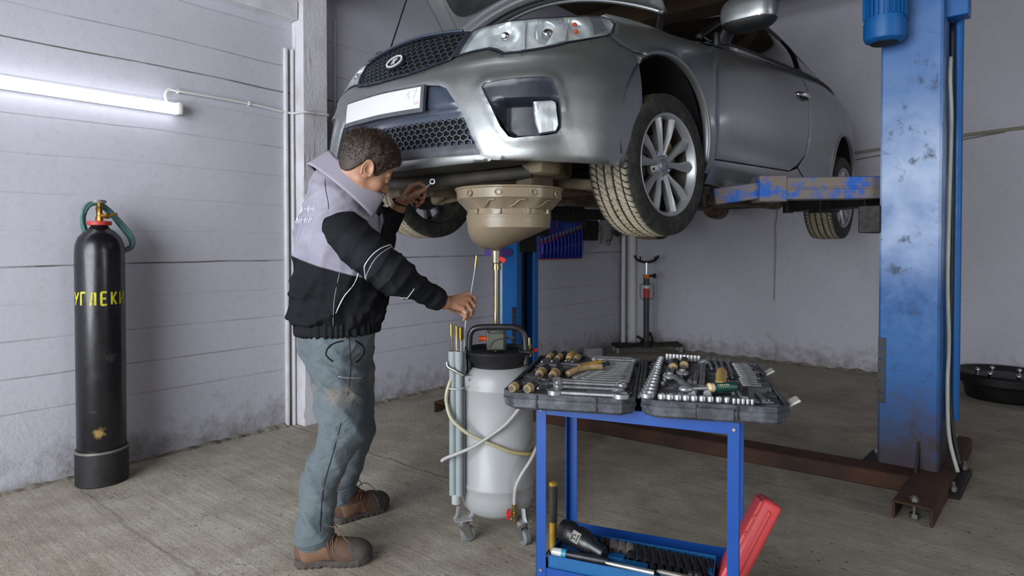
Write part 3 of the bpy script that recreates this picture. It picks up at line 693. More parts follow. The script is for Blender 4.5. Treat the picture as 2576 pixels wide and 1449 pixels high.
arch_s = lambda a0, a1, n, A: [(sideS(A[0] + A[2] * math.cos(q)), A[1] + A[2] * math.sin(q)) for q in np.linspace(a0, a1, n)]
seam = [(1.375, .694), (1.32, .706), (1.26, .716), (1.19, .734), (1.14, .764)]
fa = [(s, h) for s, h in arch_s(math.pi * 1.12, math.pi * .655, 30, RF)]
half = [(.0, .243), (.3, .243), (.5, .24), (.66, .232), (.82, .226), (1.0, .228), (fa[0][0] - .005, .235)] + fa[:] + seam[1:] + [(1.19, .790), (1.135, .761), (1.06, .738), (.9, .697), (.835, .678), (.75, .659), (.66, .645), (.59, .644), (.55, .667), (.515, .680), (.44, .677), (.365, .667)] + [(.33, .653), (.215, .635), (.1, .625), (0, .622)]
half = [p for p in half if not (p == (1.19, .790))]
outer = half + [(-x, y) for x, y in half[-2:0:-1]]
FOGm = [(-x, y) for x, y in FOG]
panel('bumper', outer, M_paint, CAR, [INTf, FOG, FOGm], st=.018, rims=[(FOG, .010, .03), (FOGm, .010, .03)])
# intake insert: dark surround, plate carrier, honeycomb and valance
ins = sheet('intake', [(x * 1.0, y) for x, y in INTf], M_hole, CAR, -.045)
panel('intake_surround', INTf, M_gloss, CAR, [[(x * .93 - .0, y) for x, y in [(-.44, .412), (.44, .412), (.485, .318), (-.485, .318)]]], st=.02, d=-.016, fn=lambda s, h: np.where(h < .45, -.014, 0) - .012 * np.exp(-((h - .452) / .012) ** 2))
panel('valance', [(-.497, .304), (.497, .304), (.507, .262), (-.507, .262)], M_lipg, CAR, st=.015, d=.001, fn=lambda s, h: -.006 * np.clip((h - .28) * 60, 0, 1))
def honey(name, poly, pitch, parent, mtl, d0, wob=0, rat=.62):
    # openwork honeycomb between two lines, on the body surface
    b = MB(); poly = np.array(poly); x0, y0 = poly.min(0); x1, y1 = poly.max(0); px_, py = pitch, pitch * rat; row = 0; y = y0
    def pt(s, h, d):
        q = surf(s, h, d); return Vector(cl(float(q[0]), float(q[1]), float(q[2])))
    while y <= y1 + py:
        x = x0 + (px_ / 2 if row % 2 else 0)
        while x <= x1 + px_:
            V = [(x + px_ * .5 * fx, y + py * fy) for fx, fy in ((0, .5 * 1.2), (1, .5 * .45), (1, -.5 * .45), (0, -.5 * 1.2))]
            for (a, c) in ((V[0], V[1]), (V[1], V[2]), (V[2], V[3])):
                mid = np.array([[(a[0] + c[0]) / 2, (a[1] + c[1]) / 2]])
                if inpoly(mid, poly)[0]:
                    A, B_ = np.array(a), np.array(c); nn = np.array([-(B_ - A)[1], (B_ - A)[0]]); nn = nn / np.linalg.norm(nn) * .0022
                    r0 = [pt(*(A + nn), d0), pt(*(A - nn), d0), pt(*(A - nn), d0 - .012), pt(*(A + nn), d0 - .012)]
                    r1 = [pt(*(B_ + nn), d0), pt(*(B_ - nn), d0), pt(*(B_ - nn), d0 - .012), pt(*(B_ + nn), d0 - .012)]
                    b.rings([r0, r1])
            x += px_
        y += py; row += 1
    return b.build(name, mtl, parent, 0)
honey('lower_mesh', [(-.425, .415), (.425, .415), (.468, .312), (-.468, .312)], .034, CAR, M_gr, -.018)
panel('lower_lip', [(-.50, .258), (0, .258), (.50, .258), (.56, .24), (.55, .232), (.3, .226), (0, .225), (-.3, .226), (-.55, .232), (-.56, .24)], M_paint, CAR, st=.02, d=.004)
# upper grille
g = sheet('grille_backing', GRf, M_hole, CAR, -.03)
honey('grille_mesh', [(x * .97, .625 + (y - .625) * .97) for x, y in GRf], .040, CAR, M_gr, -.006, rat=.55)
GI = [(x * .955, .722 + (y - .722) * .88) for x, y in GRf]
panel('grille_frame', [(x * 1.012, .722 + (y - .722) * 1.02) for x, y in GRf], M_trim, CAR, [GI], st=.012, d=.006, edge=.004)
b = MB(); P = [Vector(cl(*[float(v) for v in surf(x * .985, .807 + (y - .8), .012)])) for x, y in [(-.36, .786), (-.25, .800), (-.12, .812), (0, .815), (.12, .812), (.25, .800), (.36, .786)]]
b.tube(catmull(P, 5), .006, 8); b.build('grille_bar', M_gloss, CAR, 180)
M_white_b = mat('bright_silver_badge', 'd8d9db', .3, .3, var=.02)
# oval badge with its letter
def on(s, h, d): q = surf(s, h, d); return Vector(cl(float(q[0]), float(q[1]), float(q[2])))
bc = on(-.022, .712, .006); bx = (on(.03, .712, .012) - on(-.08, .712, .012)).normalized(); by = (on(-.022, .74, .012) - on(-.022, .69, .012)).normalized(); bn = bx.cross(by).normalized()
if bn.x > 0: bn = -bn
MBg = Matrix((bx, by, bn)).transposed().to_4x4(); MBg.translation = bc
ell = lambda rx, ry, n=40: [(rx * math.cos(q), ry * math.sin(q)) for q in np.linspace(0, 2 * math.pi, n, False)]
b = MB(); b.prism(ell(.062, .036), -.012, .004, MBg, .003); bd = b.build('badge', M_seal, CAR)
b = MB(); o_, i_ = ell(.057, .0325), ell(.047, .0245); b.rings([[MBg @ Vector((*p, z)) for p in q] for q, z in ((o_, .003), (o_, .007), (i_, .007), (i_, .003))], closed=True); b.build('badge_ring', M_white_b, bd)
b = MB()
for poly in ([(-.014, -.015), (-.007, -.015), (-.003, .015), (-.010, .015)], [(-.006, -.001), (.008, .015), (.016, .015), (.001, -.003)], [(-.003, .001), (.004, .002), (.011, -.015), (.003, -.015)]): b.prism(poly, .004, .0075, MBg)
b.build('badge_letter', M_white_b, bd, 0)
# number plate (blank white, faint marks) in its frame
t = NT('white_plate'); x, y, z = t.sep(); t.set(Base_Color=t.mix(t.ramp01(t.noise(30, 5, .7), .5, .8, 0, .12), lin('c9c8c7'), lin('a5a2a0')), Roughness=.35)
M_plate = t.m
pf = panel('plate_frame', [(-.335, .570), (.245, .562), (.25, .447), (-.325, .452)], M_lipg, CAR, st=.02, d=.022, edge=.003, skirt=.016)
panel('number_plate', [(-.315, .560), (.232, .552), (.236, .464), (-.306, .469)], M_plate, pf, st=.03, d=.0245, edge=.001, skirt=.003)
b = MB()
M_faint = mat('faint_plate_print', 'c9c5c6', .4, var=.02); M_faintr = mat('faint_red_print', 'd8b0b4', .4, var=.02)
def strokes(b, sg, s0, h0, ws, hs, d, wd):
    for x0, y0, x1, y1 in sg:
        A = np.array((s0 + x0 * ws, h0 + y0 * hs)); B_ = np.array((s0 + x1 * ws, h0 + y1 * hs)); nn = np.array([-(B_ - A)[1], (B_ - A)[0]]); nn = nn / np.linalg.norm(nn) * wd
        b.bm.faces.new([b.bm.verts.new(on(*(q), d)) for q in (A + nn, B_ + nn, B_ - nn, A - nn)])
strokes(b, [(.7, 0, .7, 1), (.7, 1, 0, .3), (0, .3, 1, .3)], .150, .507, .024, .036, .0260, .0025); strokes(b, [(0, 1, 1, 1), (1, 1, .4, 0)], .188, .507, .022, .036, .0260, .0025)
b.build('plate_digits', M_faint, pf, 0, False)
b = MB(); strokes(b, [(0, .5, 1, .5)], .20, .482, .026, .01, .0260, .006); b.build('plate_flag', M_faintr, pf, 0, False)
# fog lamp recesses, both sides
for mir in (False, True):
    sgn = -1 if mir else 1
    panel('fog_surround', FOG, M_trim, CAR, st=.014, d=-.004, edge=-.004, mir=mir, fn=lambda s, h: -.075 * np.clip((.462 - h) * 70, 0, 1) * np.clip((np.abs(s) - .565) * 25, 0, 1) * np.clip((.835 - np.abs(s)) * 30, 0, 1) * np.clip((h - .322) * 90, 0, 1) * (1 - .0 * s))
    fp = [(.728, .450), (.800, .455), (.812, .448), (.822, .365), (.812, .342), (.752, .333), (.738, .375)]
    panel('fog_lamp_bezel', [(.770 + (x - .770) * 1.14, .395 + (y - .395) * 1.09) for x, y in fp], M_gloss, CAR, mir=mir, st=.012, d=-.012, skirt=.06)
    fl_ = panel('fog_lamp', fp, M_bowl, CAR, mir=mir, st=.008, d=-.006, edge=.002, skirt=.02, fn=lambda s, h: .0008 * np.sin(s * 300) + .004 * np.exp(-((np.abs(s) - .785) ** 2 + (h - .39) ** 2) / .0006))
    panel('fog_lamp_lens', fp, M_lens, fl_, mir=mir, st=.02, d=.001, edge=.003, skirt=.004)
# headlights

M_grl = mat('lamp_inner_grey', '8d9396', .3, .5)
for mir in (False, True):
    sg = -1 if mir else 1
    def bowl(s, h):
        t_ = np.abs(s); o = -.045 + 0 * t_
        for c, hc, rx, ry, dp in ((.56, .745, .09, .055, .05), (.81, .745, .085, .06, .06), (1.0, .79, .07, .05, .04)):
            q = ((t_ - c) / rx) ** 2 + ((h - hc) / ry) ** 2; o = o - dp * np.clip(1 - q, 0, 1)
        return o + .003 * np.sin(t_ * 260) * (np.abs(t_ - .81) < .08)
    hl = panel('headlight', HL, [M_bowl], CAR, mir=mir, st=.012, d=0, edge=.0, skirt=-.045, fn=bowl)
    panel('headlight_lens', HL, M_lens, hl, mir=mir, st=.02, d=.002, edge=.006, skirt=.006)
    panel('headlight_frame', [(.79 + (x - .79) * 1.006, .757 + (y - .757) * 1.03) for x, y in HL], M_trim, hl, [[(.79 + (x - .79) * .985, .757 + (y - .757) * .93) for x, y in HL]], mir=mir, st=.012, d=.0015, edge=.002, skirt=.02)
    for (s0, h0, r) in ((.56, .742, .020), (.815, .742, .026)):
        c = on(sg * s0, h0, -.055); b = MB(); b.sph(c, r, seg=16); b.cyl(c, on(sg * s0, h0, -.03), r * .5, r * .4); b.build('bulb', M_chrome, hl)
    for (s0, h0) in ((1.0, .80), (.985, .765)):
        b = MB(); b.sph(on(sg * s0, h0, -.045), .010, seg=12); b.build('indicator_bulb', M_amber, hl)
    sheet('lamp_divider', [(.655, .80), (.672, .802), (.680, .672), (.662, .668)], M_bowl, hl, -.03, .015, mir)
    sheet('lamp_reflector_strip', [(.875, .795), (.955, .81), (.90, .715), (.79, .69)], M_bowl, hl, -.034, .012, mir, fn=lambda s, h: .012 * np.sin((np.abs(s) - .79) * 22))
    sheet('corner_reflector', [(1.10, .845), (1.17, .858), (1.15, .79), (1.06, .755)], M_grl, hl, -.012, .015, mir)
# ---------------------------------------------------------------- flanks
t = NT('tinted_glass'); t.set(Base_Color=lin('0b0c0c'), Roughness=.06, Specular_IOR_Level=.6, Metallic=0.); M_tint = t.m
def surf_pt(sgn, a):
    s = sideS(a) if a < 2.9 else sideS(2.9); return on(sgn * s, float(top(s)), 0)
belt = lambda s: float(top(s))
for mir in (False, True):
    fend = [(s, h) for s, h in arch_s(math.pi * .645, -math.pi * .03, 40, RF)] + [(sideS(.385), .30), (sideS(.40), .262), (1.955, .262), (1.978, .335), (1.981, .45), (1.958, .568), (1.965, .70), (1.98, .783), (2.06, .89), (2.11, .945), (2.0, .955), (1.74, .95), (1.5, .945), (1.30, .925), (1.235, .895), (1.24, .864), (1.238, .842), (1.20, .800), (1.148, .770), (1.195, .738), (1.264, .720), (1.322, .716)]
    panel('fender', fend, M_paint, CAR, mir=mir, st=.022)
    ra = arch_s(math.pi * 1.1, -math.pi * .1, 50, RR_)
    drf = [(1.984, .338), (1.987, .45), (1.964, .568), (1.971, .70), (1.986, .783), (2.066, .89), (2.12, .95), (2.2, belt(2.2) + .0), (2.6, belt(2.6)), (3.0, belt(3.0)), (3.3, belt(3.3)), (3.42, belt(3.42)), (3.41, .95), (3.40, .85), (3.39, .63), (3.335, .50), (3.22, .42), (3.07, .372), (2.5, .355)]
    panel('door', drf, M_paint, CAR, mir=mir, st=.024)
    sill = [(1.961, .262), (1.984, .331), (2.5, .348), (3.07, .365), (3.24, .40), (3.42, .30), (3.80, .26), (3.8, .215), (1.95, .215)]
    panel('sill', sill, M_paint, CAR, mir=mir, st=.024, d=-.004, fn=lambda s, h: -.006 * np.clip((.30 - h) * 40, 0, 1))
    q = [(3.8, .26), (3.43, .305), (3.245, .405), (3.341, .495), (3.396, .63), (3.406, .85), (3.416, .95), (3.426, belt(3.42)), (3.7, belt(3.7)), (4.0, belt(4.0)), (4.3, belt(4.3)), (4.7, belt(4.7)), (SMAX - .03, 1.0), (SMAX - .03, .25), (4.6, .24)] + [(ra[-1][0] + .01, .25)] + [p for p in ra[::-1]] + [(ra[0][0] - .01, .245)]
    panel('quarter_panel', q, M_paint, CAR, mir=mir, st=.03)
    # dark wheel housings behind the arches
    for A in (RF, RR_):
        b = MB(); R = []
        for bb in (.855, .80, .60, .56):
            rr = A[2] + (.010 if bb < .85 else -.004); R.append([Vector(cl(A[0] + rr * math.cos(q_), bb * (-1 if mir else 1), A[1] + rr * math.sin(q_))) for q_ in np.linspace(-.25, math.pi + .25, 40)])
        n = len(R[0])
        for i in range(len(R) - 1):
            for k in range(n - 1): b.bm.faces.new([b.bm.verts.new(v) for v in (R[i][k], R[i][k + 1], R[i + 1][k + 1], R[i + 1][k])])
        b.bm.faces.new([b.bm.verts.new(v) for v in R[-1]]); bmesh.ops.remove_doubles(b.bm, verts=b.bm.verts, dist=1e-4)
        b.build('wheel_housing', M_hole, CAR, 180)
    # sill highlight moulding, door handle
    sgn = -1 if mir else 1
    hb = on(sgn * 3.27, .868, .0); hd = (on(sgn * 3.35, .868, 0) - on(sgn * 3.19, .868, 0)).normalized(); nn = Vector(cl(0, sgn, 0)); 
    b = MB(); P = [on(sgn * s, h, d) for s, h, d in ((3.17, .868, .002), (3.20, .870, .022), (3.27, .872, .032), (3.34, .872, .024), (3.375, .871, .002))]
    b.tube(catmull(P, 5), .011, 10, flat=(1.3, .8)); b.build('door_handle', M_chrome, CAR, 180)
    b = MB(); b.sph(on(sgn * 3.27, .862, -.004), .04, (1.3, .35, .75), 16); b.build('handle_recess', M_seal, CAR)
    # greenhouse: glass house from the belt to the roof
    ST = [(.52, .745, .945, .735, .955), (.70, .765, 1.00, .715, 1.055), (.95, .79, 1.015, .685, 1.18), (1.2, .797, 1.03, .655, 1.295), (1.45, .80, 1.045, .635, 1.362), (1.75, .80, 1.065, .63, 1.378), (2.05, .80, 1.085, .635, 1.352), (2.35, .795, 1.10, .655, 1.285), (2.6, .785, 1.105, .69, 1.20), (2.8, .77, 1.10, .725, 1.14), (3.0, .74, 1.09, .735, 1.09)]
    A_ = np.array(ST); aa = np.linspace(.52, 3.0, 63)
    Gs = np.stack([np.interp(aa, A_[:, 0], np.convolve(np.pad(A_[:, k], 1, mode='edge'), [0, 1, 0], 'valid')) for k in range(1, 5)], 1)
    kk = np.hanning(9); kk /= kk.sum(); Gs = np.stack([np.convolve(np.pad(Gs[:, k], 4, mode='reflect', reflect_type='odd'), kk, 'valid') for k in range(4)], 1)
    def gh(a, t_, d=0):
        g = [float(np.interp(a, aa, Gs[:, k])) for k in range(4)]
        bul = .022 * math.sin(math.pi * min(1, t_)) * min(1, (g[3] - g[1]) * 4)
        return Vector(cl(a, sgn * (g[0] + (g[2] - g[0]) * t_ + bul + d), g[1] + (g[3] - g[1]) * t_))
    b = MB(); r0 = [gh(a, 1.02, .004) for a in aa]
    b.tube([gh(a, 1.0, -.006) for a in aa[2:]], .020, 10, flat=(1, .8)); b.build('roof_rail', M_seal, CAR, 180)
    grid_mesh('side_window', lambda i, t_: gh(i, t_), aa[4:-4], np.linspace(.03, .95, 10), glassd, CAR, 180) if False else None
    b = MB()
    P0, P1 = [gh(a, 0, .004) for a in aa[3:-1]], [gh(a, 1, -.002) for a in aa[3:-1]]
    b.tube(P0 + [gh(aa[-1], .5, 0)] + P1[::-1], .008, 8, closed=True); b.build('window_seal', M_seal, CAR, 180)
    grid_mesh('side_glass', lambda i, t_: gh(i, t_, -.006), [a for a in aa[3:] if a < 2.02], np.linspace(0, 1, 10), M_tint, CAR, 180)
    grid_mesh('quarter_glass', lambda i, t_: gh(i, t_, -.006), [a for a in aa if a > 2.0 and a < 2.85], np.linspace(0, 1, 10), M_tint, CAR, 180)
    b = MB(); b.tube([gh(1.95 + .13 * t_, t_, .0) for t_ in np.linspace(0, 1, 9)], .014, 8, flat=(1, .6)); b.build('window_pillar', M_seal, CAR, 180)
    grid_mesh('rear_pillar', lambda i, t_: gh(i, t_, -.002), [a for a in aa if a > 2.7], np.linspace(0, 1, 8), M_paint, CAR, 180)
    grid_mesh('belt_shelf', lambda i, t_: (surf_pt(sgn, i) * (1 - t_) + gh(i, 0) * t_), aa, (0, 1), M_paint, CAR, 180)
# roof, windscreen and cowl
gL = lambda a, t_: None
def ghs(a, t_, sgn, d=0):
    g = [float(np.interp(a, aa, Gs[:, k])) for k in range(4)]; bul = .022 * math.sin(math.pi * min(1, t_)) * min(1, (g[3] - g[1]) * 4)
    return Vector(cl(a, sgn * (g[0] + (g[2] - g[0]) * t_ + bul + d), g[1] + (g[3] - g[1]) * t_))
def roofp(a, u):
    A, B_ = ghs(a, 1, -1), ghs(a, 1, 1); p = A.lerp(B_, (u + 1) / 2); fr = .10 * (1 - u * u) * max(0, min(1, (1.5 - a) / .8)) if a < 1.5 else 0
    return Vector((p.x - fr, p.y, p.z + .045 * (1 - u * u)))
grid_mesh('windscreen', roofp, [a for a in aa if a < 1.33], np.linspace(-1, 1, 17), M_tint, CAR, 180)
grid_mesh('roof', lambda a, u: roofp(a, u), [a for a in aa if 1.28 < a < 2.4], np.linspace(-1, 1, 17), M_paint, CAR, 180)
grid_mesh('rear_window', roofp, [a for a in aa if a > 2.35], np.linspace(-1, 1, 17), M_tint, CAR, 180)
def tl(a, u):
    bb = .74 if a < 3.1 else .74 - (a - 3.1) * .5
    return Vector(cl(a, u * bb, 1.10 - .09 * max(0, a - 3.0) / .55 + .02 * (1 - u * u)))
grid_mesh('boot_lid', tl, np.linspace(2.95, 3.56, 10), np.linspace(-1, 1, 13), M_paint, CAR, 180)
b = MB(); b.box(cl(.40, 0, .90), (.26, 1.30, .07), None, .01); b.box(cl(.50, 0, .93), (.03, 1.4, .05)); b.build('cowl', M_trim, CAR, 0)
# engine bay: inner wings, firewall, engine block seen from below
b = MB()
b.box(cl(.50, 0, .60), (.04, 1.2, .62)); b.box(cl(.0, .56, .66), (.8, .03, .30)); b.box(cl(.0, -.56, .66), (.8, .03, .30)); b.build('engine_bay', M_hole, CAR, 0)
b = MB(); b.box(cl(-.58, 0, .79), (.10, .66, .04), None, .01); b.box(cl(-.57, .0, .56), (.05, .70, .42)); b.box(cl(-.66, -.30, .83), (.08, .05, .02), None, .005); b.box(cl(-.68, -.12, .84), (.05, .10, .012), None, .003); b.build('radiator_support', M_trim, CAR, 0)
b = MB()
b.box(cl(-.20, .06, .52), (.44, .52, .42), None, .03, 2); b.box(cl(-.15, .02, .70), (.34, .5, .12), None, .03, 2); b.cyl(cl(-.15, -.35, .42), cl(-.15, -.10, .42), .14, seg=20); b.build('engine', M_grime, CAR)
b = MB(); b.box(cl(-.36, .42, .80), (.16, .12, .09), None, .02); b.cyl(cl(-.36, .42, .84), cl(-.36, .42, .875), .02); b.build('coolant_tank', mat('yellowed_tank', 'a89a6a', .5), CAR)
# underside
M_und = mat('dusty_underbody', '6d5f49', .8, var=.35, vs=6, bump=.6, bs=50, col2='332c24'); M_und3 = mat('dusty_dark_plastic', '4b463e', .7, var=.3, vs=7, bump=.3, bs=60); M_und2 = mat('pale_dusty_cast_metal', '94866b', .75, .2, var=.3, vs=10, bump=.4, bs=70)
b = MB(); b.box(cl(1.62, 0, .235), (2.0, 1.42, .03), None, .01)
for y_ in (-.45, .45): b.box(cl(1.5, y_, .205), (2.1, .07, .05), None, .012)
b.box(cl(3.0, 0, .30), (.9, 1.1, .05), None, .02); b.build('floor_pan', M_und, CAR)
b = MB(); V = []
for i, (a, hw, h, dr) in enumerate([(-.84, .30, .240, 0), (-.80, .46, .239, 0), (-.76, .54, .238, 0), (-.70, .58, .236, .01), (-.62, .58, .234, .0)]):
    V.append([Vector(cl(a, y_ * hw, h - .012 * (1 - abs(y_)))) for y_ in np.linspace(-1, 1, 9)] + [Vector(cl(a, y_ * hw, h + .02)) for y_ in np.linspace(1, -1, 9)])
b.rings(V); b.build('under_tray', M_und3, CAR)
b = MB(); b.box(cl(.12, 0, .20), (.20, .72, .06), None, .015, 2)
for s in (-1, 1):
    b.box(cl(-.06, s * .33, .195), (.50, .08, .055), Matrix.Rotation(s * .25, 3, 'Z'), .015, 2); b.box(cl(-.42, s * .45, .20), (.16, .10, .09), None, .02, 2)
b.box(cl(-.44, 0, .215), (.07, .95, .06), None, .015); b.build('subframe', M_und, CAR)
for s in (-1, 1):
    b = MB(); P = [(.10, .36, .21), (.02, .52, .19), (-.01, .66, .175)]; Q = [(-.20, .36, .205), (-.10, .52, .19), (-.02, .66, .175)]
    b.tube(catmull([cl(a, s * y_, h) for a, y_, h in P], 6), .028, 10, flat=(1, .7)); b.tube(catmull([cl(a, s * y_, h) for a, y_, h in Q], 6), .026, 10, flat=(1, .7)); b.sph(cl(-.01, s * .67, .18), .035); b.build('control_arm', M_und2, CAR)
    b = MB(); P = [Vector(cl(.02 + .055 * math.cos(k * .35), s * (.56 + .055 * math.sin(k * .35)), .50 + k * .0042)) for k in range(90)]; b.tube(P, .008, 8); b.cyl(cl(.02, s * .57, .33), cl(.02, s * .56, .85), .026, seg=14); b.cyl(cl(.02, s * .565, .50), cl(.02, s * .565, .51), .075, seg=18); b.build('suspension_strut', M_grime, CAR)
    b = MB(); b.cyl(cl(.14, s * .30, .24), cl(.12, s * .66, .235), .011, seg=8); b.build('track_rod', M_grime, CAR)
b = MB(); b.cyl(cl(.0, -.62, .27), cl(0, .62, .27), .016, seg=12)
for s in (-1, 1): b.lathe([(.02, 0), (.045, .01), (.038, .03), (.034, .05), (.028, .08), (.018, .09)], Vector(cl(0, s * .52, .27)), Matrix.Rotation(math.pi / 2 * s, 3, 'X'), 16)
b.build('drive_shaft', M_grime, CAR)
b = MB(); b.box(cl(-.22, .10, .255), (.34, .30, .16), None, .03, 2); b.cyl(cl(-.22, .10, .165), cl(-.22, .10, .18), .014, seg=6); b.build('oil_pan', M_und2, CAR)
b = MB(); b.box(cl(-.30, .44, .27), (.20, .16, .12), Matrix.Rotation(.3, 3, 'Z'), .03, 2); b.box(cl(-.46, .52, .25), (.14, .12, .09), None, .025, 2); b.cyl(cl(-.34, .40, .20), cl(-.34, .40, .30), .03); b.build('gearbox_bracket', M_und2, CAR)
b = MB(); b.tube(catmull([cl(-.05, -.05, .24), cl(.2, -.04, .17), cl(.5, 0, .20), (1.0, 0, .20), (1.6, 0, .19), (2.2, 0, .20), (2.6, .1, .26), (3.1, .3, .24), (3.5, .4, .24)], 8), .026, 12); b.cyl((1.0, 0, .19), (1.5, 0, .19), .06, seg=18); b.cyl((2.95, .25, .24), (3.3, .36, .24), .1, seg=20); b.build('exhaust', mat('rusty_exhaust', '5a4636', .6, .6, var=.3, vs=12), CAR)
b = MB(); b.box(cl(2.5, 0, .25), (.12, 1.1, .09), None, .03, 2); b.box(cl(2.5, .5, .23), (.55, .07, .06), None, .02); b.box(cl(2.5, -.5, .23), (.55, .07, .06), None, .02)
for s in (-1, 1): b.cyl(cl(2.76, s * .55, .25), cl(2.76, s * .70, .25), .05, seg=14); b.cyl(cl(2.86, s * .56, .25), cl(2.86, s * .56, .62), .022, seg=10)
b.build('rear_axle', M_und, CAR)
b = MB(); b.tube(catmull([cl(-.62, -.55, .23), cl(-.66, -.35, .205), cl(-.66, -.05, .195), cl(-.62, .25, .20), cl(-.5, .5, .22)], 8), .026, 12); b.build('front_pipe', M_und3, CAR)
# bonnet, raised: rear edge low over the engine bay, front edge up out of the picture
R0 = Vector(cl(.25, 0, 1.035)); ang = math.radians(50)
hx = Vector((-math.cos(ang), 0, math.sin(ang))); hn_ = Vector((math.sin(ang), 0, math.cos(ang)))     # along the bonnet, and out of its upper face
def hood(u, v, d=0):
    # u 0 rear .. 1 front; v -1 .. 1 (left positive)
    hw = .725 - .03 * u if u < .75 else .725 - .03 * u - (u - .75) * .5
    sag = .055 * (1 - v * v) * (1 if u < .2 else 1) ; rear = -.10 * v * v
    L_ = 1.02 * u; crown = .05 * math.sin(min(1, u) * math.pi * .5)
    return R0 + hx * (L_ + (.0 if u > .5 else (1 - u / .5) * (.20 * (1 - v * v)))) + Vector((0, -hw * v, 0)) + hn_ * (sag * .8 + d) 
us_, vs_2 = np.linspace(0, 1, 25), np.linspace(-1, 1, 41)
grid_mesh('bonnet_skin', lambda u, v: hood(u, v, .0), us_, vs_2, M_paint, CAR, 60, solid=.004)
# inner frame: thick border and ribs, dark felt in the middle
t = NT('bonnet_felt'); t.set(Base_Color=t.mix(t.ramp01(t.noise(12, 5), .4, .7), lin('17181a'), lin('2c2c2a')), Roughness=.95); t.bump(t.noise(60, 4), .6, .006); M_felt = t.m
def inner(u, v):
    e = min(u * .9, (1 - u) * 1.02, (1 - abs(v)) * .70); ed = .030 * min(1, max(0, (e - .004) / .03)); ed2 = -.028 * min(1, max(0, (e - .115) / .03)); return hood(u, v, -.012 - ed - ed2 * 1.0)
grid_mesh('bonnet_frame', inner, np.linspace(.004, .996, 60), np.linspace(-.997, .997, 90), M_paint, CAR, 60)
def felt(u, v): return hood(.20 + u * .64, v * .79, -.028 - .008 * (1 - v ** 4) * math.sin(math.pi * u))
def rnd(u, v):
    # rounded rectangle
    x_, y_ = u * 2 - 1, v; k = (abs(x_) ** 6 + abs(y_) ** 6) ** (1 / 6); m = max(abs(x_), abs(y_)); f = m / k if k > 0 else 1; return felt((x_ * f + 1) / 2, y_ * f)
grid_mesh('bonnet_liner', rnd, np.linspace(0, 1, 24), np.linspace(-1, 1, 36), M_felt, CAR, 60)
b = MB()
for v in (-.985, .985): b.tube([hood(u, v, -.006) for u in np.linspace(.02, .98, 24)], .012, 8, flat=(1, .6))
b.tube([hood(.0, v, -.01) for v in np.linspace(-.98, .98, 40)], .012, 8); b.build('bonnet_edge', M_paint, CAR, 180)
b = MB(); b.tube([hood(.075, v, -.052) for v in np.linspace(-.8, .8, 30)], .006, 8); b.build('bonnet_seal', M_seal, CAR, 180)
for s in (-1, 1):
    b = MB(); p = hood(.02, s * .93, -.02); b.box((p + Vector(cl(.36, s * .66, .93))) / 2, (.05, .012, (p.z - .90)), Matrix.Rotation(.25, 3, 'Y'), .003); b.build('bonnet_hinge', M_grime, CAR, 0)
b = MB(); b.tube([Vector(cl(-.58, -.42, .80)), hood(.62, -.92, -.03)], .004, 8); b.build('bonnet_prop', M_seal, CAR)
# wing mirrors
for s in (-1, 1):
    c = Vector(cl(.66, s * .965, 1.085)); tocam = 1
    def mir_(p):
        q = p.copy(); e = ((np.abs((q[:, 0]) / .075) ** 2.6) + np.abs(q[:, 1] / .125) ** 3.2 + np.abs(q[:, 2] / .082) ** 2.8) ** (1 / 2.8); return (e - 1) * .075
    V, Fc = sdf_mesh(mir_, (-.09, -.14, -.1), (.09, .14, .1), .008); V = V * np.array([1.1, 1.14, 1.12])
    fm = [1 if V[list(f)].mean(0)[2] < -.047 else 0 for f in Fc]
    o = raw('wing_mirror', V + np.array(c), Fc, [M_paint, M_seal], CAR, 180, fm); o.modifiers.new('s', 'SMOOTH').iterations = 4
    b = MB(); b.tube(catmull([Vector(cl(.72, s * .80, .98)), Vector(cl(.70, s * .84, 1.03)), Vector(cl(.68, s * .92, 1.07))], 5), [.045 - .001 * i for i in range(11)], 10, flat=(.6, 1)); b.box(cl(.73, s * .79, .99), (.16, .03, .08), None, .01, 2); b.build('mirror_arm', M_seal, o, 180)
    b = MB(); b.prism([(.062 * math.cos(q) * 1.7, .062 * math.sin(q)) for q in np.linspace(0, 2 * math.pi, 28, False)], 0, .004, Matrix.Translation(c + Vector((.072, 0, 0))) @ Matrix(((0, 0, 1, 0), (1, 0, 0, 0), (0, 1, 0, 0), (0, 0, 0, 1)))); b.build('mirror_glass', M_chrome, o)
# ---------------------------------------------------------------- wheels
def tyre_mat():
    t = NT('dusty_tyre'); x, y, z = t.sep(); n = t.noise(22, 6, .7)
    r = t.math('SQRT', t.math('ADD', t.math('MULTIPLY', x, x), t.math('MULTIPLY', z, z)))
    tread = t.math('MULTIPLY', t.ramp01(r, .3105, .3135), t.ramp01(n, .25, .55, .55, 1))
    low = t.ramp01(t.math('ADD', z, t.math('MULTIPLY', t.noise(4, 4), .22)), -.10, .22, 1, .22)
    side = t.ramp01(n, .45, .8, .0, .12)
    col = t.mix(t.math('MAXIMUM', t.math('MULTIPLY', tread, low), side), lin('131312'), lin('a1967f'))
    t.set(Base_Color=col, Roughness=.8); t.bump(t.noise(120, 4), .25, .002); return t.m
M_tyre = tyre_mat(); M_alloy = mat('silver_alloy', 'a6a8aa', .40, .6, var=.10, vs=5); M_barrel = mat('dusty_rim_barrel', '5f5a50', .5, .6, var=.3, vs=6)
M_disc = mat('worn_brake_steel', '6a625a', .4, .8, var=.3)
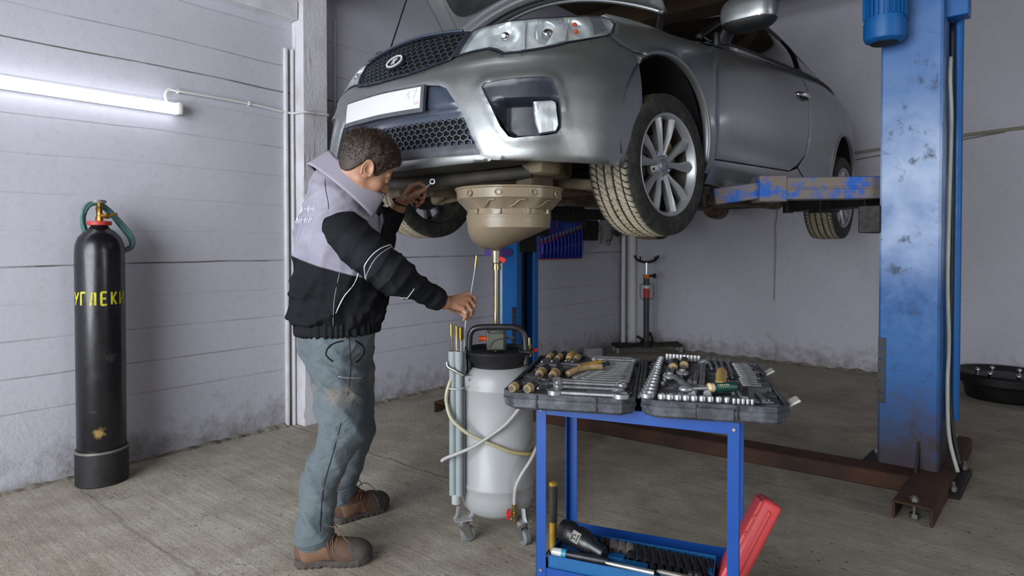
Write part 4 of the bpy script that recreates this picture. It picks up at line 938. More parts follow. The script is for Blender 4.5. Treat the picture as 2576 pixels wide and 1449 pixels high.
def tread_depth(th, w):
    d = 0.
    for g in (-.062, -.022, .022, .062):
        if abs(w - g) < .0045: return .007
    k = th * 68 / (2 * math.pi)
    if abs(w) < .02: ph = (k * .5 + .25 * abs(((w / .02) * 2) % 2 - 1)) % 1; wd = .10
    elif abs(w) < .06: ph = (k + 1.2 * w / .04) % 1; wd = .16
    else: ph = (k + .3 * math.sin(w * 90)) % 1; wd = .17
    if ph < wd: return .006
    if abs(w) < .06 and abs(ph - .55) < .07: return .0025
    return 0
def wheel(parent, pos, side, steer=0, hires=True):
    # wheel frame: y is the axle, outwards = -y for the car's left (b positive)
    R_ = .316; Wd = .215
    w = [-Wd / 2 + .003, -.100, -.092]; ws = list(np.linspace(-.098, .098, 57))
    n = 760 if hires else 380
    prof = [(.223, -.096), (.226, -.104), (.245, -.110), (.268, -.111), (.289, -.108), (.303, -.104), (.310, -.100)]
    rows = []; 
    for r, y in prof: rows.append((r, y, 0))
    for y in ws: rows.append((R_ - .006 * (abs(y) / .098) ** 4, y, 1))
    for r, y in prof[::-1]: rows.append((r, -y, 0))
    V = np.empty((n, len(rows), 3)); 
    for i in range(n):
        th = 2 * math.pi * i / n; c, s = math.cos(th), math.sin(th)
        for j, (r, y, tr) in enumerate(rows):
            rr = r - (tread_depth(th, y) if tr and abs(y) < .0975 else 0)
            if not tr and .29 < r < .31: rr += 0
            V[i, j] = (rr * c, y, rr * s)
    m = len(rows); I = np.arange(n); J = np.arange(m - 1); II, JJ = np.meshgrid(I, J, indexing='ij')
    Fc = np.stack([II * m + JJ, II * m + JJ + 1, ((II + 1) % n) * m + JJ + 1, ((II + 1) % n) * m + JJ], -1).reshape(-1, 4)
    rim = MB(); o = -side      # o: sign of outward y
    def lat(prof, seg=64, mtl=0, bb=None, cap=(False, False)): (bb or rim).lathe([(r, y * 1) for r, y in prof], (0, 0, 0), Matrix(((1, 0, 0), (0, 0, o), (0, 1, 0))), seg, cap)
    lat([(.2235, .088), (.2265, .094), (.2285, .104), (.2245, .108), (.217, .104), (.212, .092), (.206, .070)])
    wh = rim.build('wheel', M_alloy, parent, 30); wh.location = pos; wh.rotation_euler = (0, 0, steer)
    ty = raw('tyre', V.reshape(-1, 3), Fc, M_tyre, wh, 40)
    bm = bmesh.new(); bm.from_mesh(ty.data); bmesh.ops.recalc_face_normals(bm, faces=bm.faces); bm.to_mesh(ty.data); bm.free(); ty.data.set_sharp_from_angle(angle=math.radians(40))
    b = MB(); lat([(.212, .090), (.203, .06), (.198, .0), (.205, -.06), (.215, -.095), (.222, -.102)], bb=b); b.build('rim_barrel', M_barrel, wh, 60)
    # ten blade spokes in five pairs
    sp = MB()
    for k in range(5):
        for q in (-1, 1):
            th = k * 2 * math.pi / 5 + q * .27 + math.pi / 2; rows = []
            for r, wd, y, dth in ((.045, .017, .066, -q * .16), (.085, .013, .073, -q * .06), (.13, .017, .080, 0), (.175, .024, .084, .0), (.212, .027, .086, 0)):
                a = th + dth; cx, cz = r * math.cos(a), r * math.sin(a); tx, tz = -math.sin(a), math.cos(a)
                rows.append([Vector((cx + tx * wd * e, o * (y + yy), cz + tz * wd * e)) for e, yy in ((-1, -.006), (-.55, .004), (.1 * q, .009), (.55, .004), (1, -.006), (.8, -.030), (-.8, -.030))])
            sp.rings(rows)
    sp.build('spokes', M_alloy, wh, 28)
    b = MB(); lat([(.0, .071), (.028, .071), (.040, .067), (.062, .060), (.072, .050), (.074, .02)], 40, bb=b); b.build('hub', M_alloy, wh, 40)
    b = MB(); lat([(0, .078), (.024, .077), (.030, .073), (.031, .066)], 32, bb=b); cc = b.build('centre_cap', mat('cap_grey', '8b8d90', .35, .6), wh)
    for k in range(5):
        a = (k + .5) * 2 * math.pi / 5 + math.pi / 2; b = MB(); b.cyl((.057 * math.cos(a), o * .050, .057 * math.sin(a)), (.057 * math.cos(a), o * .066, .057 * math.sin(a)), .0095, .008, seg=6); b.build('lug_nut', M_chrome, wh)
    b = MB(); lat([(.03, .0), (.142, .002), (.142, .020), (.075, .024), (.070, .050)], 40, bb=b); b.build('brake_disc', M_disc, wh)
    b = MB(); b.box((.105, o * .012, .05), (.08, .06, .13), Matrix.Rotation(-.4, 3, 'Y'), .015, 2); b.sph((0, -o * .03, 0), .06, (1, .8, 1.1)); b.build('brake_caliper', M_und2, wh)
    return wh
wheel(CAR, cl(0, .775, .262), 1, math.radians(-3.5)); wheel(CAR, cl(0, -.775, .262), -1, math.radians(-3.5))
wheel(CAR, cl(2.76, .775, .262), 1, 0, False); wheel(CAR, cl(2.76, -.775, .262), -1, 0, False)
# ---------------------------------------------------------------- waste-oil drainer
def oil_drainer():
    D = empty('oil_drainer', (-.062, 2.62, 0), label='grey wheeled oil drainer tank with a raised beige catch bowl under the car', cat='oil drainer')
    M_tank = mat('light_grey_tank_paint', '979797', .42, var=.04, vs=3, coat=.1); M_bowl_ = mat('beige_moulded_plastic', '857762', .33, var=.08, vs=5, bump=.05, bs=300)
    M_gpl = mat('grey_tube_plastic', '8d9596', .45, var=.08, vs=8); M_ol = mat('olive_pump_box', '4a4c42', .5, var=.1)
    M_tube_b = mat('brushed_brass_pole', 'c0aa80', .25, 1., var=.01); M_brs = mat('brass_fitting', 'b39a5c', .28, 1., var=.08); M_hand = mat('black_handle', '1d1e21', .35, var=.05, coat=.2)
    b = MB(); r = .150
    b.lathe([(.0, .075), (.06, .076), (.115, .088), (.140, .112), (.149, .14), (r, .17), (r, .198), (r + .004, .204), (r + .004, .214), (r, .22), (r, .52), (r, .598), (r + .004, .604), (r + .004, .614), (r, .62), (.148, .64), (.142, .66), (.128, .682), (.10, .70), (0, .705)], seg=64, cap=(False, False)); b.build('tank', M_tank, D, 50)
    b = MB(); b.lathe([(.112, .668), (.116, .70), (.134, .722), (.138, .742), (.143, .748), (.146, .744), (.1485, .750), (.144, .757), (.134, .757), (.128, .745), (.0, .742)], seg=48, cap=(False, False)); b.box((-.120, -.02, .735), (.05, .10, .02), None, .004); b.box((.115, -.06, .757), (.05, .06, .012), None, .003); b.build('lid', M_blk, D)
    b = MB(); P = catmull([(-.112, -.06, .64), (-.112, -.06, .72), (-.112, -.06, .80), (-.104, -.06, .836), (-.08, -.06, .852), (-.02, -.06, .856), (.06, -.06, .855), (.092, -.06, .846), (.112, -.06, .822), (.118, -.06, .77), (.118, -.06, .70)], 8); b.tube(P, .0125, 14); h = b.build('handle', M_hand, D, 180)
    for x in (-.112,):
        b = MB(); b.box((x, -.075, .635), (.036, .05, .06), None, .004, 2); b.build('handle_bracket', M_tank, h)
        for z in (.62, .648):
            b = MB(); b.cyl((x, -.10, z), (x, -.105, z), .005, seg=10); b.build('screw', M_zinc, h)
    b = MB(); b.box((-.003, .01, .795), (.084, .05, .092), None, .010, 2); b.box((-.003, -.018, .79), (.066, .012, .07), None, .004); pb = b.build('pump_box', M_ol, D)
    b = MB(); b.tube(catmull([(-.03, -.025, .765), (-.015, -.026, .79), (.01, -.026, .80), (.03, -.026, .803)], 5), .0022, 6); b.build('pipe', M_blk, pb)
    for x, z in ((-.034, .828), (.028, .828), (-.034, .77)):
        b = MB(); b.cyl((x, -.014, z), (x, -.0185, z), .004, seg=8); b.build('screw', M_seal, pb)
    b = MB(); b.cyl((-.078, .01, .798), (-.042, .01, .798), .0105, seg=14); b.build('lever_grip', mat('orange_plastic', 'e8561c', .4), D)
    b = MB(); b.cyl((.038, .01, .800), (.065, .01, .800), .003, seg=8); b.cyl((.055, .01, .800), (.068, .01, .800), .005, seg=8); b.build('hose_nipple', M_brs, D)
    b = MB(); b.cyl((-.006, .03, .70), (-.006, .03, 1.13), .0105, seg=18); b.cyl((-.006, .03, 1.10), (-.006, .03, 1.17), .014, seg=16); b.cyl((-.006, .03, 1.085), (-.006, .03, 1.105), .017, seg=16); pole = b.build('pole', M_tube_b, D)
    b = MB(); b.cyl((.017, .04, .72), (.017, .04, 1.12), .006, seg=10); b.build('drain_pipe', M_gpl, D)
    b = MB(); b.lathe([(.013, 1.11), (.02, 1.115), (.02, 1.165), (.024, 1.168), (.03, 1.176)], (-.006, .03, 0), seg=16, cap=(False, False)); b.build('outlet_socket', mat('worn_steel_socket', '9c9484', .35, .7), D)
    b = MB(); b.box((.022, .02, 1.128), (.03, .016, .022), Matrix.Rotation(.5, 3, 'Y'), .003); b.build('valve_lever', mat('red_lever', 'b72520', .4), D)
    # catch bowl: eight-sided flared collar on a round drum with an off-centre cone
    cx, cy = .048, .03; ox = -.006
    b = MB(); R = []
    def ring(r, z, oct_=0., c=(cx, cy), n=96):
        out = []
        for k in range(n):
            a = 2 * math.pi * k / n; q = ((a + math.pi / 8) % (math.pi / 4)) - math.pi / 8; rr = r * (1 + oct_ * (math.cos(math.pi / 8) / math.cos(q) - 1)); out.append(Vector((c[0] + rr * math.cos(a + .25), c[1] + rr * math.sin(a + .25), z)))
        return out
    for r_, z, o_ in ((.2, 1.395, 0), (.216, 1.415, 0), (.226, 1.424, .1), (.229, 1.422, .2), (.229, 1.418, .3), (.223, 1.414, .3), (.223, 1.378, .7), (.218, 1.374, 1), (.183, 1.336, 1), (.178, 1.333, .6), (.178, 1.316, .2), (.176, 1.313, .0), (.179, 1.311, 0), (.179, 1.309, 0)): R.append(ring(r_, z, o_))
    for k in range(5): R.append(ring(.178 - .001 * k, 1.305 - .011 * k, 0))
    for k in range(1, 19):
        t_ = k / 18; rt = .048 + .173 - .207 * t_; lf = -.026 - .099 * math.sqrt(max(0, 1 - t_ * t_)); R.append(ring((rt - lf) / 2, 1.261 - .090 * t_, 0, ((rt + lf) / 2, cy)))
    b.rings(R, False, True); bw_ = b.build('catch_bowl', M_bowl_, D, 32)
    # inner floor of the bowl with its strainer
    b = MB(); b.lathe([(.205, 1.405), (.15, 1.36), (.0, 1.34)], (cx, cy, 0), seg=48, cap=(False, False)); b.build('bowl_floor', M_bowl_, bw_, 60)
    for a in (-2.35, -1.75, -1.12, -.5, .5, 1.5, 2.6):
        b = MB(); M = Matrix.Rotation(a, 3, 'Z'); b.box(Vector((cx, cy, 0)) + M @ Vector((.180, 0, 1.325)), (.014, .010, .022), M, .004, 2); b.build('bowl_lug', M_bowl_, bw_)
        b = MB(); c = Vector((cx, cy, 0)) + M @ Vector((.222, 0, 1.396)); b.tube([c + M @ Vector((0, .013 * math.cos(q), .011 * math.sin(q))) for q in np.linspace(0, 2 * math.pi, 20, False)], .0035, 8, closed=True); b.build('bowl_loop', M_bowl_, bw_, 180)
        b = MB(); b.tube(catmull([Vector((cx, cy, 0)) + Matrix.Rotation(a + .3 + dq, 3, 'Z') @ Vector((rr_, 0, zz)) for dq, rr_, zz in ((.22, .207, 1.368), (.1, .203, 1.366), (0, .193, 1.349), (-.1, .185, 1.340))], 5), .003, 6); b.build('bowl_rib', M_bowl_, bw_, 180)
    # castors on sheet brackets
    for (x, y, rot) in ((-.135, -.115, .3), (.097, -.125, -.9), (-.11, .12, 2.2), (.12, .11, 4)):
        M = Matrix.Rotation(rot, 3, 'Z'); q = Vector((x, y, 0))
        b = MB(); b.box(q + Vector((0, 0, .092)), (.070, .056, .004), M, .001)
        for s in (-1, 1): b.tube(catmull([q + M @ Vector((s * .030, -.0, .090)), q + M @ Vector((s * .033, .0, .108)) + Vector((-x, -y, 0)) * .08, q + M @ Vector((s * .030, 0, .142)) + Vector((-x, -y, 0)) * .10], 4), .013, 8, flat=(1, .3))
        cst = b.build('castor_bracket', M_tank, D)
        b = MB(); b.cyl(q + Vector((0, 0, .068)), q + Vector((0, 0, .090)), .022, seg=18); b.cyl(q + Vector((0, 0, .074)), q + Vector((0, 0, .084)), .027, seg=18)
        for s in (-1, 1): b.prism([(-.022, .072), (.022, .072), (.034, .024), (.014, .018)], -.001, .001, Matrix.Translation(q + M @ Vector((0, s * .018, 0))) @ M.to_4x4() @ Matrix.Rotation(math.pi / 2, 4, 'X'))
        b.build('castor_fork', M_zinc, cst)
        b = MB(); ctr = q + M @ Vector((.020, 0, .031)); b.lathe([(.007, -.015), (.024, -.014), (.0305, -.010), (.0305, .010), (.024, .014), (.007, .015)], ctr, M @ Matrix.Rotation(math.pi / 2, 3, 'X'), 28); b.build('castor_wheel', mat('grey_rubber', '6e7274', .6) if 'grey_rubber' not in bpy.data.materials else bpy.data.materials['grey_rubber'], cst)
    # holder with vertical storage tubes on the left
    hx_, hy_ = -.163, -.105
    for k, (dx, dy, r_) in enumerate(((-.013, 0, .0145), (.013, -.006, .0145), (.0, .024, .0145), (.026, .016, .010))):
        b = MB(); x, y = hx_ + dx, hy_ + dy; b.lathe([(r_, .185), (r_, .70), (r_ + .003, .715), (r_ + .004, .765), (r_ + .001, .766), (r_ - .002, .72)], (x, y, 0), seg=18, cap=(True, False)); b.build('storage_tube', M_gpl, D)
    b = MB(); b.tube([(hx_ + .032 * math.cos(q), hy_ + .006 + .032 * math.sin(q), .618) for q in np.linspace(0, 2 * math.pi, 24, False)], .006, 8, closed=True, flat=(.5, 1.1)); b.build('tube_strap', mat('white_strap', 'c4c6c4', .5), D, 180)
    b = MB(); b.cyl((hx_ + .0, hy_, .15), (hx_ + .0, hy_, .19), .018, seg=18); b.build('clear_end_cap', mat('cloudy_plastic', 'a8aaa8', .3), D)
    b = MB(); b.tube(catmull([(hx_ - .035, hy_ - .01, .725), (hx_ - .03, hy_ - .018, .705), (hx_ + .0, hy_ - .026, .69), (hx_ + .035, hy_ - .03, .672)], 5), .006, 8); b.build('hook_lever', M_zinc, D, 180)
    # hoses
    M_h1 = NT('yellow_stained_hose'); M_h1.set(Base_Color=M_h1.mix(M_h1.ramp01(M_h1.sep()[0], -.05, .15), lin('b3ae92'), lin('a8954a')), Roughness=.25, Transmission_Weight=.25); M_h1 = M_h1.m
    t = NT('ribbed_clear_hose'); t.set(Base_Color=lin('b9b6b4'), Roughness=.25, Transmission_Weight=.3); M_h2 = t.m
    P = catmull([(-.150, -.08, .70), (-.178, -.11, .66), (-.198, -.125, .60), (-.196, -.13, .55), (-.175, -.145, .50), (-.12, -.16, .455), (-.06, -.165, .425), (.0, -.163, .40), (.06, -.155, .375), (.13, -.12, .355), (.17, -.06, .35), (.19, .0, .36), (.185, .05, .40), (.16, .09, .46)], 10)
    b = MB(); b.tube(P, .0075, 10); b.build('hose', M_h1, D, 180)
    P = catmull([(-.218, -.13, .33), (-.20, -.14, .345), (-.15, -.163, .372), (-.09, -.170, .40), (-.02, -.170, .445), (.04, -.168, .49), (.09, -.150, .545), (.13, -.12, .60), (.15, -.08, .66)], 40)
    b = MB(); b.tube(P, [.0068 + .0010 * math.sin(i * 2.1) for i in range(len(P))], 10); b.build('hose', M_h2, D, 180)
    P = catmull([(.072, -.150, .155), (.072, -.152, .19), (.078, -.160, .24), (.10, -.165, .29), (.135, -.15, .34), (.17, -.10, .39), (.195, -.04, .42), (.20, .02, .38), (.19, .05, .34)], 40)
    b = MB(); b.tube(P, [.0068 + .0010 * math.sin(i * 2.1) for i in range(len(P))], 10); b.build('hose', M_h2, D, 180)
    b = MB(); b.cyl((.072, -.150, .095), (.072, -.150, .165), .009, seg=12); b.cyl((.072, -.150, .12), (.072, -.150, .135), .013, seg=6); b.cyl((.072, -.150, .10), (.072, -.12, .10), .010, seg=10); b.build('drain_tap', M_brs, D)
    b = MB(); b.box((.052, -.160, .128), (.022, .006, .014), None, .003); b.box((.046, -.160, .142), (.010, .005, .020), Matrix.Rotation(.4, 3, 'Y'), .002); b.box((.046, -.160, .114), (.010, .005, .020), Matrix.Rotation(-.4, 3, 'Y'), .002); b.build('tap_handle', mat('red_tap', 'c01f1a', .35), D)
    b = MB(); b.cyl((.135, .02, .72), (.135, .02, .775), .010, seg=12); b.sph((.145, .0, .745), .013); b.cyl((.135, .02, .765), (.135, .02, .80), .006); b.build('manifold', M_brs, D)
    b = MB(); b.box((.160, -.01, .752), (.02, .014, .014), None, .004); b.build('manifold_tap', mat('red_tap2', 'c4202a', .35), D)
    # suction probes standing in the holder
    base = Vector((-.062, 2.62, 0)); cl_ = glassm('clear_plastic_tube', 'dfe3e3', .1, .6, 1.2)
    def probe(p, q, r, rt, Lt, m, label, mt):
        p, q = base + Vector(p), base + Vector(q); t_ = empty('suction_probe', tuple(p), label=label, cat='suction probe', group='suction probes of the oil drainer'); d = (q - p); n = d.normalized()
        b = MB(); b.cyl((0, 0, 0), d, r, seg=8); b.build('stem', m, t_)
        b = MB(); b.cyl(d - n * .004, d + n * Lt, rt, seg=16); b.cyl(d - n * .010, d - n * .002, rt * .6, seg=12); b.cyl(d + n * Lt * .1, d + n * Lt * .16, rt * 1.08, seg=16); b.build('tip', mt, t_)
    probe((hx_ - .013, hy_, .60), (hx_ - .018, hy_ + .002, .832), .0028, .0060, .042, M_brs, 'brass-stemmed suction probe, leftmost in the grey storage tubes', M_brs)
    probe((hx_ + .0, hy_ + .024, .60), (hx_ - .003, hy_ + .024, .828), .0022, .0048, .040, cl_, 'thin suction probe half hidden behind the others in the storage tubes', M_brs)
    probe((hx_ + .011, hy_ - .006, .60), (hx_ + .004, hy_ - .006, .826), .0028, .0052, .040, M_brs, 'brass-stemmed suction probe in the middle of the storage tubes', M_brs)
    probe((hx_ + .020, hy_ + .0, .60), (hx_ + .020, hy_ + .0, .818), .0022, .0098, .042, cl_, 'suction probe with a fat dark brass tip nearest the hand', mat('dark_brass', '7f7038', .3, 1.))
    hp = Vector((hx_ + .028, hy_ + .016, .62)); hq = Vector((hx_ + .078, hy_ + .005, 1.105)) ; mid = Vector((hx_ + .036, hy_ + .010, .86))
    t_ = empty('suction_probe', tuple(base + hp), label='long clear suction probe held upright in the hand of the mechanic', cat='suction probe', group='suction probes of the oil drainer')
    b = MB(); b.tube(catmull([hp - hp, mid - hp, Vector((hx_ + .057, hy_ + .006, .98)) - hp, hq - hp], 8), .0024, 8); b.build('stem', cl_, t_, 180)
    b = MB(); n = Vector((.12, 0, 1)).normalized(); b.cyl(hq - hp, hq - hp + n * .042, .0062, seg=16); b.cyl(hq - hp - n * .008, hq - hp, .004, seg=10); b.build('tip', M_brs, t_)
oil_drainer()
# ---------------------------------------------------------------- mechanic
M_chr0 = mat('spanner_steel', '8f9194', .35, 1., var=.1, vs=30)
def mechanic():
    B0 = np.array([-.70, 2.50, 0.])
    T = empty('person', tuple(B0), label='standing person in grey and black work jacket, grey-green trousers and brown boots, holding a wrench', cat='person')
    Fd = np.array([.88, .475, 0]); Rd = np.array([.475, -.88, 0]); Ud = np.array([0, 0, 1.]); FR = np.stack([Fd, Rd, Ud], 1)
    def put(name, f, lo, hi, res, m, parent=T, it=3):
        V, Fc = sdf_mesh(f, lo, hi, res); o = raw(name, V - B0, Fc, m, parent, 180); s = o.modifiers.new('soft', 'SMOOTH'); s.iterations = it; s.factor = .5; return o
    # joints
    shR, elR, wR = np.array([-.640, 2.405, 1.235]), np.array([-.435, 2.30, 1.080]), np.array([-.275, 2.437, .972])
    shL, elL, wL = np.array([-.615, 2.70, 1.33]), np.array([-.60, 2.85, 1.17]), np.array([-.505, 2.80, 1.365])
    # materials
    t = NT('skin'); n = t.noise(9, 4); t.set(Base_Color=t.mix(t.ramp01(n, .35, .7), lin('ad8066'), lin('8d604b')), Roughness=.5, Subsurface_Weight=.06, Subsurface_Radius=(.02, .008, .004), Subsurface_Scale=.3)
    h_ = t.math('ADD', t.noise(120, 4), t.math('MULTIPLY', t.noise(40, 4), .6)); t.bump(h_, .22, .002); M_skin = t.m
    t = NT('brown_hair'); n = t.noise(60, 5, .7, co=t.scaled((1, 1, 1))); t.set(Base_Color=t.mix(t.ramp01(n, .35, .65), lin('17100c'), lin('3c2a1e')), Roughness=.5); t.bump(t.math('ADD', n, t.noise(260, 3)), .5, .004); M_hair = t.m
    t = NT('grey_black_jacket_cloth'); x, y, z = t.sep(); nn = t.noise(6, 5, .6)
    # seam between grey yoke and black lower half: falls from the back towards the arm
    lvl = t.math('SUBTRACT', z, t.math('MULTIPLY', t.math('ADD', x, .14), -.28)); low = t.ramp01(lvl, 1.143, 1.146, 1, 0)
    grey = t.mix(t.ramp01(nn, .35, .7), lin('948f9c'), lin('7a7683')); blk = t.mix(t.ramp01(nn, .35, .7), lin('0a0b0f'), lin('121419'))
    pipe_ = t.math('MULTIPLY', t.ramp01(t.math('ABSOLUTE', t.math('SUBTRACT', lvl, 1.146)), .0012, .003, 1, 0), .5)
    col = t.mix(low, grey, blk); col = t.mix(pipe_, col, lin('5a5a62')); t.set(Base_Color=col, Roughness=.8, Sheen_Weight=.0, Specular_IOR_Level=.2); t.bump(t.math('ADD', t.noise(420, 2), t.math('ADD', t.math('MULTIPLY', t.noise(30, 5), 2.5), t.math('MULTIPLY', t.noise(7, 2, .4, dist=1.1), 16))), .42, .0022); M_jack = t.m
    t = NT('black_jacket_cloth'); nn = t.noise(6, 5, .6); t.set(Base_Color=t.mix(t.ramp01(nn, .35, .7), lin('090a0e'), lin('111318')), Roughness=.75, Sheen_Weight=.0, Specular_IOR_Level=.22); t.bump(t.math('ADD', t.noise(420, 2), t.math('ADD', t.math('MULTIPLY', t.noise(30, 5), 2.5), t.math('MULTIPLY', t.noise(7, 2, .4, dist=1.1), 16))), .42, .0022); M_jb = t.m
    M_jg = mat('grey_jacket_cloth', '928d99', .8, var=.1, vs=6, bump=.25, bs=300); M_pip = mat('reflective_piping', 'c9c9cf', .4, var=.05)
    t = NT('grey_green_trousers'); nn = t.noise(5, 6, .65); x, y, z = t.sep(); stain = t.math('MULTIPLY', t.ramp01(t.noise(5.5, 4), .52, .62), t.math('MULTIPLY', t.ramp01(z, .55, .62), t.ramp01(z, .72, .66)))
    col = t.mix(t.ramp01(nn, .35, .7), lin('5a6468'), lin('485157')); col = t.mix(t.math('MULTIPLY', stain, .35), col, lin('8d7b66')); t.set(Base_Color=col, Roughness=.8, Sheen_Weight=.05); t.bump(t.math('ADD', t.noise(350, 2), t.math('ADD', t.math('MULTIPLY', t.noise(26, 4), 2.), t.math('MULTIPLY', t.noise(8, 2, .45, dist=1.3, co=t.scaled((1, 1, 1.8))), 20))), .5, .0024); M_trou = t.m
    # ---- head and neck
    f = np.array([.72, .42, -.55]); f /= np.linalg.norm(f); u0 = np.array([0, 0, 1.]) - f[2] * f; u0 /= np.linalg.norm(u0); r0 = np.cross(f, u0); rho = math.radians(12)
    u = u0 * math.cos(rho) + r0 * math.sin(rho); r = r0 * math.cos(rho) - u0 * math.sin(rho); HM = np.stack([f, r, u], 1); HC = np.array([-.556, 2.45, 1.500]); k = 1.03
    loc = lambda p: (p - HC) @ HM / k
    nk0 = HC + HM @ np.array([-.035, 0, -.055]) * k; nk1 = np.array([-.66, 2.50, 1.36])
    def skull(q):
        d = ellip(q, (-.014, 0, .020), (.098, .077, .092)); d = smin(d, ellip(q, (.032, 0, -.045), (.060, .060, .082)), .03); return d
    def headf(p):
        q = loc(p); d = skull(q)
        for s in (-1, 1):
            d = smin(d, capsule(q, (-.005, s * .052, -.065), (.055, s * .022, -.112), .018, .014), .03)
            d = smin(d, ellip(q, (.052, s * .045, -.045), (.025, .018, .022)), .02)
            d = smax(d, -(np.linalg.norm(q - np.array([.100, s * .031, -.012]), axis=1) - .017), .012)
            d = smin(d, np.linalg.norm(q - np.array([.077, s * .031, -.012]), axis=1) - .0135, .003)
            d = smin(d, capsule(q, (.083, s * .012, .010), (.072, s * .048, .012), .010, .007), .014)
            # ear: rim, lobe and hollow
            e = (q - np.array([-.012, s * .079, -.022])) @ np.array([[.95, 0, .30], [0, 1, 0], [-.30, 0, .95]]).T
            ear = ellip(e, (0, s * .004, 0), (.020, .0085, .033)); rim = np.abs(np.hypot(e[:, 0] / .020, e[:, 2] / .033) - 1) * .022; rimd = np.hypot(rim, e[:, 1] - s * .010) - .0040
            rimd = np.where(e[:, 2] < -.022, .02, rimd); ear = smax(ear, -ellip(e, (.003, s * .012, .004), (.011, .008, .017)), .003); ear = smin(ear, rimd, .003); d = smin(d, ear, .006)
        d = smin(d, np.linalg.norm(q - np.array([.070, 0, -.112]), axis=1) - .020, .025)
        d = smin(d, capsule(q, (.086, 0, -.002), (.108, 0, -.044), .008, .012), .012)
        for s in (-1, 1): d = smin(d, np.linalg.norm(q - np.array([.098, s * .012, -.048]), axis=1) - .009, .008)
        d = smin(d, capsule(q, (.088, -.018, -.073), (.088, .018, -.073), .007), .007); d = smin(d, capsule(q, (.085, -.015, -.083), (.085, .015, -.083), .008), .006)
        d = d * k
        return smin(d, capsule(p, nk0, nk1, .060, .066), .03)
    VH, FH = sdf_mesh(headf, HC - [.22, .17, .20], HC + [.17, .17, .18], .0030)
    # ---- hands: palm, four jointed fingers and a thumb, closed on what they hold
    RHn = np.array([(-.2626, 2.44, .9685), (-.1774, 2.525, .9908), (-.1508, 2.535, .9755), (-.1538, 2.53, .9407), (-.1741, 2.522, .8999), (-.1728, 2.505, .9734), (-.1526, 2.51, .9475), (-.1575, 2.512, .9234), (-.172, 2.514, .8976), (-.1809, 2.485, .9547), (-.1636, 2.485, .9311), (-.1656, 2.49, .9132), (-.1789, 2.5, .8946), (-.1951, 2.465, .9395), (-.1824, 2.462, .9242), (-.1815, 2.47, .9092), (-.1904, 2.485, .8948), (-.2343, 2.5, .939), (-.2083, 2.53, .9198), (-.186, 2.532, .9003)])
    LHn = np.array([(-.495, 2.8, 1.3733), (-.4452, 2.8, 1.4528), (-.4049, 2.79, 1.4642), (-.3852, 2.775, 1.4505), (-.3793, 2.77, 1.4378), (-.4317, 2.815, 1.4311), (-.3973, 2.81, 1.4271), (-.3853, 2.8, 1.4122), (-.3892, 2.79, 1.3991), (-.4369, 2.825, 1.4105), (-.4059, 2.82, 1.4012), (-.3974, 2.81, 1.3864), (-.4048, 2.8, 1.3769), (-.4502, 2.83, 1.3913), (-.4245, 2.825, 1.3785), (-.4166, 2.82, 1.3675), (-.4276, 2.81, 1.3616), (-.4572, 2.775, 1.3945), (-.4188, 2.765, 1.4182), (-.3874, 2.765, 1.4322)])
    def handf(H, w, el):
        def g(p):
            W_ = H[0]; d = capsule(p, el, W_, .040, .029)
            for i, (b_, rr) in enumerate(((1, .0125), (5, .0128), (9, .0122), (13, .0115))):
                st = W_ + (H[b_] - W_) * .22; d = smin(d, capsule(p, st, H[b_], .0155, rr), .010)
            pal = 1e3 * np.ones(len(p))
            for i, (b_, rr) in enumerate(((1, .0095), (5, .0098), (9, .0092), (13, .0080))):
                fn_ = capsule(p, H[b_], H[b_ + 1], rr + .0008, rr); fn_ = smin(fn_, capsule(p, H[b_ + 1], H[b_ + 2], rr, rr * .92), .003); fn_ = smin(fn_, capsule(p, H[b_ + 2], H[b_ + 3], rr * .92, rr * .80), .003)
                pal = np.minimum(pal, fn_)
            th = smin(capsule(p, W_ + (H[17] - W_) * .3, H[17], .019, .0145), capsule(p, H[17], H[18], .0135, .0110), .008); th = smin(th, capsule(p, H[18], H[19], .0110, .0092), .003)
            d = smin(d, pal, .0045); return smin(d, th, .007)
        return g
    VR, FRR = sdf_mesh(handf(RHn, wR, elR + (wR - elR) * .5), [-.37, 2.35, .86], [-.12, 2.575, 1.05], .0026)
    VL, FL = sdf_mesh(handf(LHn, wL, elL + (wL - elL) * .45), [-.60, 2.70, 1.22], [-.345, 2.87, 1.495], .0026)
    def inner(p):
        d = smin(ellip(p, (-.70, 2.53, 1.15), (.11, .13, .26)), ellip(p, (-.70, 2.55, .82), (.12, .15, .12)), .05)
        for a, b_, ra, rb in ((nk1, [-.69, 2.53, 1.25], .055, .08), (shR, elR, .05, .042), (elR, wR, .042, .03), (shL, elL, .05, .042), (elL, wL, .042, .03), ([-.70, 2.48, .8], [-.655, 2.42, .47], .08, .055), ([-.655, 2.42, .47], [-.735, 2.34, .12], .05, .035), ([-.69, 2.64, .8], [-.68, 2.68, .42], .08, .055), ([-.68, 2.68, .42], [-.735, 2.70, .12], .05, .035)): d = smin(d, capsule(p, a, b_, ra, rb), .03)
        return d
    VI, FI = sdf_mesh(inner, [-.98, 2.2, .0], [-.2, 2.95, 1.5], .014)
    Vs = np.concatenate([VH, VR, VL, VI]); off = np.cumsum([0, len(VH), len(VR), len(VL)]); Fs = np.concatenate([FH + off[0], FRR + off[1], FL + off[2], FI + off[3]])
    body = raw('body', Vs - B0, Fs, M_skin, T, 180); s = body.modifiers.new('soft', 'SMOOTH'); s.iterations = 2; s.factor = .5
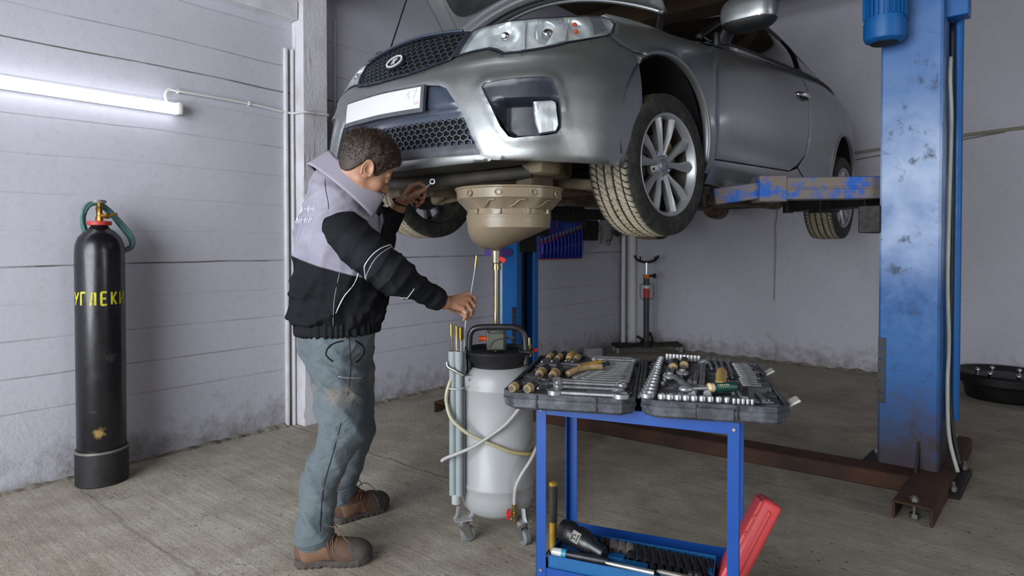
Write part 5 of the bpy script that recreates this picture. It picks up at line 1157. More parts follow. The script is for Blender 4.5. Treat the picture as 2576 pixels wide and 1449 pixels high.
    # eyes and brows
    for s_ in (-1, 1):
        b = MB(); c = HC + HM @ np.array([.0785, s_ * .031, -.012]) * k - B0; b.sph(c, .0120 * k, seg=16); b.build('eye', mat('eye_white', 'd8d2ca', .2) if 'eye_white' not in bpy.data.materials else bpy.data.materials['eye_white'], T)
        b = MB(); P = [Vector(HC + HM @ np.array([a, s_ * bb, c_]) * k - B0) for a, bb, c_ in ((.0965, .010, .012), (.094, .022, .017), (.086, .036, .018), (.074, .048, .012))]; b.tube(catmull(P, 4), .004, 6, flat=(1.2, .7)); b.build('eyebrow', M_hair, T, 180)
        b = MB(); P = [Vector(HC + HM @ np.array([a, s_ * bb, c_]) * k - B0) for a, bb, c_ in ((.092, .020, -.016), (.0945, .031, -.019), (.088, .043, -.016))]; b.tube(catmull(P, 4), .0016, 5); b.build('eyelashes', M_hair, T, 180)
    # ---- hair
    hl_f = [-.12, -.075, -.055, -.045, -.03, -.012, .004, .022, .034, .044, .058, .072, .085]; hl_u = [-.088, -.086, -.062, -.035, .004, .014, .008, -.022, -.020, .004, .030, .046, .060]
    rn = np.random.default_rng(3); ks = rn.normal(size=(14, 3)) * 95; ph = rn.uniform(0, 6, 14)
    def hairf(p):
        q = loc(p); sh = smin(skull(q), ellip(q, (-.045, 0, -.045), (.05, .060, .05)), .03); thick = np.interp(q[:, 2], [-.09, -.03, .02, .06, .1], [.002, .005, .013, .019, .021])
        rip = sum(np.sin(q @ ks[i] + ph[i]) for i in range(14)) / 14; d = sh - thick - .006 * rip * np.clip((q[:, 2] + .03) * 14, .15, 1)
        line = np.interp(q[:, 0], hl_f, hl_u); return smax(d, (line - q[:, 2]) * .8 + .002 * rip, .006) * k
    VA, FA = sdf_mesh(hairf, HC - [.18, .16, .16], HC + [.17, .15, .18], .0035)
    hair = raw('hair', VA - B0, FA, M_hair, T, 180)
    rn = np.random.default_rng(5); S = rn.choice(len(VA), 9000); P = VA[S]; e = .002
    N_ = np.stack([hairf(P + np.eye(3)[i] * e) - hairf(P - np.eye(3)[i] * e) for i in range(3)], 1); N_ /= np.linalg.norm(N_, axis=1)[:, None] + 1e-9
    q = loc(P); okk = (q[:, 2] > np.interp(q[:, 0], hl_f, hl_u) + .012) & (q[:, 2] > -.022) & (skull(q) > .0005); P, N_, q = P[okk], N_[okk], q[okk]
    wh = HC + HM @ np.array([-.055, .015, .095]) * k; dr = P - wh; dr /= np.linalg.norm(dr, axis=1)[:, None]; tang = dr - N_ * (dr * N_).sum(1)[:, None]; tang = tang + rn.normal(size=tang.shape) * .45 + .35 * np.sin(P @ ks[0] * .35)[:, None] * np.cross(N_, dr)
    Ls = np.interp(q[:, 2], [-.08, 0, .06, .1], [.005, .011, .020, .024]) * rn.uniform(.7, 1.3, len(P)); SV = []; SF = []
    for i in range(len(P)):
        n, tg = N_[i], tang[i] / np.linalg.norm(tang[i]); sd = np.cross(n, tg) * .0011; a = P[i] - n * .002; m_ = a + tg * Ls[i] * .5 + n * (Ls[i] * .09 + .002); c = a + tg * Ls[i] * .9 + n * Ls[i] * .02; j = len(SV)
        SV += [a - sd, a + sd, m_ + sd * .8, m_ - sd * .8, c]; SF += [(j, j + 1, j + 2, j + 3), (j + 3, j + 2, j + 4)]
    raw('hair_strands', np.array(SV) - B0, SF, M_hair, hair, 0)['kind'] = 'stuff'
    # ---- jacket
    def torso(p):
        d = ellip(p, (-.703, 2.53, .93), (.192, .20, .17), FR); d = smin(d, ellip(p, (-.690, 2.53, 1.04), (.192, .205, .20), FR), .05)
        d = smin(d, ellip(p, (-.702, 2.53, 1.20), (.172, .205, .20), FR), .05); d = smin(d, ellip(p, (-.712, 2.54, 1.36), (.112, .155, .125), FR), .06)
        d = smin(d, capsule(p, (-.70, 2.46, 1.34), (-.655, 2.62, 1.36), .095, .085), .05)
        d = smin(d, ellip(p, (-.730, 2.50, 1.42), (.070, .085, .080), FR), .04)
        d = smin(d, capsule(p, (-.69, 2.54, 1.36), (-.60, 2.55, 1.30), .10, .075), .05)
        d = smax(d, .862 + .04 * (p[:, 0] + .71) - p[:, 2], .02)
        fold = wav(p, [((.8, .2, -.9), 52, .6), ((.3, .1, 1), 70, .35), ((.9, -.3, -.35), 85, .25)], .0075, 11)
        lowf = np.clip((1.12 - p[:, 2]) * 8, 0, 1); d = d + fold * (1 + .9 * lowf)
        az = np.arctan2((p - [-.703, 2.53, 0]) @ Rd, (p - [-.703, 2.53, 0]) @ Fd); d = d + .006 * np.sin(az * 26 + 3 * np.sin(az * 5)) * np.clip(1 - np.abs(p[:, 2] - .90) / .055, 0, 1)
        return d
    put('jacket', torso, [-.97, 2.26, .82], [-.44, 2.82, 1.58], .0075, M_jack)
    def sleeve(S0, E_, W_, r0_, r1_, r2_, r3_, seed):
        def g(p):
            a1, a2 = (E_ - S0), (W_ - E_); L1, L2 = np.linalg.norm(a1), np.linalg.norm(a2); d = capsule(p, S0, E_, r0_, r1_); d = smin(d, capsule(p, E_, W_, r2_, r3_), .035)
            m = a2 / L2; d = smax(d, (p - W_) @ m - .004, .006)
            cr = wav(p, [(tuple(a1 / L1 + [.0, 0, .5]), 75, .45), (tuple(m + [.2, 0, -.3]), 95, .5), ((.3, .9, .2), 50, .3)], .0080, seed); el_ = np.exp(-(np.linalg.norm(p - E_, axis=1) / .11) ** 2)
            cuff = np.clip(((p - W_) @ m + .045) / .008, 0, 1); return d + cr * (.8 + .9 * el_) * (1 - .7 * cuff) - .0025 * cuff
        return g
    cR = wR + (elR - wR) * .03; put('sleeve', sleeve(shR, elR, cR, .094, .074, .070, .042, 21), [-.78, 2.17, .90], [-.24, 2.53, 1.36], .0065, M_jb)
    cL = wL + (elL - wL) * .12; put('sleeve', sleeve(shL, elL, cL, .088, .066, .060, .040, 22), [-.75, 2.58, 1.04], [-.45, 2.97, 1.45], .0075, M_jb)
    # piping round the upper arm and on the forearm
    def ringon(c, n_, rr, f_, a0=0, a1=2 * math.pi, w_=.0022, nm='piping'):
        n_ = np.array(n_, float); n_ /= np.linalg.norm(n_); a = np.cross(n_, [0, 0, 1.]); a /= np.linalg.norm(a); c2 = np.cross(n_, a); P = []
        for q_ in np.linspace(a0, a1, 40):
            dr_ = a * math.cos(q_) + c2 * math.sin(q_); lo_, hi_ = .02, .16
            for _ in range(16):
                mi = (lo_ + hi_) / 2
                if f_((np.array(c) + dr_ * mi)[None])[0] < 0: lo_ = mi
                else: hi_ = mi
            P.append(Vector(np.array(c) + dr_ * (lo_ + .0005) - B0))
        b = MB(); b.tube(P, w_, 6, closed=(a1 - a0 > 6.2)); b.build(nm, M_pip, T, 180)
    fR = sleeve(shR, elR, cR, .094, .074, .070, .042, 21); ax = elR - shR; m1 = shR + ax * .72; ringon(m1, ax + np.array([.02, 0, .02]), .09, fR, w_=.0022); ringon(m1 + ax * .06, ax + np.array([.02, 0, .02]), .09, fR, w_=.0010)
    ax2 = wR - elR; ringon(elR + ax2 * .30, ax2, .08, fR, w_=.0016, a0=.3, a1=2.6)
    # black shoulder panel over the chest in front
    # hem band with gathers
    def hem(p):
        d = ellip(p, (-.703, 2.532, .868), (.168, .182, .30), FR); d = smax(d, p[:, 2] - (.898 + .03 * (p[:, 0] + .71)), .010); d = smax(d, (.838 + .03 * (p[:, 0] + .71)) - p[:, 2], .010)
        az = np.arctan2((p - [-.703, 2.53, 0]) @ Rd, (p - [-.703, 2.53, 0]) @ Fd); return d + .0045 * np.sin(az * 44 + 2 * np.sin(az * 7))
    put('jacket_hem', hem, [-.92, 2.32, .81], [-.48, 2.75, .93], .0055, M_jb, it=2)
    # stand-up collar
    Kc = np.array([-.612, 2.475, 1.460]); A1 = np.array([.106, .015, -.090]); A2 = np.array([.020, -.082, .012]); n_ = np.cross(A1, A2); n_ /= np.linalg.norm(n_); n_ = n_ if n_[2] > 0 else -n_
    def colp(i, j, side=0):
        q_ = math.radians(20) + (2 * math.pi - math.radians(40)) * i; top_ = Kc + A1 * math.cos(q_) * 1.04 + A2 * math.sin(q_) * 1.0; bot = Kc - n_ * .088 + A1 * math.cos(q_) * 1.20 + A2 * math.sin(q_) * 1.24; w2 = top_ + (bot - top_) * j
        w2 = w2 + (Kc - w2) * (.0 + side) + n_ * .006 * math.sin(q_ * 5) * (1 - j); return Vector(w2 - B0)
    grid_mesh('collar', lambda i, j: colp(i, j), np.linspace(0, 1, 60), np.linspace(0, 1, 9), M_jg, T, 180, solid=.006)
    grid_mesh('collar_lining', lambda i, j: colp(i, j, .075), np.linspace(0, 1, 60), np.linspace(.0, 1, 5), M_jb, T, 180)
    b = MB(); b.tube([colp(.995 - 0 * j, j) for j in np.linspace(0, 1, 8)] + [Vector(np.array([-.515, 2.50, 1.33]) - B0), Vector(np.array([-.50, 2.49, 1.26]) - B0)], .008, 8, flat=(1.5, .5)); b.build('zip_flap', M_jb, T, 180)
    # unreadable white print at the edge of the back
    b = MB(); rn = np.random.default_rng(8); bk = -Fd
    for row, (z0, nsym) in enumerate(((1.315, 9), (1.275, 9))):
        for i in range(nsym):
            lat_ = -.07 + i * .022
            for st_ in range(3):
                pts_ = []
                for e_ in (0, 1):
                    zz = z0 + (e_ * .026 if st_ < 2 else .013) ; ll = lat_ + (st_ * .010 if st_ < 2 else e_ * .012); base = np.array([-.70, 2.53, zz]) + Rd * ll
                    lo_, hi_ = .02, .30
                    for _ in range(14):
                        mi = (lo_ + hi_) / 2
                        if torso((base + bk * mi)[None])[0] < 0: lo_ = mi
                        else: hi_ = mi
                    pts_.append(Vector(base + bk * (lo_ + .0012) - B0))
                if (i * 3 + st_ + row) % 5 != 4: b.tube(pts_, .0022, 5, flat=(.5, 1))
    b.build('back_print', mat('white_print', 'dfe3ee', .6, var=.03), T, 180)
    # ---- trousers
    hR, kR, sR, aR = np.array([-.703, 2.475, .80]), np.array([-.655, 2.42, .475]), np.array([-.728, 2.37, .295]), np.array([-.742, 2.338, .105]); hL, kL, aL = np.array([-.690, 2.64, .79]), np.array([-.672, 2.675, .40]), np.array([-.735, 2.70, .115])
    def trou(p):
        d = ellip(p, (-.708, 2.545, .815), (.148, .172, .12), FR); d = smin(d, capsule(p, hR, kR, .118, .088), .03)
        d = smin(d, capsule(p, kR, sR, .082, .068), .03); d = smin(d, capsule(p, sR, aR, .070, .073), .02)
        dl = smin(capsule(p, hL, kL, .112, .082), capsule(p, kL, aL, .078, .058), .03); d = smin(d, dl, .018)
        d = smin(d, ellip(p, (-.775, 2.52, .80), (.08, .12, .10), FR), .03)
        d = smax(d, .050 - p[:, 2] - .02 * (p[:, 0] + .73), .006); d = smax(d, p[:, 2] - .885, .01)
        fold = wav(p, [((.9, .2, .75), 60, .6), ((.5, -.3, 1), 85, .35), ((.7, .5, -.5), 45, .3)], .0080, 31); fk = np.exp(-(np.linalg.norm(p - kR, axis=1) / .13) ** 2) + np.exp(-((p[:, 2] - .14) / .08) ** 2) + .6 * np.exp(-((p[:, 2] - .70) / .07) ** 2); return d - .002 + fold * (.6 + .8 * fk) * np.clip((p[:, 2] - .05) * 9, .25, 1)
    put('trousers', trou, [-.92, 2.22, .05], [-.46, 2.84, .90], .0075, M_trou)
    # pocket zip and pocket mouth, placed on the cloth
    def onsurf(f_, p, dirn):
        p = np.array(p, float); dirn = np.array(dirn, float); dirn /= np.linalg.norm(dirn); lo_, hi_ = 0., .22
        for _ in range(16):
            mi = (lo_ + hi_) / 2
            if f_((p + dirn * mi)[None])[0] < 0: lo_ = mi
            else: hi_ = mi
        return Vector(p + dirn * (lo_ + .0005) - B0)
    cam_ = np.array([.26, -.96, .05])
    def line(f_, pts, w_, nm, m_, n=5, flat=(1, .5)):
        P = catmull(pts, n); b = MB(); b.tube([onsurf(f_, tuple(q_), cam_) for q_ in P], w_, 6, flat=flat); return b.build(nm, m_, T, 180)
    line(trou, [(-.69, 2.49, .690), (-.66, 2.49, .682), (-.62, 2.49, .675), (-.60, 2.49, .672)], .0035, 'pocket_zip', M_jg)
    line(trou, [(-.625, 2.49, .82), (-.595, 2.49, .795), (-.590, 2.49, .77), (-.605, 2.49, .745), (-.622, 2.49, .735)], .0035, 'pocket_mouth', M_jb)
    line(trou, [(-.71, 2.49, .745), (-.735, 2.49, .770), (-.725, 2.49, .80), (-.70, 2.49, .815), (-.67, 2.49, .822)], .003, 'back_pocket', M_jb)
    line(trou, [(-.640, 2.46, .84), (-.632, 2.45, .72), (-.64, 2.44, .62)], .0013, 'side_seam', M_jb); line(trou, [(-.66, 2.42, .52), (-.69, 2.40, .40), (-.715, 2.37, .28), (-.72, 2.35, .14)], .0013, 'side_seam', M_jb)
    line(torso, [(-.74, 2.50, 1.44), (-.735, 2.49, 1.40), (-.72, 2.47, 1.35), (-.715, 2.46, 1.32)], .0016, 'back_seam', M_jb)
    line(torso, [(-.69, 2.46, .93), (-.66, 2.46, .99), (-.62, 2.46, 1.04), (-.60, 2.46, 1.09)], .0022, 'pocket_piping', M_pip)
    line(torso, [(-.70, 2.46, .88), (-.695, 2.46, .98), (-.675, 2.46, 1.08)], .0014, 'side_seam', M_pip)
    # wristband
    b = MB(); d_ = (LHn[0] - elL); d_ /= np.linalg.norm(d_); Rm = frame(Vector(d_)); c = Vector(LHn[0] + np.array([-.004, 0, .004]) - B0); b.tube([c + Rm @ Vector((.0345 * math.cos(q_), .032 * math.sin(q_), 0)) for q_ in np.linspace(0, 2 * math.pi, 28, False)], .0045, 8, closed=True); b.build('wristband', M_seal, T, 180)
    # ---- boots
    M_leath = mat('brown_suede_boot', '5b4336', .85, var=.22, vs=16, bump=.5, bs=150); M_leath2 = mat('tan_suede_panel', '7a5a44', .85, var=.15, vs=20, bump=.4, bs=150); M_sole = mat('dusty_rubber_sole', '4a423f', .8, var=.2, vs=25, bump=.4, bs=120); M_lace = mat('brown_lace', '7a563c', .7)
    def boot(heel, toe, ank):
        heel = np.array([*heel, 0.]); toe = np.array([*toe, 0.]); d0 = toe - heel; L_ = np.linalg.norm(d0); d0 /= L_; n0 = np.array([-d0[1], d0[0], 0]); BM = np.stack([d0, n0, [0, 0, 1.]], 1)
        def up(p):
            q = (p - heel) @ BM; d = capsule(q, (.055, 0, .055), (.055 - .0, 0, .125), .044, .047); d = smin(d, ellip(q, (.06, 0, .055), (.062, .042, .050)), .02); d = smin(d, capsule(q, (.10, 0, .068), (.19, 0, .045), .043, .040), .03); d = smin(d, ellip(q, (L_ - .075, 0, .040), (.072, .052, .042)), .03); d = smax(d, .022 - q[:, 2], .004); d = smax(d, q[:, 2] - .145, .006)
            return d + .0018 * np.sin(q[:, 0] * 90 + 20 * q[:, 2]) * np.clip((q[:, 0] - .1) * 12, 0, 1)
        def so(p):
            q = (p - heel) @ BM; w_ = np.interp(q[:, 0], [0, .03, .12, .2, L_ - .05, L_ - .01, L_], [.030, .040, .040, .050, .052, .030, .01]); d = np.abs(q[:, 1]) - w_; d = smax(d, np.maximum(-q[:, 0], q[:, 0] - L_), .03); lift = np.interp(q[:, 0], [0, L_ * .7, L_], [0, 0, .012]); z_ = q[:, 2]; hh = np.interp(q[:, 0], [0, .09, .14, L_ * .8, L_], [.030, .030, .026, .030, .046])
            d = smax(d, z_ - hh, .004); d = smax(d, lift - z_ + .001, .004); d = smax(d, -(np.hypot(q[:, 0] - .115, z_ + .006) - .014), .003); return d + .0012 * np.sign(np.sin(q[:, 0] * 260)) * (z_ < .014)
        lo_ = np.minimum(heel, toe) - [.08, .09, .0]; hi_ = np.maximum(heel, toe) + [.08, .09, .16]; lo_[2] = -.008
        cap = lambda p: smax(up(p) - .0022, (L_ - .070 - .25 * ((p - heel) @ BM)[:, 2]) - ((p - heel) @ BM)[:, 0], .003)
        pan = lambda p: smax(smax(up(p) - .0014, np.abs(((p - heel) @ BM)[:, 0] - .095 + .3 * ((p - heel) @ BM)[:, 2]) - .055, .006), ((p - heel) @ BM)[:, 2] - .082, .004)
        bt = put('boot', up, lo_, hi_, .0045, M_leath, T, 2); put('toe_cap', cap, lo_, hi_, .0045, M_sole, bt, 2); put('side_panel', pan, lo_, hi_, .0045, M_leath2, bt, 2); put('sole', so, lo_, hi_, .0045, M_sole, bt, 1)
        b = MB()
        lw_ = lambda x, y, z: Vector(heel + BM @ np.array([x, y, z]) - B0)
        for i, (x, z) in enumerate(((.105, .128), (.122, .115), (.14, .102), (.158, .092), (.176, .084))):
            b.tube(catmull([lw_(x - .012, -.042, z - .030), lw_(x, -.022, z - .001), lw_(x + .006, .022, z - .001), lw_(x + .0, .042, z - .03)], 4), .0022, 6); b.tube(catmull([lw_(x + .006, -.042, z - .034), lw_(x, -.016, z + .001), lw_(x - .010, .022, z + .004)], 4), .0022, 6)
        b.tube(catmull([lw_(.112, -.01, .13), lw_(.13, -.02, .148), (lw_(.16, -.022, .135)), lw_(.185, -.028, .105), lw_(.20, -.03, .092)], 6), .0018, 6); b.tube(catmull([lw_(.112, -.01, .13), lw_(.10, .0, .155), lw_(.13, .02, .150), lw_(.15, .03, .12)], 6), .0018, 6)
        b.build('laces', M_lace, bt, 180)
        return bt
    boot((-.808, 2.318), (-.522, 2.352), aR); boot((-.765, 2.665), (-.560, 2.835), aL)
    # the wrench in the left hand: a thing of its own
    p0, p1 = Vector((-.412, 2.768, 1.410)), Vector((-.345, 2.766, 1.4715)); d_ = (p1 - p0).normalized(); wv = d_.cross(Vector((0, 1, 0))).normalized(); R3 = Matrix((d_, wv, d_.cross(wv))).transposed()
    w_ = empty('ring_spanner', tuple(p0), label='small chrome ring spanner held up in the left hand of the mechanic', cat='wrench')
    b = MB(); b.box(d_ * .035, (.085, .011, .006), R3, .0025, 2); b.build('shank', M_chr0, w_)
    b = MB(); c = d_ * .085; prf = []
    for q_ in np.linspace(0, 2 * math.pi, 32, False):
        X, Y = R3 @ Vector((math.cos(q_), 0, 0)), R3 @ Vector((0, math.sin(q_), 0)); N3 = R3 @ Vector((0, 0, 1)); rd = X + Y; prf.append([c + rd * .0125 + N3 * .005, c + rd * .0125 - N3 * .005, c + rd * .0075 - N3 * .005, c + rd * .0075 + N3 * .005])
    b.rings(prf, closed=True); b.build('ring', M_chr0, w_)
mechanic()
# ---------------------------------------------------------------- tool cart
M_cart = mat('blue_cart_paint', '043f88', .45, var=.05, vs=3, bump=.04, bs=300, spec=.4)
SX, SY = Vector((.927, -.375, 0)).normalized(), Vector((.375, .927, 0)).normalized(); S0 = Vector((.069, 1.80, 0))
CT = empty('tool_cart', tuple(S0), math.atan2(SX.y, SX.x), 'bright blue steel tool cart with a shelf, in front of the oil drainer', 'tool cart')
Wc, Dc = .552, .32
for (x, y, sx, sy) in ((0, 0, 1, 1), (Wc, 0, -1, 1), (0, Dc, 1, -1), (Wc, Dc, -1, -1)):
    b = MB(); b.box((x + sx * .015, y + sy * .001, .395), (.030, .002, .69), None); b.box((x + sx * .001, y + sy * .015, .395), (.002, .030, .69), None); leg = b.build('leg', M_cart, CT, 0)
    b = MB(); b.cyl((x + sx * .012, y + sy * .012, .028), (x + sx * .012, y + sy * .012, .06), .006); b.cyl((x + sx * .012 - .008, y + sy * .012, .022), (x + sx * .012 + .008, y + sy * .012, .022), .022, seg=20); b.build('castor', M_seal, leg)
    for z in ((.722, .258) if y == 0 else ()):
        b = MB(); b.cyl((x + sx * .015, y - .001, z), (x + sx * .015, y - .004, z), .0055, .004, seg=16); b.build('bolt', M_zinc, leg)
def trayc(name, z0, h, lip):
    b = MB(); b.box((Wc / 2, Dc / 2, z0), (Wc - .004, Dc - .004, .002)); t_ = .0015
    for cx, cy, lx, ly in ((Wc / 2, .003, Wc - .004, t_), (Wc / 2, Dc - .003, Wc - .004, t_), (.003, Dc / 2, t_, Dc - .004), (Wc - .003, Dc / 2, t_, Dc - .004)): b.box((cx, cy, z0 + (lip - h) / 2), (lx, ly, h + lip))
    return b.build(name, M_cart, CT, 0)
trayc('top_tray', .743, .035, .0); trayc('lower_shelf', .236, .03, .030)
# ---------------------------------------------------------------- big tool case, opened flat on the cart
CX = Vector((.973, -.23, 0)).normalized(); CY = Vector((.23, .973, 0)).normalized(); C0 = Vector((.401, 1.93, 0)) - CX * .37 - CY * .315
CRZ = math.atan2(CX.y, CX.x); ZR = .792
def cw(x, y, z=ZR): return C0 + CX * x + CY * y + Vector((0, 0, z))
t = NT('scuffed_charcoal_plastic'); n = t.noise(20, 6, .7); t.set(Base_Color=t.mix(t.ramp01(n, .45, .8), lin('303238'), lin('63656a')), Roughness=.5); t.bump(t.noise(300, 3), .2, .001); M_case = t.m
KC = empty('tool_case', tuple(cw(0, 0, .7455)), CRZ, 'large dark plastic tool case lying open across the top of the blue cart', 'tool case')
Hc = ZR - .7455
def half(x0, x1):
    c = .035; y0, y1 = 0, .61
    def oc(e, z): return [Vector((x0 + e, y0 + c + e * .4, z)), Vector((x0 + c + e * .4, y0 + e, z)), Vector((x1 - c - e * .4, y0 + e, z)), Vector((x1 - e, y0 + c + e * .4, z)), Vector((x1 - e, y1 - c - e * .4, z)), Vector((x1 - c - e * .4, y1 - e, z)), Vector((x0 + c + e * .4, y1 - e, z)), Vector((x0 + e, y1 - c - e * .4, z))]
    b = MB(); b.rings([oc(.012, .0), oc(.003, .008), oc(.003, .019), oc(.0, .020), oc(0, .031), oc(.0025, .032), oc(.001, Hc), oc(.007, Hc + .001), oc(.009, Hc - .006)], True, False)
    sh = b.build('case_shell', M_case, KC, 25)
    # moulded liner with channels
    hx, hy = 110, 170; xs = np.linspace(x0 + .008, x1 - .008, hx); ys = np.linspace(y0 + .008, y1 - .008, hy); rn = np.random.default_rng(int(x0 * 100) + 2)
    pads = [(rn.uniform(x0 + .02, x1 - .03), rn.uniform(.02, .58), rn.uniform(.015, .05), rn.uniform(.008, .03), rn.uniform(.003, .011), rn.choice([0, 0, 1.5, .2])) for _ in range(150)]
    M_lin = bpy.data.materials.get('grey_liner') or mat('grey_liner', '5b5c62', .6, var=.25, vs=30, bump=.2, bs=300)
    def zf(x, y):
        z = Hc - .015
        for (a, b_, w_, h_, dz, an) in pads:
            u_, v_ = (x - a) * math.cos(an) + (y - b_) * math.sin(an), -(x - a) * math.sin(an) + (y - b_) * math.cos(an)
            if abs(u_) < w_ and abs(v_) < h_: z = max(z, Hc - .015 + dz)
        return z
    grid_mesh('moulded_liner', lambda x, y: Vector((x, y, zf(x, y))), xs, ys, M_lin, sh, 30)
    for yy in (.10, .26) if x0 == 0 else (.14, .24): 
        b = MB(); b.box((x0 + yy, -.0005, .026), (.004, .003, .036), None); b.build('case_rib', M_seal, sh, 0)
    return sh
half(0, .362); half(.374, .742)
b = MB(); b.box((.268, .275, Hc - .0125), (.08, .47, .002))
for y in (.045, .062, .100, .134, .178, .2185, .246, .274, .302, .330, .358, .386, .414, .442, .470, .505): b.box((.268, y, Hc - .006), (.085, .010, .016), None, .002)
b.build('divider', bpy.data.materials['grey_liner'], KC, 0); b = MB(); b.box((.70, .36, Hc - .0135), (.07, .36, .002))
for y in (.20, .228, .255, .282, .308, .335, .361, .388, .414, .440, .467, .493, .520): b.box((.690, y + .0015, Hc - .008), (.045, .004, .013), None, .001)
b.box((.715, .26, Hc - .008), (.03, .06, .012)); b.box((.72, .50, Hc - .008), (.025, .06, .012)); b.build('divider', bpy.data.materials['grey_liner'], KC, 0)
b = MB(); b.cyl((.368, .05, Hc - .004), (.368, .57, Hc - .004), .005, seg=10); b.build('hinge', M_case, KC)
M_latch = mat('clear_latch', 'b9b9b6', .2)
for y in (.09, .47):
    b = MB(); b.box((.758, y, Hc - .004), (.035, .05, .006), Matrix.Rotation(-.55, 3, 'Y'), .002); b.build('latch', M_latch, KC)
b = MB(); b.box((.56, -.003, .022), (.09, .006, .03), None, .002); b.build('carry_handle_mount', M_case, KC, 0)
# ---- hand tools
M_chr = mat('satin_chrome_steel', 'b0b2b4', .30, .72, var=.14, vs=30); M_dull = mat('worn_tool_steel', '858585', .45, .6, var=.2, vs=30); M_tan = mat('dirty_tan_grip', 'a58a62', .6, var=.25, vs=40); M_dk = mat('dark_green_grip', '2b3833', .5, var=.15, vs=40); M_yel = mat('dirty_yellow_grip', 'b8903a', .55, var=.2, vs=40)
def place(o, x, y, ang, dz=0, tilt=0): o.location = cw(x, y, ZR + dz); o.rotation_euler = (0, tilt, CRZ + ang); return o
ORD = ['first', 'second', 'third', 'fourth', 'fifth', 'sixth', 'seventh', 'eighth', 'ninth', 'tenth', 'eleventh', 'twelfth', 'thirteenth', 'fourteenth', 'fifteenth', 'sixteenth', 'seventeenth', 'eighteenth', 'nineteenth', 'twentieth']
def wrench(L, wd, label, kind='combo', group='wrenches in the left half of the case'):
    # along +x from the ring end to the open jaw
    b = MB(); th = .0028 + wd * .08
    b.box((L / 2, 0, th), (L - wd * 1.6, wd * .42, th * 1.5), None, th * .3)
    def rg(cx, r):
        R = []
        for q in np.linspace(0, 2 * math.pi, 24, False):
            c_, s_ = math.cos(q), math.sin(q); R.append([Vector((cx + c_ * rr, s_ * rr, zz)) for rr, zz in ((r, th * 2), (r, .0003), (r * .62, .0003), (r * .62, th * 2))])
        b.rings(R, closed=True)
    def jaw(cx, r, s):
        P = [(r * math.cos(q), r * math.sin(q)) for q in np.linspace(.55, 2 * math.pi - .55, 20)]; P += [(r * .25, -r * .42), (-r * .25, -r * .40), (-r * .32, 0), (-r * .25, r * .40), (r * .25, r * .42)]
        b.prism(P, .0003, th * 2, Matrix.Translation((cx, 0, 0)) @ Matrix.Rotation(.26 if s > 0 else math.pi + .26, 4, 'Z'))
    (rg if kind != 'open' else lambda cx, r: jaw(cx, r, -1))(wd * .55, wd * .55)
    if kind == 'ring': rg(L - wd * .55, wd * .55)
    else: jaw(L - wd * .6, wd * .62, 1)
    o = b.build('wrench', M_chr, None, 40); return tag(o, label, 'wrench', group)
WR = [(.013, .128, .345, .036, 'combo'), (.085, .13, .33, .030, 'open'), (.118, .125, .335, .026, 'ring'), (.150, .118, .325, .026, 'ring'), (.205, .168, .338, .024, 'combo'), (.232, .180, .338, .023, 'combo'), (.260, .188, .338, .022, 'combo'), (.288, .196, .339, .021, 'combo'), (.316, .203, .339, .020, 'combo'), (.344, .208, .340, .019, 'combo'), (.372, .212, .340, .018, 'combo'), (.400, .216, .340, .017, 'combo'), (.428, .219, .340, .016, 'combo'), (.456, .222, .340, .015, 'combo'), (.484, .215, .341, .015, 'combo'), (.525, .190, .345, .020, 'ring')]
KN = {'combo': 'chrome combination wrench', 'open': 'chrome open-ended wrench', 'ring': 'polished double-ring wrench'}
for i, (y, x0, x1, wd, kd) in enumerate(WR):
    o = wrench(x1 - x0, wd, '%s in the left half of the case, %s counting from the front edge' % (KN[kd], ORD[i]), kd); place(o, x0, y + .0, RNG.uniform(-.02, .02), .0 + (.004 if i in (2, 3) else 0))
def driver(p0, p1, hl, r, ga, gb, label, shaft=True):
    p0, p1 = Vector((*p0, 0)), Vector((*p1, 0)); d = p1 - p0; t_ = empty('screwdriver', label=label, cat='screwdriver', group='screwdrivers in the left half of the case'); place(t_, p0.x, p0.y, math.atan2(d.y, d.x), r * .85); L_ = d.length
    # handle at the origin end, shaft along +x
    M = Matrix.Rotation(math.pi / 2, 3, 'Y')
    b = MB(); b.lathe([(0, 0), (r * .8, .002), (r, .010), (r * .93, hl * .35), (r, hl * .6), (r * .62, hl * .86), (r * .75, hl * .93), (r * .45, hl)], M=M, seg=14); h = b.build('grip', ga, t_)
    b = MB(); b.lathe([(r * 1.01, hl * .60), (r * .9, hl * .74), (r * .66, hl * .86), (r * .80, hl * .93), (r * .5, hl * 1.005)], M=M, seg=14, cap=(False, False)); b.build('collar', gb, h)
    if L_ > hl + .01: b = MB(); b.cyl((hl, 0, 0), (L_, 0, 0), .003, seg=8); b.box((L_, 0, 0), (.008, .006, .0014)); b.build('shaft', M_dull, t_)
driver((.043, .050), (.030, -.005), .052, .014, M_dk, M_tan, 'stubby screwdriver with a tan-tipped grip at the front left corner of the case')
driver((.086, .050), (.072, -.005), .052, .014, M_dk, M_tan, 'stubby screwdriver with a tan-tipped grip, second from the front left corner')
driver((.078, .285), (.066, .060), .105, .016, M_dk, M_tan, 'dark green screwdriver with a tan collar in the middle of the left half')
driver((.120, .280), (.102, .010), .105, .016, M_dk, M_tan, 'dark green screwdriver lying beside the pliers with its shaft to the front')
driver((.058, .575), (.040, .400), .10, .012, M_dk, M_tan, 'slim dark screwdriver at the rear left corner of the case')
driver((.094, .570), (.070, .420), .10, .012, M_dk, M_tan, 'slim dark screwdriver, second from the rear left corner')
driver((.124, .560), (.116, .430), .085, .014, M_yel, M_tan, 'screwdriver with a yellow grip near the rear edge of the left half')
driver((.150, .570), (.138, .430), .095, .012, M_dk, M_tan, 'dark screwdriver with a tan collar right of the yellow one near the rear edge')
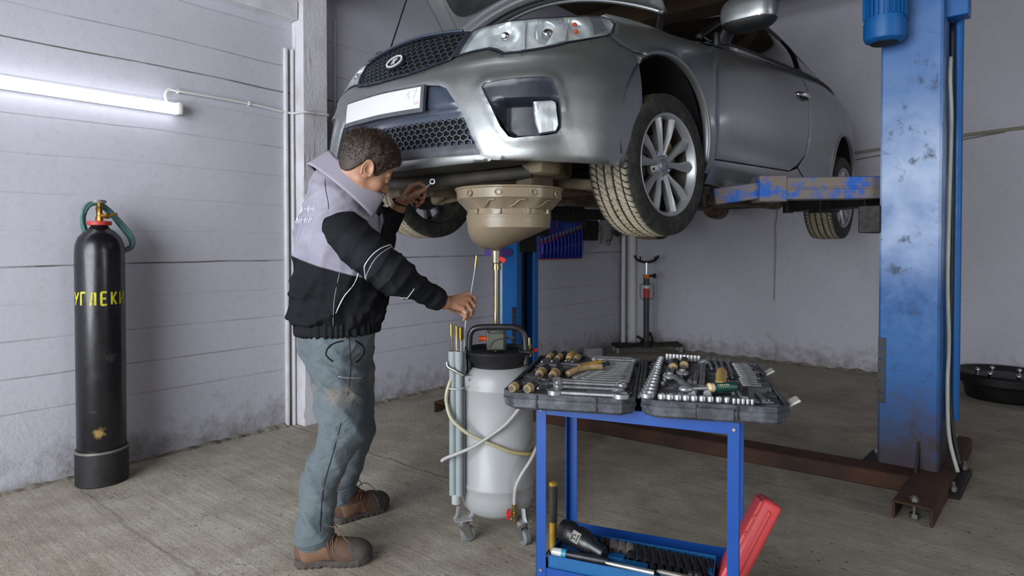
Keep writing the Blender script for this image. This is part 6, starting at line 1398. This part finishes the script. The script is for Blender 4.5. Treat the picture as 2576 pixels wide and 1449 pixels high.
def pliers(x, y, ang, label, s=1.):
    t_ = empty('pliers', label=label, cat='pliers'); place(t_, x, y, ang, .009)
    for sg, m_ in ((1, M_yel), (-1, M_dk)):
        b = MB(); b.tube(catmull([(.03 * s, sg * .004, 0), (.06 * s, sg * .016, 0), (.10 * s, sg * .022, 0), (.15 * s, sg * .014, 0)], 6), .0085, 10, flat=(.9, 1)); b.build('grip', m_, t_, 180)
    b = MB(); b.cyl((.012, 0, -.005), (.012, 0, .005), .012); b.prism([(.02, .010), (-.05 * s, .004), (-.05 * s, -.004), (.02, -.010)], -.004, .004, None, .001); b.build('jaws', M_dull, t_)
pliers(.158, .315, .95, 'pliers with yellow and dark grips between the screwdrivers and the wrenches'); 
b = MB(); b.tube(catmull([(0, 0, 0), (.03, .002, .006), (.07, .004, .010), (.10, -.004, .012), (.13, -.012, .010)], 5), .010, 10); o = b.build('hook_tool', M_tan, None, 180); tag(o, 'curved tan-gripped tool lying against the pliers', 'hand tool'); place(o, .150, .235, .85, .008)
def socket(r, h, m=M_chr, hexi=True):
    b = MB(); b.lathe([(r, 0), (r * 1.0, h), (r * .94, h + .001), (r * .74, h + .0006), (r * .70, h * .35), (.0005, h * .33)], seg=20, cap=(True, False)); return b
def put_socket(x, y, r, h, label, group, lying=None, m=M_chr, name='socket'):
    o = socket(r, h).build(name, m, None, 40); tag(o, label, 'socket', group)
    place(o, x, y, 0, 0)
    if lying is not None: o.rotation_euler = (math.radians(lying), 0, CRZ); o.location = cw(x, y, ZR + .002)
    return o
for i in range(15):
    f = i / 14; f2 = 1 - (1 - f) ** 1.15; put_socket(.392 + .034 * f2, .042 + .545 * f2, .0215 - .0125 * f, .010, 'upright chrome socket in the row beside the hinge, %s counting from the front' % ORD[i], 'sockets in the row along the hinge')
for i in range(10):
    f = i / 9; put_socket(.447 + .105 * f, .592 - .012 * f, .0055, .020, 'small chrome socket standing along the rear edge of the right half, %s from the left' % ORD[i], 'small sockets along the rear edge')
for i in range(9):
    f = i / 8; put_socket(.428 + .162 * f, .026, .0105 - .003 * f, .012, 'chrome socket along the front edge of the right half, %s from the left' % ORD[i], 'sockets along the front edge')
for i in range(5): put_socket(.606 + .011 * i, .018, .0042, .012, 'tiny chrome socket in the right part of the front row, %s from the left' % ORD[i], 'tiny sockets along the front edge')
def bar(name, p0, p1, prof, label, cat, m=M_dull, dz=.008, group=None):
    p0, p1 = Vector((*p0, 0)), Vector((*p1, 0)); d = p1 - p0; L_ = d.length; b = MB(); b.lathe([(r, x * L_) for r, x in prof], M=Matrix.Rotation(math.pi / 2, 3, 'Y'), seg=14); o = b.build(name, m, None, 40); tag(o, label, cat, group); return place(o, p0.x, p0.y, math.atan2(d.y, d.x), dz)
def ratchet(p0, p1, hr, label, grip):
    p0, p1 = Vector((*p0, 0)), Vector((*p1, 0)); d = p1 - p0; L_ = d.length; t_ = empty('ratchet', label=label, cat='ratchet'); place(t_, p0.x, p0.y, math.atan2(d.y, d.x), .010)
    b = MB(); b.sph((0, 0, 0), hr, (1.25, 1, .55), 20); b.cyl((0, 0, hr * .4), (0, 0, hr * .75), hr * .5); b.build('head', M_chr, t_)
    b = MB(); b.lathe([(hr * .35, hr), (hr * .33, L_ * .5), (hr * .4, L_ * .56)], M=Matrix.Rotation(math.pi / 2, 3, 'Y'), seg=12); b.build('neck', M_chr, t_)
    b = MB(); b.lathe([(hr * .5, L_ * .54), (hr * .68, L_ * .60), (hr * .55, L_ * .75), (hr * .72, L_ * .95), (hr * .5, L_)], M=Matrix.Rotation(math.pi / 2, 3, 'Y'), seg=14); g = b.build('grip', grip, t_); b = MB(); b.lathe([(hr * .56, L_ * .535), (hr * .78, L_ * .56), (hr * .72, L_ * .62)], M=Matrix.Rotation(math.pi / 2, 3, 'Y'), seg=14); b.build('grip_collar', M_tan, g)
ratchet((.452, .262), (.474, .515), .019, 'ratchet with a tan-collared grip, left one of the pair in the right half', M_dk)
ratchet((.490, .318), (.505, .545), .019, 'ratchet with a brown grip, right one of the pair in the right half', mat('brown_grip', '4d3f33', .6))
bar('extension_bar', (.440, .28), (.462, .54), [(.008, 0), (.008, .12), (.005, .14), (.005, .86), (.007, .88), (.007, 1)], 'long thin extension bar left of the two ratchets', 'extension bar')
bar('universal_joint', (.466, .232), (.505, .085), [(.007, 0), (.009, .1), (.006, .3), (.010, .45), (.006, .6), (.009, .8), (.008, 1)], 'dark universal joint lying diagonally across the right half', 'socket joint', dz=.016)
bar('extension_bar', (.480, .215), (.487, .29), [(.008, 0), (.008, .3), (.005, .4), (.005, 1)], 'short extension bar in the centre of the right half', 'extension bar')
bar('extension_bar', (.505, .20), (.513, .27), [(.008, 0), (.008, .3), (.005, .4), (.005, 1)], 'short extension bar right of the centre of the right half', 'extension bar')
bar('extension_bar', (.520, .20), (.532, .33), [(.006, 0), (.0075, .2), (.006, .3), (.006, 1)], 'stubby dark bar left of the big open wrench', 'extension bar')
o = wrench(.43, .034, 'wide flat wrench standing out down the middle of the right half', 'combo', None); place(o, .566, .55, math.radians(-94.5), .003)
ex = [(.583, .600, .583, .430), (.604, .600, .600, .360), (.625, .595, .612, .355), (.645, .590, .632, .300)]
for i, (a, b_, c, d_) in enumerate(ex): bar('socket_bit', (a, b_), (c, d_), [(.007, 0), (.0075, .12), (.004, .2), (.0035, .55), (.006, .62), (.004, .75), (.003, 1)], 'long silvery bit socket in the upper middle of the right half, %s from the left' % ORD[i], 'bit socket', M_chr, group='long bit sockets')
t_ = empty('screwdriver', label='thick corded screwdriver handle of pale yellow plastic in the right half', cat='screwdriver'); place(t_, .584, .135, math.radians(84), .014)
b = MB(); b.lathe([(.002, 0), (.0155, .003), (.0165, .02), (.0145, .10), (.0165, .17), (.0155, .205), (.010, .212)], M=Matrix.Rotation(math.pi / 2, 3, 'Y'), seg=20); b.build('grip', mat('pale_yellow_grip', 'b79a55', .6, var=.12, vs=60, bump=.3, bs=200), t_)
b = MB(); b.cyl((.21, 0, 0), (.26, 0, 0), .006, seg=12); b.build('shaft', M_chr, t_)
# green-handled ratchet across the front
t_ = empty('ratchet', label='small ratchet with a dark green printed grip lying across the front of the right half', cat='ratchet'); place(t_, .491, .066, .42, .020)
b = MB(); b.sph((0, 0, 0), .017, (1.2, 1, .6), 20); b.cyl((0, 0, 0), (.07, 0, 0), .0055, seg=12); b.build('head', M_chr, t_)
b = MB(); b.lathe([(.008, .062), (.013, .066), (.012, .078)], M=Matrix.Rotation(math.pi / 2, 3, 'Y'), seg=16); b.build('collar', mat('cream_collar', 'cdb489', .5), t_)
b = MB(); b.lathe([(.010, .077), (.013, .085), (.0125, .11), (.014, .13), (.012, .142), (.006, .145)], M=Matrix.Rotation(math.pi / 2, 3, 'Y'), seg=20); g = b.build('grip', mat('bottle_green_grip', '143f38', .4, var=.1), t_)
b = MB()
for i in range(9): b.box((.088 + i * .0055, -.0095 - .0004 * (i % 2), .0085), (.0022, .0008, .0035 + .001 * (i % 3)), Matrix.Rotation(-.75, 3, 'X'))
for i in range(8): b.box((.090 + i * .0055, -.0122, .0035), (.0014, .0008, .0022), Matrix.Rotation(-.3, 3, 'X'))
b.build('grip_print', mat('cream_print', 'c9c3a4', .5), g, 0)
bar('socket_adapter', (.505, .06), (.512, .11), [(.010, 0), (.013, .3), (.013, .8), (.010, 1)], 'stout chrome adapter left of the yellow handle', 'socket adapter', M_chr); bar('socket_adapter', (.545, .07), (.556, .17), [(.010, 0), (.012, .3), (.008, .6), (.010, 1)], 'chrome adapter just left of the yellow handle', 'socket adapter', M_chr)
bar('socket_adapter', (.615, .14), (.622, .22), [(.010, 0), (.013, .3), (.010, .6), (.008, 1)], 'chrome adapter right of the yellow handle', 'socket adapter', M_chr)
for i in range(13):
    yy = .215 + i * .0265; o = bar('hex_bit', (.655 - .006 * (i < 4), yy), (.708 - .008 * (i < 4) + .004 * math.sin(i * 2), yy - .004), [(.0042, 0), (.0045, .1), (.0042, .4), (.0028, .45), (.0024, 1)], 'slim bit in the stacked rows at the right of the case, %s from the front' % ORD[i], 'bit', M_chr, .006, 'bits in the stacked rows')
for nm, (x, y), lb in (('nut_splitter', (.632, .060), 'narrow T-shaped chrome tool at the front right of the case'),):
    b = MB(); b.box((0, .06, .005), (.007, .13, .005), None, .001); b.cyl((-.004, -.006, .006), (.012, -.006, .006), .006); o = b.build('t_handle', M_chr, None, 40); tag(o, lb, 'hand tool'); place(o, x, y, .05)
for (x, y, s, lb) in ((.655, .050, 1, 'flared steel trim tool at the front right, left one of two'), (.687, .052, -1, 'flared steel trim tool at the front right, nearest the corner')):
    b = MB(); b.prism([(-.014, -.02), (.014, -.02), (.006, .03), (.005, .12), (-.005, .12), (-.006, .03)], .002, .006, None, .001)
    for q in (-.006, .006): b.cyl((q, -.008, .006), (q, -.008, .0085), .003)
    o = b.build('trim_tool', M_dull, None, 40); tag(o, lb, 'hand tool'); place(o, x, y, -.08 * s)
for i in range(16):
    x, y = .42 + RNG.uniform(0, .20), .06 + RNG.uniform(0, .38)
    if .555 < x < .60 and y < .45: x -= .06
    o = socket(RNG.uniform(.006, .010), .010).build('socket', M_dull, None, 40); tag(o, 'dull loose socket pressed into the liner between the ratchets and bars', 'socket', 'dull loose sockets in the liner'); place(o, x, y, 0, -.006)
# ---- things on the lower shelf
MS = Matrix((SX, SY, Vector((0, 0, 1)))).transposed(); SRZ = math.atan2(SX.y, SX.x)
def sw_(x, y, z): return S0 + SX * x + SY * y + Vector((0, 0, z))
M_lb = mat('sky_blue_moulded_plastic', '0b568c', .45, var=.10, vs=8)
bx0, bx1, by0, by1, bz0, bz1 = .034, .483, .012, .185, .238, .300
SB = empty('socket_set_case', tuple(sw_(0, 0, 0)), SRZ, 'open sky-blue case of black impact sockets on the lower shelf of the cart', 'tool case')
b = MB(); W_, D_ = bx1 - bx0, by1 - by0
for cx, cy, lx, ly in (((bx0 + bx1) / 2, by0, W_, .004), ((bx0 + bx1) / 2, by1, W_, .004), (bx0, (by0 + by1) / 2, .004, D_), (bx1, (by0 + by1) / 2, .004, D_)): b.box((cx, cy, (bz0 + bz1) / 2), (lx, ly, bz1 - bz0), None, .001)
b.box(((bx0 + bx1) / 2, (by0 + by1) / 2, bz0 + .003), (W_, D_, .006)); b.build('tray', M_lb, SB, 0)
b = MB(); b.box(((bx0 + bx1) / 2, (by0 + by1) / 2 + .01, bz1 - .018), (W_ - .012, D_ - .04, .008), None, .002)
for x, y, lx, ly in ((.275, .060, .07, .030), (.215, .085, .05, .03), (.470, .04, .02, .05), (.470, .10, .02, .03), (.40, .030, .10, .01)): b.box((x, y, bz1 - .010), (lx, ly, .016), None, .002)
b.build('insert', M_lb, SB, 0)
M_imp = mat('black_phosphate_socket', '35353a', .4, .6, var=.2, vs=30); M_lgt = mat('bare_grey_socket', '8d857e', .45, .6, var=.2, vs=20)
def imp(x, y, r, L_, m_, label, tilt=.30):
    b = MB(); b.lathe([(r * .75, 0), (r, L_ * .3), (r, L_), (r * .95, L_ + .001), (r * .66, L_), (r * .62, L_ * .6), (.0005, L_ * .6)], seg=22, cap=(True, False)); o = b.build('impact_socket', m_, None, 40); tag(o, label, 'socket', 'impact sockets in the blue case')
    o.location = sw_(x, y, bz1 - .012 + r * .85); o.rotation_euler = (math.pi / 2 + tilt * .6, 0, SRZ + .25)
for i in range(14):
    f = i / 13; r = .0150 - .0045 * f; imp(.165 + .300 * f ** .95, .158, r, .042, M_lgt if i in (1, 2, 3) else M_imp, ('pale bare-metal' if i in (1, 2, 3) else 'black') + ' impact socket in the rear row on the shelf, %s from the left' % ORD[i])
for i in range(10):
    f = i / 9; imp(.252 + .205 * f, .112, .0135 - .004 * f, .034, M_imp, 'black impact socket in the middle row on the shelf, %s from the left' % ORD[i])
for i in range(7):
    f = i / 6; imp(.32 + .135 * f, .078, .0088, .026, M_imp, 'small black impact socket in the front row on the shelf, %s from the left' % ORD[i])
# chisels and pipes along the front
def lay(name, p0, p1, prof, m_, label, cat, z):
    a, c = sw_(*p0, z), sw_(*p1, z); d = c - a; b = MB(); b.lathe([(r, x * d.length) for r, x in prof], M=frame(d), seg=14); o = b.build(name, m_, None, 40); o.location = a; return tag(o, label, cat)
t_ = empty('torch', tuple(sw_(.040, .028, bz1 + .004)), SRZ, 'grey and turquoise tube with a clear head at the front left of the blue case', 'hand tool'); Ml = Matrix.Rotation(math.pi / 2, 3, 'Y')
b = MB(); b.lathe([(.011, 0), (.012, .02), (.012, .032)], M=Ml, seg=16); b.build('head', M_latch, t_); b = MB(); b.lathe([(.013, .030), (.013, .044)], M=Ml, seg=16); b.build('collar', mat('turquoise_plastic', '1f7f9a', .4), t_); b = MB(); b.lathe([(.010, .044), (.011, .10), (.012, .13), (.009, .165)], M=Ml, seg=16); b.build('body', M_imp, t_)
lay('chisel', (.200, .022), (.335, .016), [(.004, 0), (.006, .1), (.007, .6), (.008, 1)], M_chr, 'bright steel chisel along the front rim of the blue case', 'chisel', bz1 + .004)
lay('punch', (.340, .030), (.470, .022), [(.004, 0), (.007, .1), (.008, .7), (.005, 1)], M_lgt, 'dull steel punch right of the bright chisel on the blue case', 'punch', bz1 + .004)
lay('spark_plug_socket', (.455, .052), (.42, .040), [(.009, 0), (.012, .3), (.009, .5), (.013, .8), (.009, 1)], M_imp, 'dark jointed adapter at the right front of the blue case', 'socket adapter', bz1 + .004)
# impact gun
g0 = sw_(.052, .108, .335); g1 = sw_(.195, .048, .312); d = g1 - g0; IG = empty('impact_gun', tuple(g0), 0, 'black impact gun lying in the left end of the blue socket case', 'power tool'); Rg = frame(d)
b = MB(); b.lathe([(.020, -.012), (.030, -.006), (.033, .01), (.033, .035), (.031, .04), (.030, .085), (.026, .105), (.019, .115), (.019, .145), (.016, .15)], M=Rg, seg=28); b.build('body', mat('rubbery_black', '1c1c20', .38, var=.1, coat=.1), IG)
b = MB(); b.lathe([(.0335, .012), (.0345, .014), (.0345, .030), (.0335, .032)], M=Rg, seg=28, cap=(False, False)); b.build('band', M_seal, IG)
b = MB(); vn = (Vector((0, -1, .35)) - d.normalized() * Vector((0, -1, .35)).dot(d.normalized())).normalized(); sd = d.normalized().cross(vn); Rl = Matrix((d.normalized(), sd, vn)).transposed(); b.box(d.normalized() * .062 + vn * .0305, (.030, .032, .003), Rl, .001); lb = b.build('label', mat('worn_silver_label', '8e8c7e', .35, .3), IG, 0)
b = MB()
for k, (x_, y_, lx, ly) in enumerate(((.052, .006, .004, .016), (.060, .006, .012, .003), (.058, -.004, .010, .003), (.070, .002, .003, .018), (.072, -.008, .006, .003))): b.box(d.normalized() * x_ + sd * y_ + vn * .0323, (lx, ly, .001), Rl)
b.build('label_print', M_seal, lb, 0)
b = MB(); b.box(d * .25 - vn * .028 + Vector((.02, .03, 0)), (.03, .03, .05), Rl, .01, 2); b.build('grip', M_blk, IG)
# hammer standing on its head
HM_ = empty('hammer', tuple(sw_(.018, .104, .240)), 0, 'hammer standing on its head on the shelf, its black and yellow handle upright', 'hammer')
b = MB(); b.lathe([(.009, .02), (.0105, .03), (.0110, .10), (.0105, .115)], seg=16); b.build('lower_handle', mat('scuffed_yellow_handle', 'b08a2c', .5, var=.2, vs=30), HM_)
b = MB(); b.lathe([(.0108, .115), (.0118, .118), (.0125, .17), (.0122, .222), (.0126, .226)], seg=16); b.build('grip', mat('worn_black_grip', '35352f', .6, var=.2, vs=50), HM_); b = MB(); b.lathe([(.0126, .226), (.0126, .232), (.009, .236)], seg=16); b.build('end_cap', bpy.data.materials['scuffed_yellow_handle'], HM_)
b = MB(); b.box((0, .01, .012), (.026, .08, .024), MS, .004); b.build('head', M_dull, HM_)
# red moulded case leaning out at the right end
RC = empty('red_case', (.594, 1.733, .243), 0, 'red plastic tool case leaning outwards at the right end of the lower shelf', 'tool case')
up_ = Vector((.50, .10, .86)).normalized(); dp = Vector((.30, .93, -.2)); dp = (dp - up_ * dp.dot(up_)).normalized(); sdv = dp.cross(up_).normalized(); Rr = Matrix((sdv, dp, up_)).transposed(); M_red = mat('faded_red_plastic', 'b93a3c', .5, var=.08, vs=6, bump=.15, bs=120)
b = MB(); b.box(up_ * .135 - dp * .0, (.052, .16, .27), Rr, .012, 3); b.box(up_ * .135 - sdv * .018, (.030, .145, .25), Rr, .008, 2); b.build('shell', M_red, RC)
b = MB(); b.box(up_ * .135 + sdv * .0 - dp * .080, (.012, .008, .22), Rr, .003); b.box(up_ * .135 + sdv * .021, (.004, .11, .20), Rr, .002)
for k in range(4): b.box(up_ * (.06 + .05 * k) - sdv * .02 - dp * .074, (.022, .006, .012), Rr, .002)
b.build('ridge', M_red, RC)
# ---------------------------------------------------------------- transmission jack by the back corner
TJ = empty('transmission_jack', (1.47, 6.87, 0), .1, 'black hydraulic jack on a low wheeled base standing by the back wall corner', 'jack')
b = MB()
for a in (-.30, .12, math.pi - .12, math.pi + .30): b.box((.19 * math.cos(a), .19 * math.sin(a), .085), (.38, .055, .035), Matrix.Rotation(a, 3, 'Z'), .004)
b.cyl((0, 0, .06), (0, 0, .12), .07); b.build('base', M_grime, TJ)
for x, y in ((-.35, -.10), (.35, -.10), (-.36, .05), (.36, .05)):
    b = MB(); b.cyl((x - .012, y, .03), (x + .012, y, .03), .03, seg=18); b.box((x, y, .055), (.032, .03, .03)); b.build('castor', M_gcast if False else mat('pale_castor', '8c9494', .5) if 'pale_castor' not in bpy.data.materials else bpy.data.materials['pale_castor'], TJ)
b = MB(); b.cyl((0, 0, .1), (0, 0, .84), .032, seg=20); b.build('cylinder', mat('dark_grey_jack_paint', '34373b', .4), TJ)
b = MB(); b.cyl((0, 0, .60), (0, 0, .70), .0335, seg=20); b.build('red_label', mat('red_label', 'c22f2c', .5), TJ); b = MB(); b.cyl((0, 0, .81), (0, 0, .85), .035, seg=20); b.build('orange_band', mat('orange_band', 'd8742a', .5), TJ)
b = MB(); b.cyl((0, 0, .70), (0, 0, .73), .0335, seg=20); b.build('white_label', M_plw, TJ)
b = MB(); b.cyl((0, 0, .84), (0, 0, .99), .013, seg=14); b.build('ram', M_chrome, TJ)
b = MB(); b.tube(catmull([(-.13, 0, 1.06), (-.12, 0, 1.03), (-.08, 0, 1.0), (0, 0, .985), (.08, 0, 1.0), (.12, 0, 1.03), (.13, 0, 1.06)], 5), .015, 10)
for x in (-.075, .075): b.tube([(x, -.03, .995), (x * 1.12, -.04, 1.05)], .010, 8)
b.build('saddle', M_seal, TJ, 180)
b = MB(); b.cyl((.03, 0, .835), (.08, 0, .835), .014); b.cyl((.08, 0, .835), (.10, 0, .835), .028); b.build('knob', M_grime, TJ)
b = MB(); b.tube([(-.075, -.02, .60), (-.06, -.02, .585), (.06, -.02, .585), (.075, -.02, .60), (.075, -.02, .735), (.06, -.02, .75), (-.06, -.02, .75), (-.075, -.02, .735)], .004, 6, closed=True); b.build('wire_handle', M_grime, TJ, 180)
b = MB(); b.box((-.06, 0, .15), (.10, .05, .03), Matrix.Rotation(.5, 3, 'Y'), .005); b.box((.06, 0, .16), (.02, .05, .12), Matrix.Rotation(-.3, 3, 'Y'), .004); b.build('foot_pedal', M_grime, TJ)
# grey box on the floor by the left wall
b = MB(); b.box((0, 0, .045), (.17, .10, .09), None, .006); o = b.build('box', mat('pale_grey_box', '96949c', .6), None); o.location = (.86, 6.62, 0); o.rotation_euler = (0, 0, .3); tag(o, 'small pale grey box on the floor left of the hydraulic jack', 'box')
# black round wheel thing on the floor at the right
BW = empty('steel_wheel', (3.80, 4.83, 0), 0, 'black steel wheel with bright nuts lying on the floor by the back wall', 'wheel')
b = MB(); b.lathe([(.22, .0), (.24, .0), (.255, .03), (.262, .09), (.275, .12), (.315, .125), (.328, .135), (.330, .19), (.318, .205), (.30, .20), (.27, .175), (.20, .165), (.12, .185), (.0, .185)], seg=56, cap=(False, False)); b.build('rim', mat('sooty_black_steel', '0e0e10', .5, .2), BW)
for k in range(6):
    a = k * math.pi / 3 + .35; b = MB(); b.sph((.17 * math.cos(a), .17 * math.sin(a), .20), .017); b.cyl((.17 * math.cos(a), .17 * math.sin(a), .165), (.17 * math.cos(a), .17 * math.sin(a), .20), .016); b.build('wheel_nut', M_chrome, BW)
# ---------------------------------------------------------------- things hung on the far left wall
M_rb = mat('royal_blue_cloth', '0c2f9c', .6, var=.12, vs=6); M_rr = mat('red_binding', 'a3242e', .6)
WRl = empty('wrench_roll', tuple(rm(-1.27, .02, 1.27)), math.atan2(DU.y, DU.x), 'royal blue cloth wrench holder with red edging hung on the left wall', 'tool roll')
# local: x along the wall, -y into the room
b = MB(); b.box((0, -.0, .01), (.74, .012, .50), None, .003); b.build('backing', M_rb, WRl, 0)
for k in range(12):
    x = -.345 + .0625 * k; ztop = -.085 + .15 * k / 11
    b = MB(); b.tube([(x, -.014, -.22), (x, -.020, -.15), (x, -.020, ztop - .02), (x, -.014, ztop)], .024, 10, flat=(1, .45) if False else (.45, 1)); b.build('pocket', M_rb, WRl, 180)
b = MB(); b.tube([(-.365, -.026, -.085), (.365, -.026, .072)], .006, 6); b.tube([(-.37, -.01, -.235), (.37, -.01, -.235), (.37, -.01, .26), (-.37, -.01, .26)], .006, 6, closed=True)
b.tube(catmull([(-.30, -.012, .165), (-.12, -.012, .165), (-.085, -.012, .14), (-.08, -.012, .10), (-.10, -.012, .065), (-.20, -.012, .04), (-.28, -.012, .0)], 5), .004, 6); b.build('edging', M_rr, WRl, 180)
M_wht = mat('white_cloth_print', 'c9cdd8', .6); M_lbl = mat('pale_blue_print', '3f79c6', .6)
b = MB(); zc = .19; b.tube([(.02 + .034 * math.cos(q), -.008, zc + .034 * math.sin(q)) for q in np.linspace(0, 2 * math.pi, 24, False)], .0045, 6, closed=True); b.tube([(.02, -.008, zc + .03), (.02, -.008, zc), (.045, -.008, zc - .02)], .005, 6); b.tube([(.02, -.008, zc), (-.005, -.008, zc - .02)], .005, 6)
FT = {'L': [(0, 1, 0, 0), (0, 0, 1, 0)], 'I': [(.5, 0, .5, 1)], 'C': [(1, 1, 0, 1), (0, 1, 0, 0), (0, 0, 1, 0)], 'O': [(0, 0, 0, 1), (0, 1, 1, 1), (1, 1, 1, 0), (1, 0, 0, 0)], 'T': [(.5, 0, .5, 1), (0, 1, 1, 1)], 'A': [(0, 0, .5, 1), (.5, 1, 1, 0), (.25, .4, .75, .4)]}
for i, ch in enumerate('LICOTA'):
    for x0, y0, x1, y1 in FT[ch]: b.tube([(.078 + i * .042 + x0 * .028, -.009, zc - .028 + y0 * .045), (.078 + i * .042 + x1 * .028, -.009, zc - .028 + y1 * .045)], .0045, 6)
b.build('logo', M_wht, WRl, 180)
b = MB()
for k, z_ in enumerate((.115, .095, .075, .055)): b.box((.16 - .01 * k, -.008, z_), (.24 - .03 * k, .003, .006))
b.build('small_print', M_lbl, WRl, 0)
wg = wrench(.20, .034, None, 'combo', None); wg.data.materials.clear(); wg.data.materials.append(M_chr); wlist = [wg]
for k in range(1, 12): c = wg.copy(); COL.objects.link(c); wlist.append(c)
for k, o in enumerate(wlist):
    x = -.345 + .0625 * k; zt_ = -.085 + .15 * k / 11 + .055; p = rm(-1.27, .02, 1.27) + DU * x + DV * .020 + Vector((0, 0, zt_)); s = .8 + .03 * k
    o.matrix_world = Matrix.Translation(p) @ Matrix((Vector((0, 0, -1)), DU, DV * -1.)).transposed().to_4x4() @ Matrix.Scale(s, 4)
    tag(o, 'silvery wrench head sticking out of the blue wall holder, %s pocket from the left' % ORD[k], 'wrench', 'wrenches in the blue wall holder')
# black pouch with a yellow-brown strap
PC = empty('pouch', tuple(rm(-.73, .03, 1.33)), math.atan2(DU.y, DU.x), 'black pouch with a hanging yellow-brown strap on the wall right of the blue wrench holder', 'pouch')
b = MB(); b.box((-.02, -.01, .0), (.27, .05, .22), None, .015, 2); b.build('body', mat('black_brown_canvas', '1c1512', .8, var=.2), PC); b = MB(); b.tube(catmull([(.11, -.03, .07), (.16, -.03, .05), (.185, -.03, -.02), (.17, -.03, -.10), (.15, -.03, -.14)], 6), .012, 8, flat=(.4, 1)); b.build('strap', mat('mustard_strap', '7a6230', .7), PC, 180)
HK = empty('hanging_clamp', tuple(rm(-.30, .03, 1.36)), math.atan2(DU.y, DU.x), 'brass-coloured clamp with a round black knob hanging on the wall near the corner', 'clamp')
b = MB(); b.tube(catmull([(0, -.01, .16), (.01, -.01, .08), (.03, -.01, .02), (.01, -.02, -.06), (-.03, -.02, -.12), (-.06, -.02, -.15)], 6), .010, 8); b.tube([(-.09 + .03 * math.cos(q), -.02, -.16 + .03 * math.sin(q)) for q in np.linspace(0, 6, 14)], .008, 8); b.build('clamp_body', M_brass2 if False else mat('tarnished_brass', '8f8560', .4, .8), HK, 180)
b = MB(); b.sph((.07, -.04, -.045), .05, (1, .6, 1)); b.cyl((.01, -.02, -.05), (.06, -.03, -.045), .012); b.build('knob', M_seal, HK)
b = MB(); b.tube(catmull([(0, 0, .10), (.008, -.005, .03), (.0, -.005, -.04), (.006, -.01, -.09)], 6), .008, 8); b.sph((.0, -.01, .10), .02); o = b.build('hook_tool', M_chrome, None, 180); o.location = rm(-.56, .025, 1.40); tag(o, 'small chrome hook hanging beside the black pouch', 'hook')
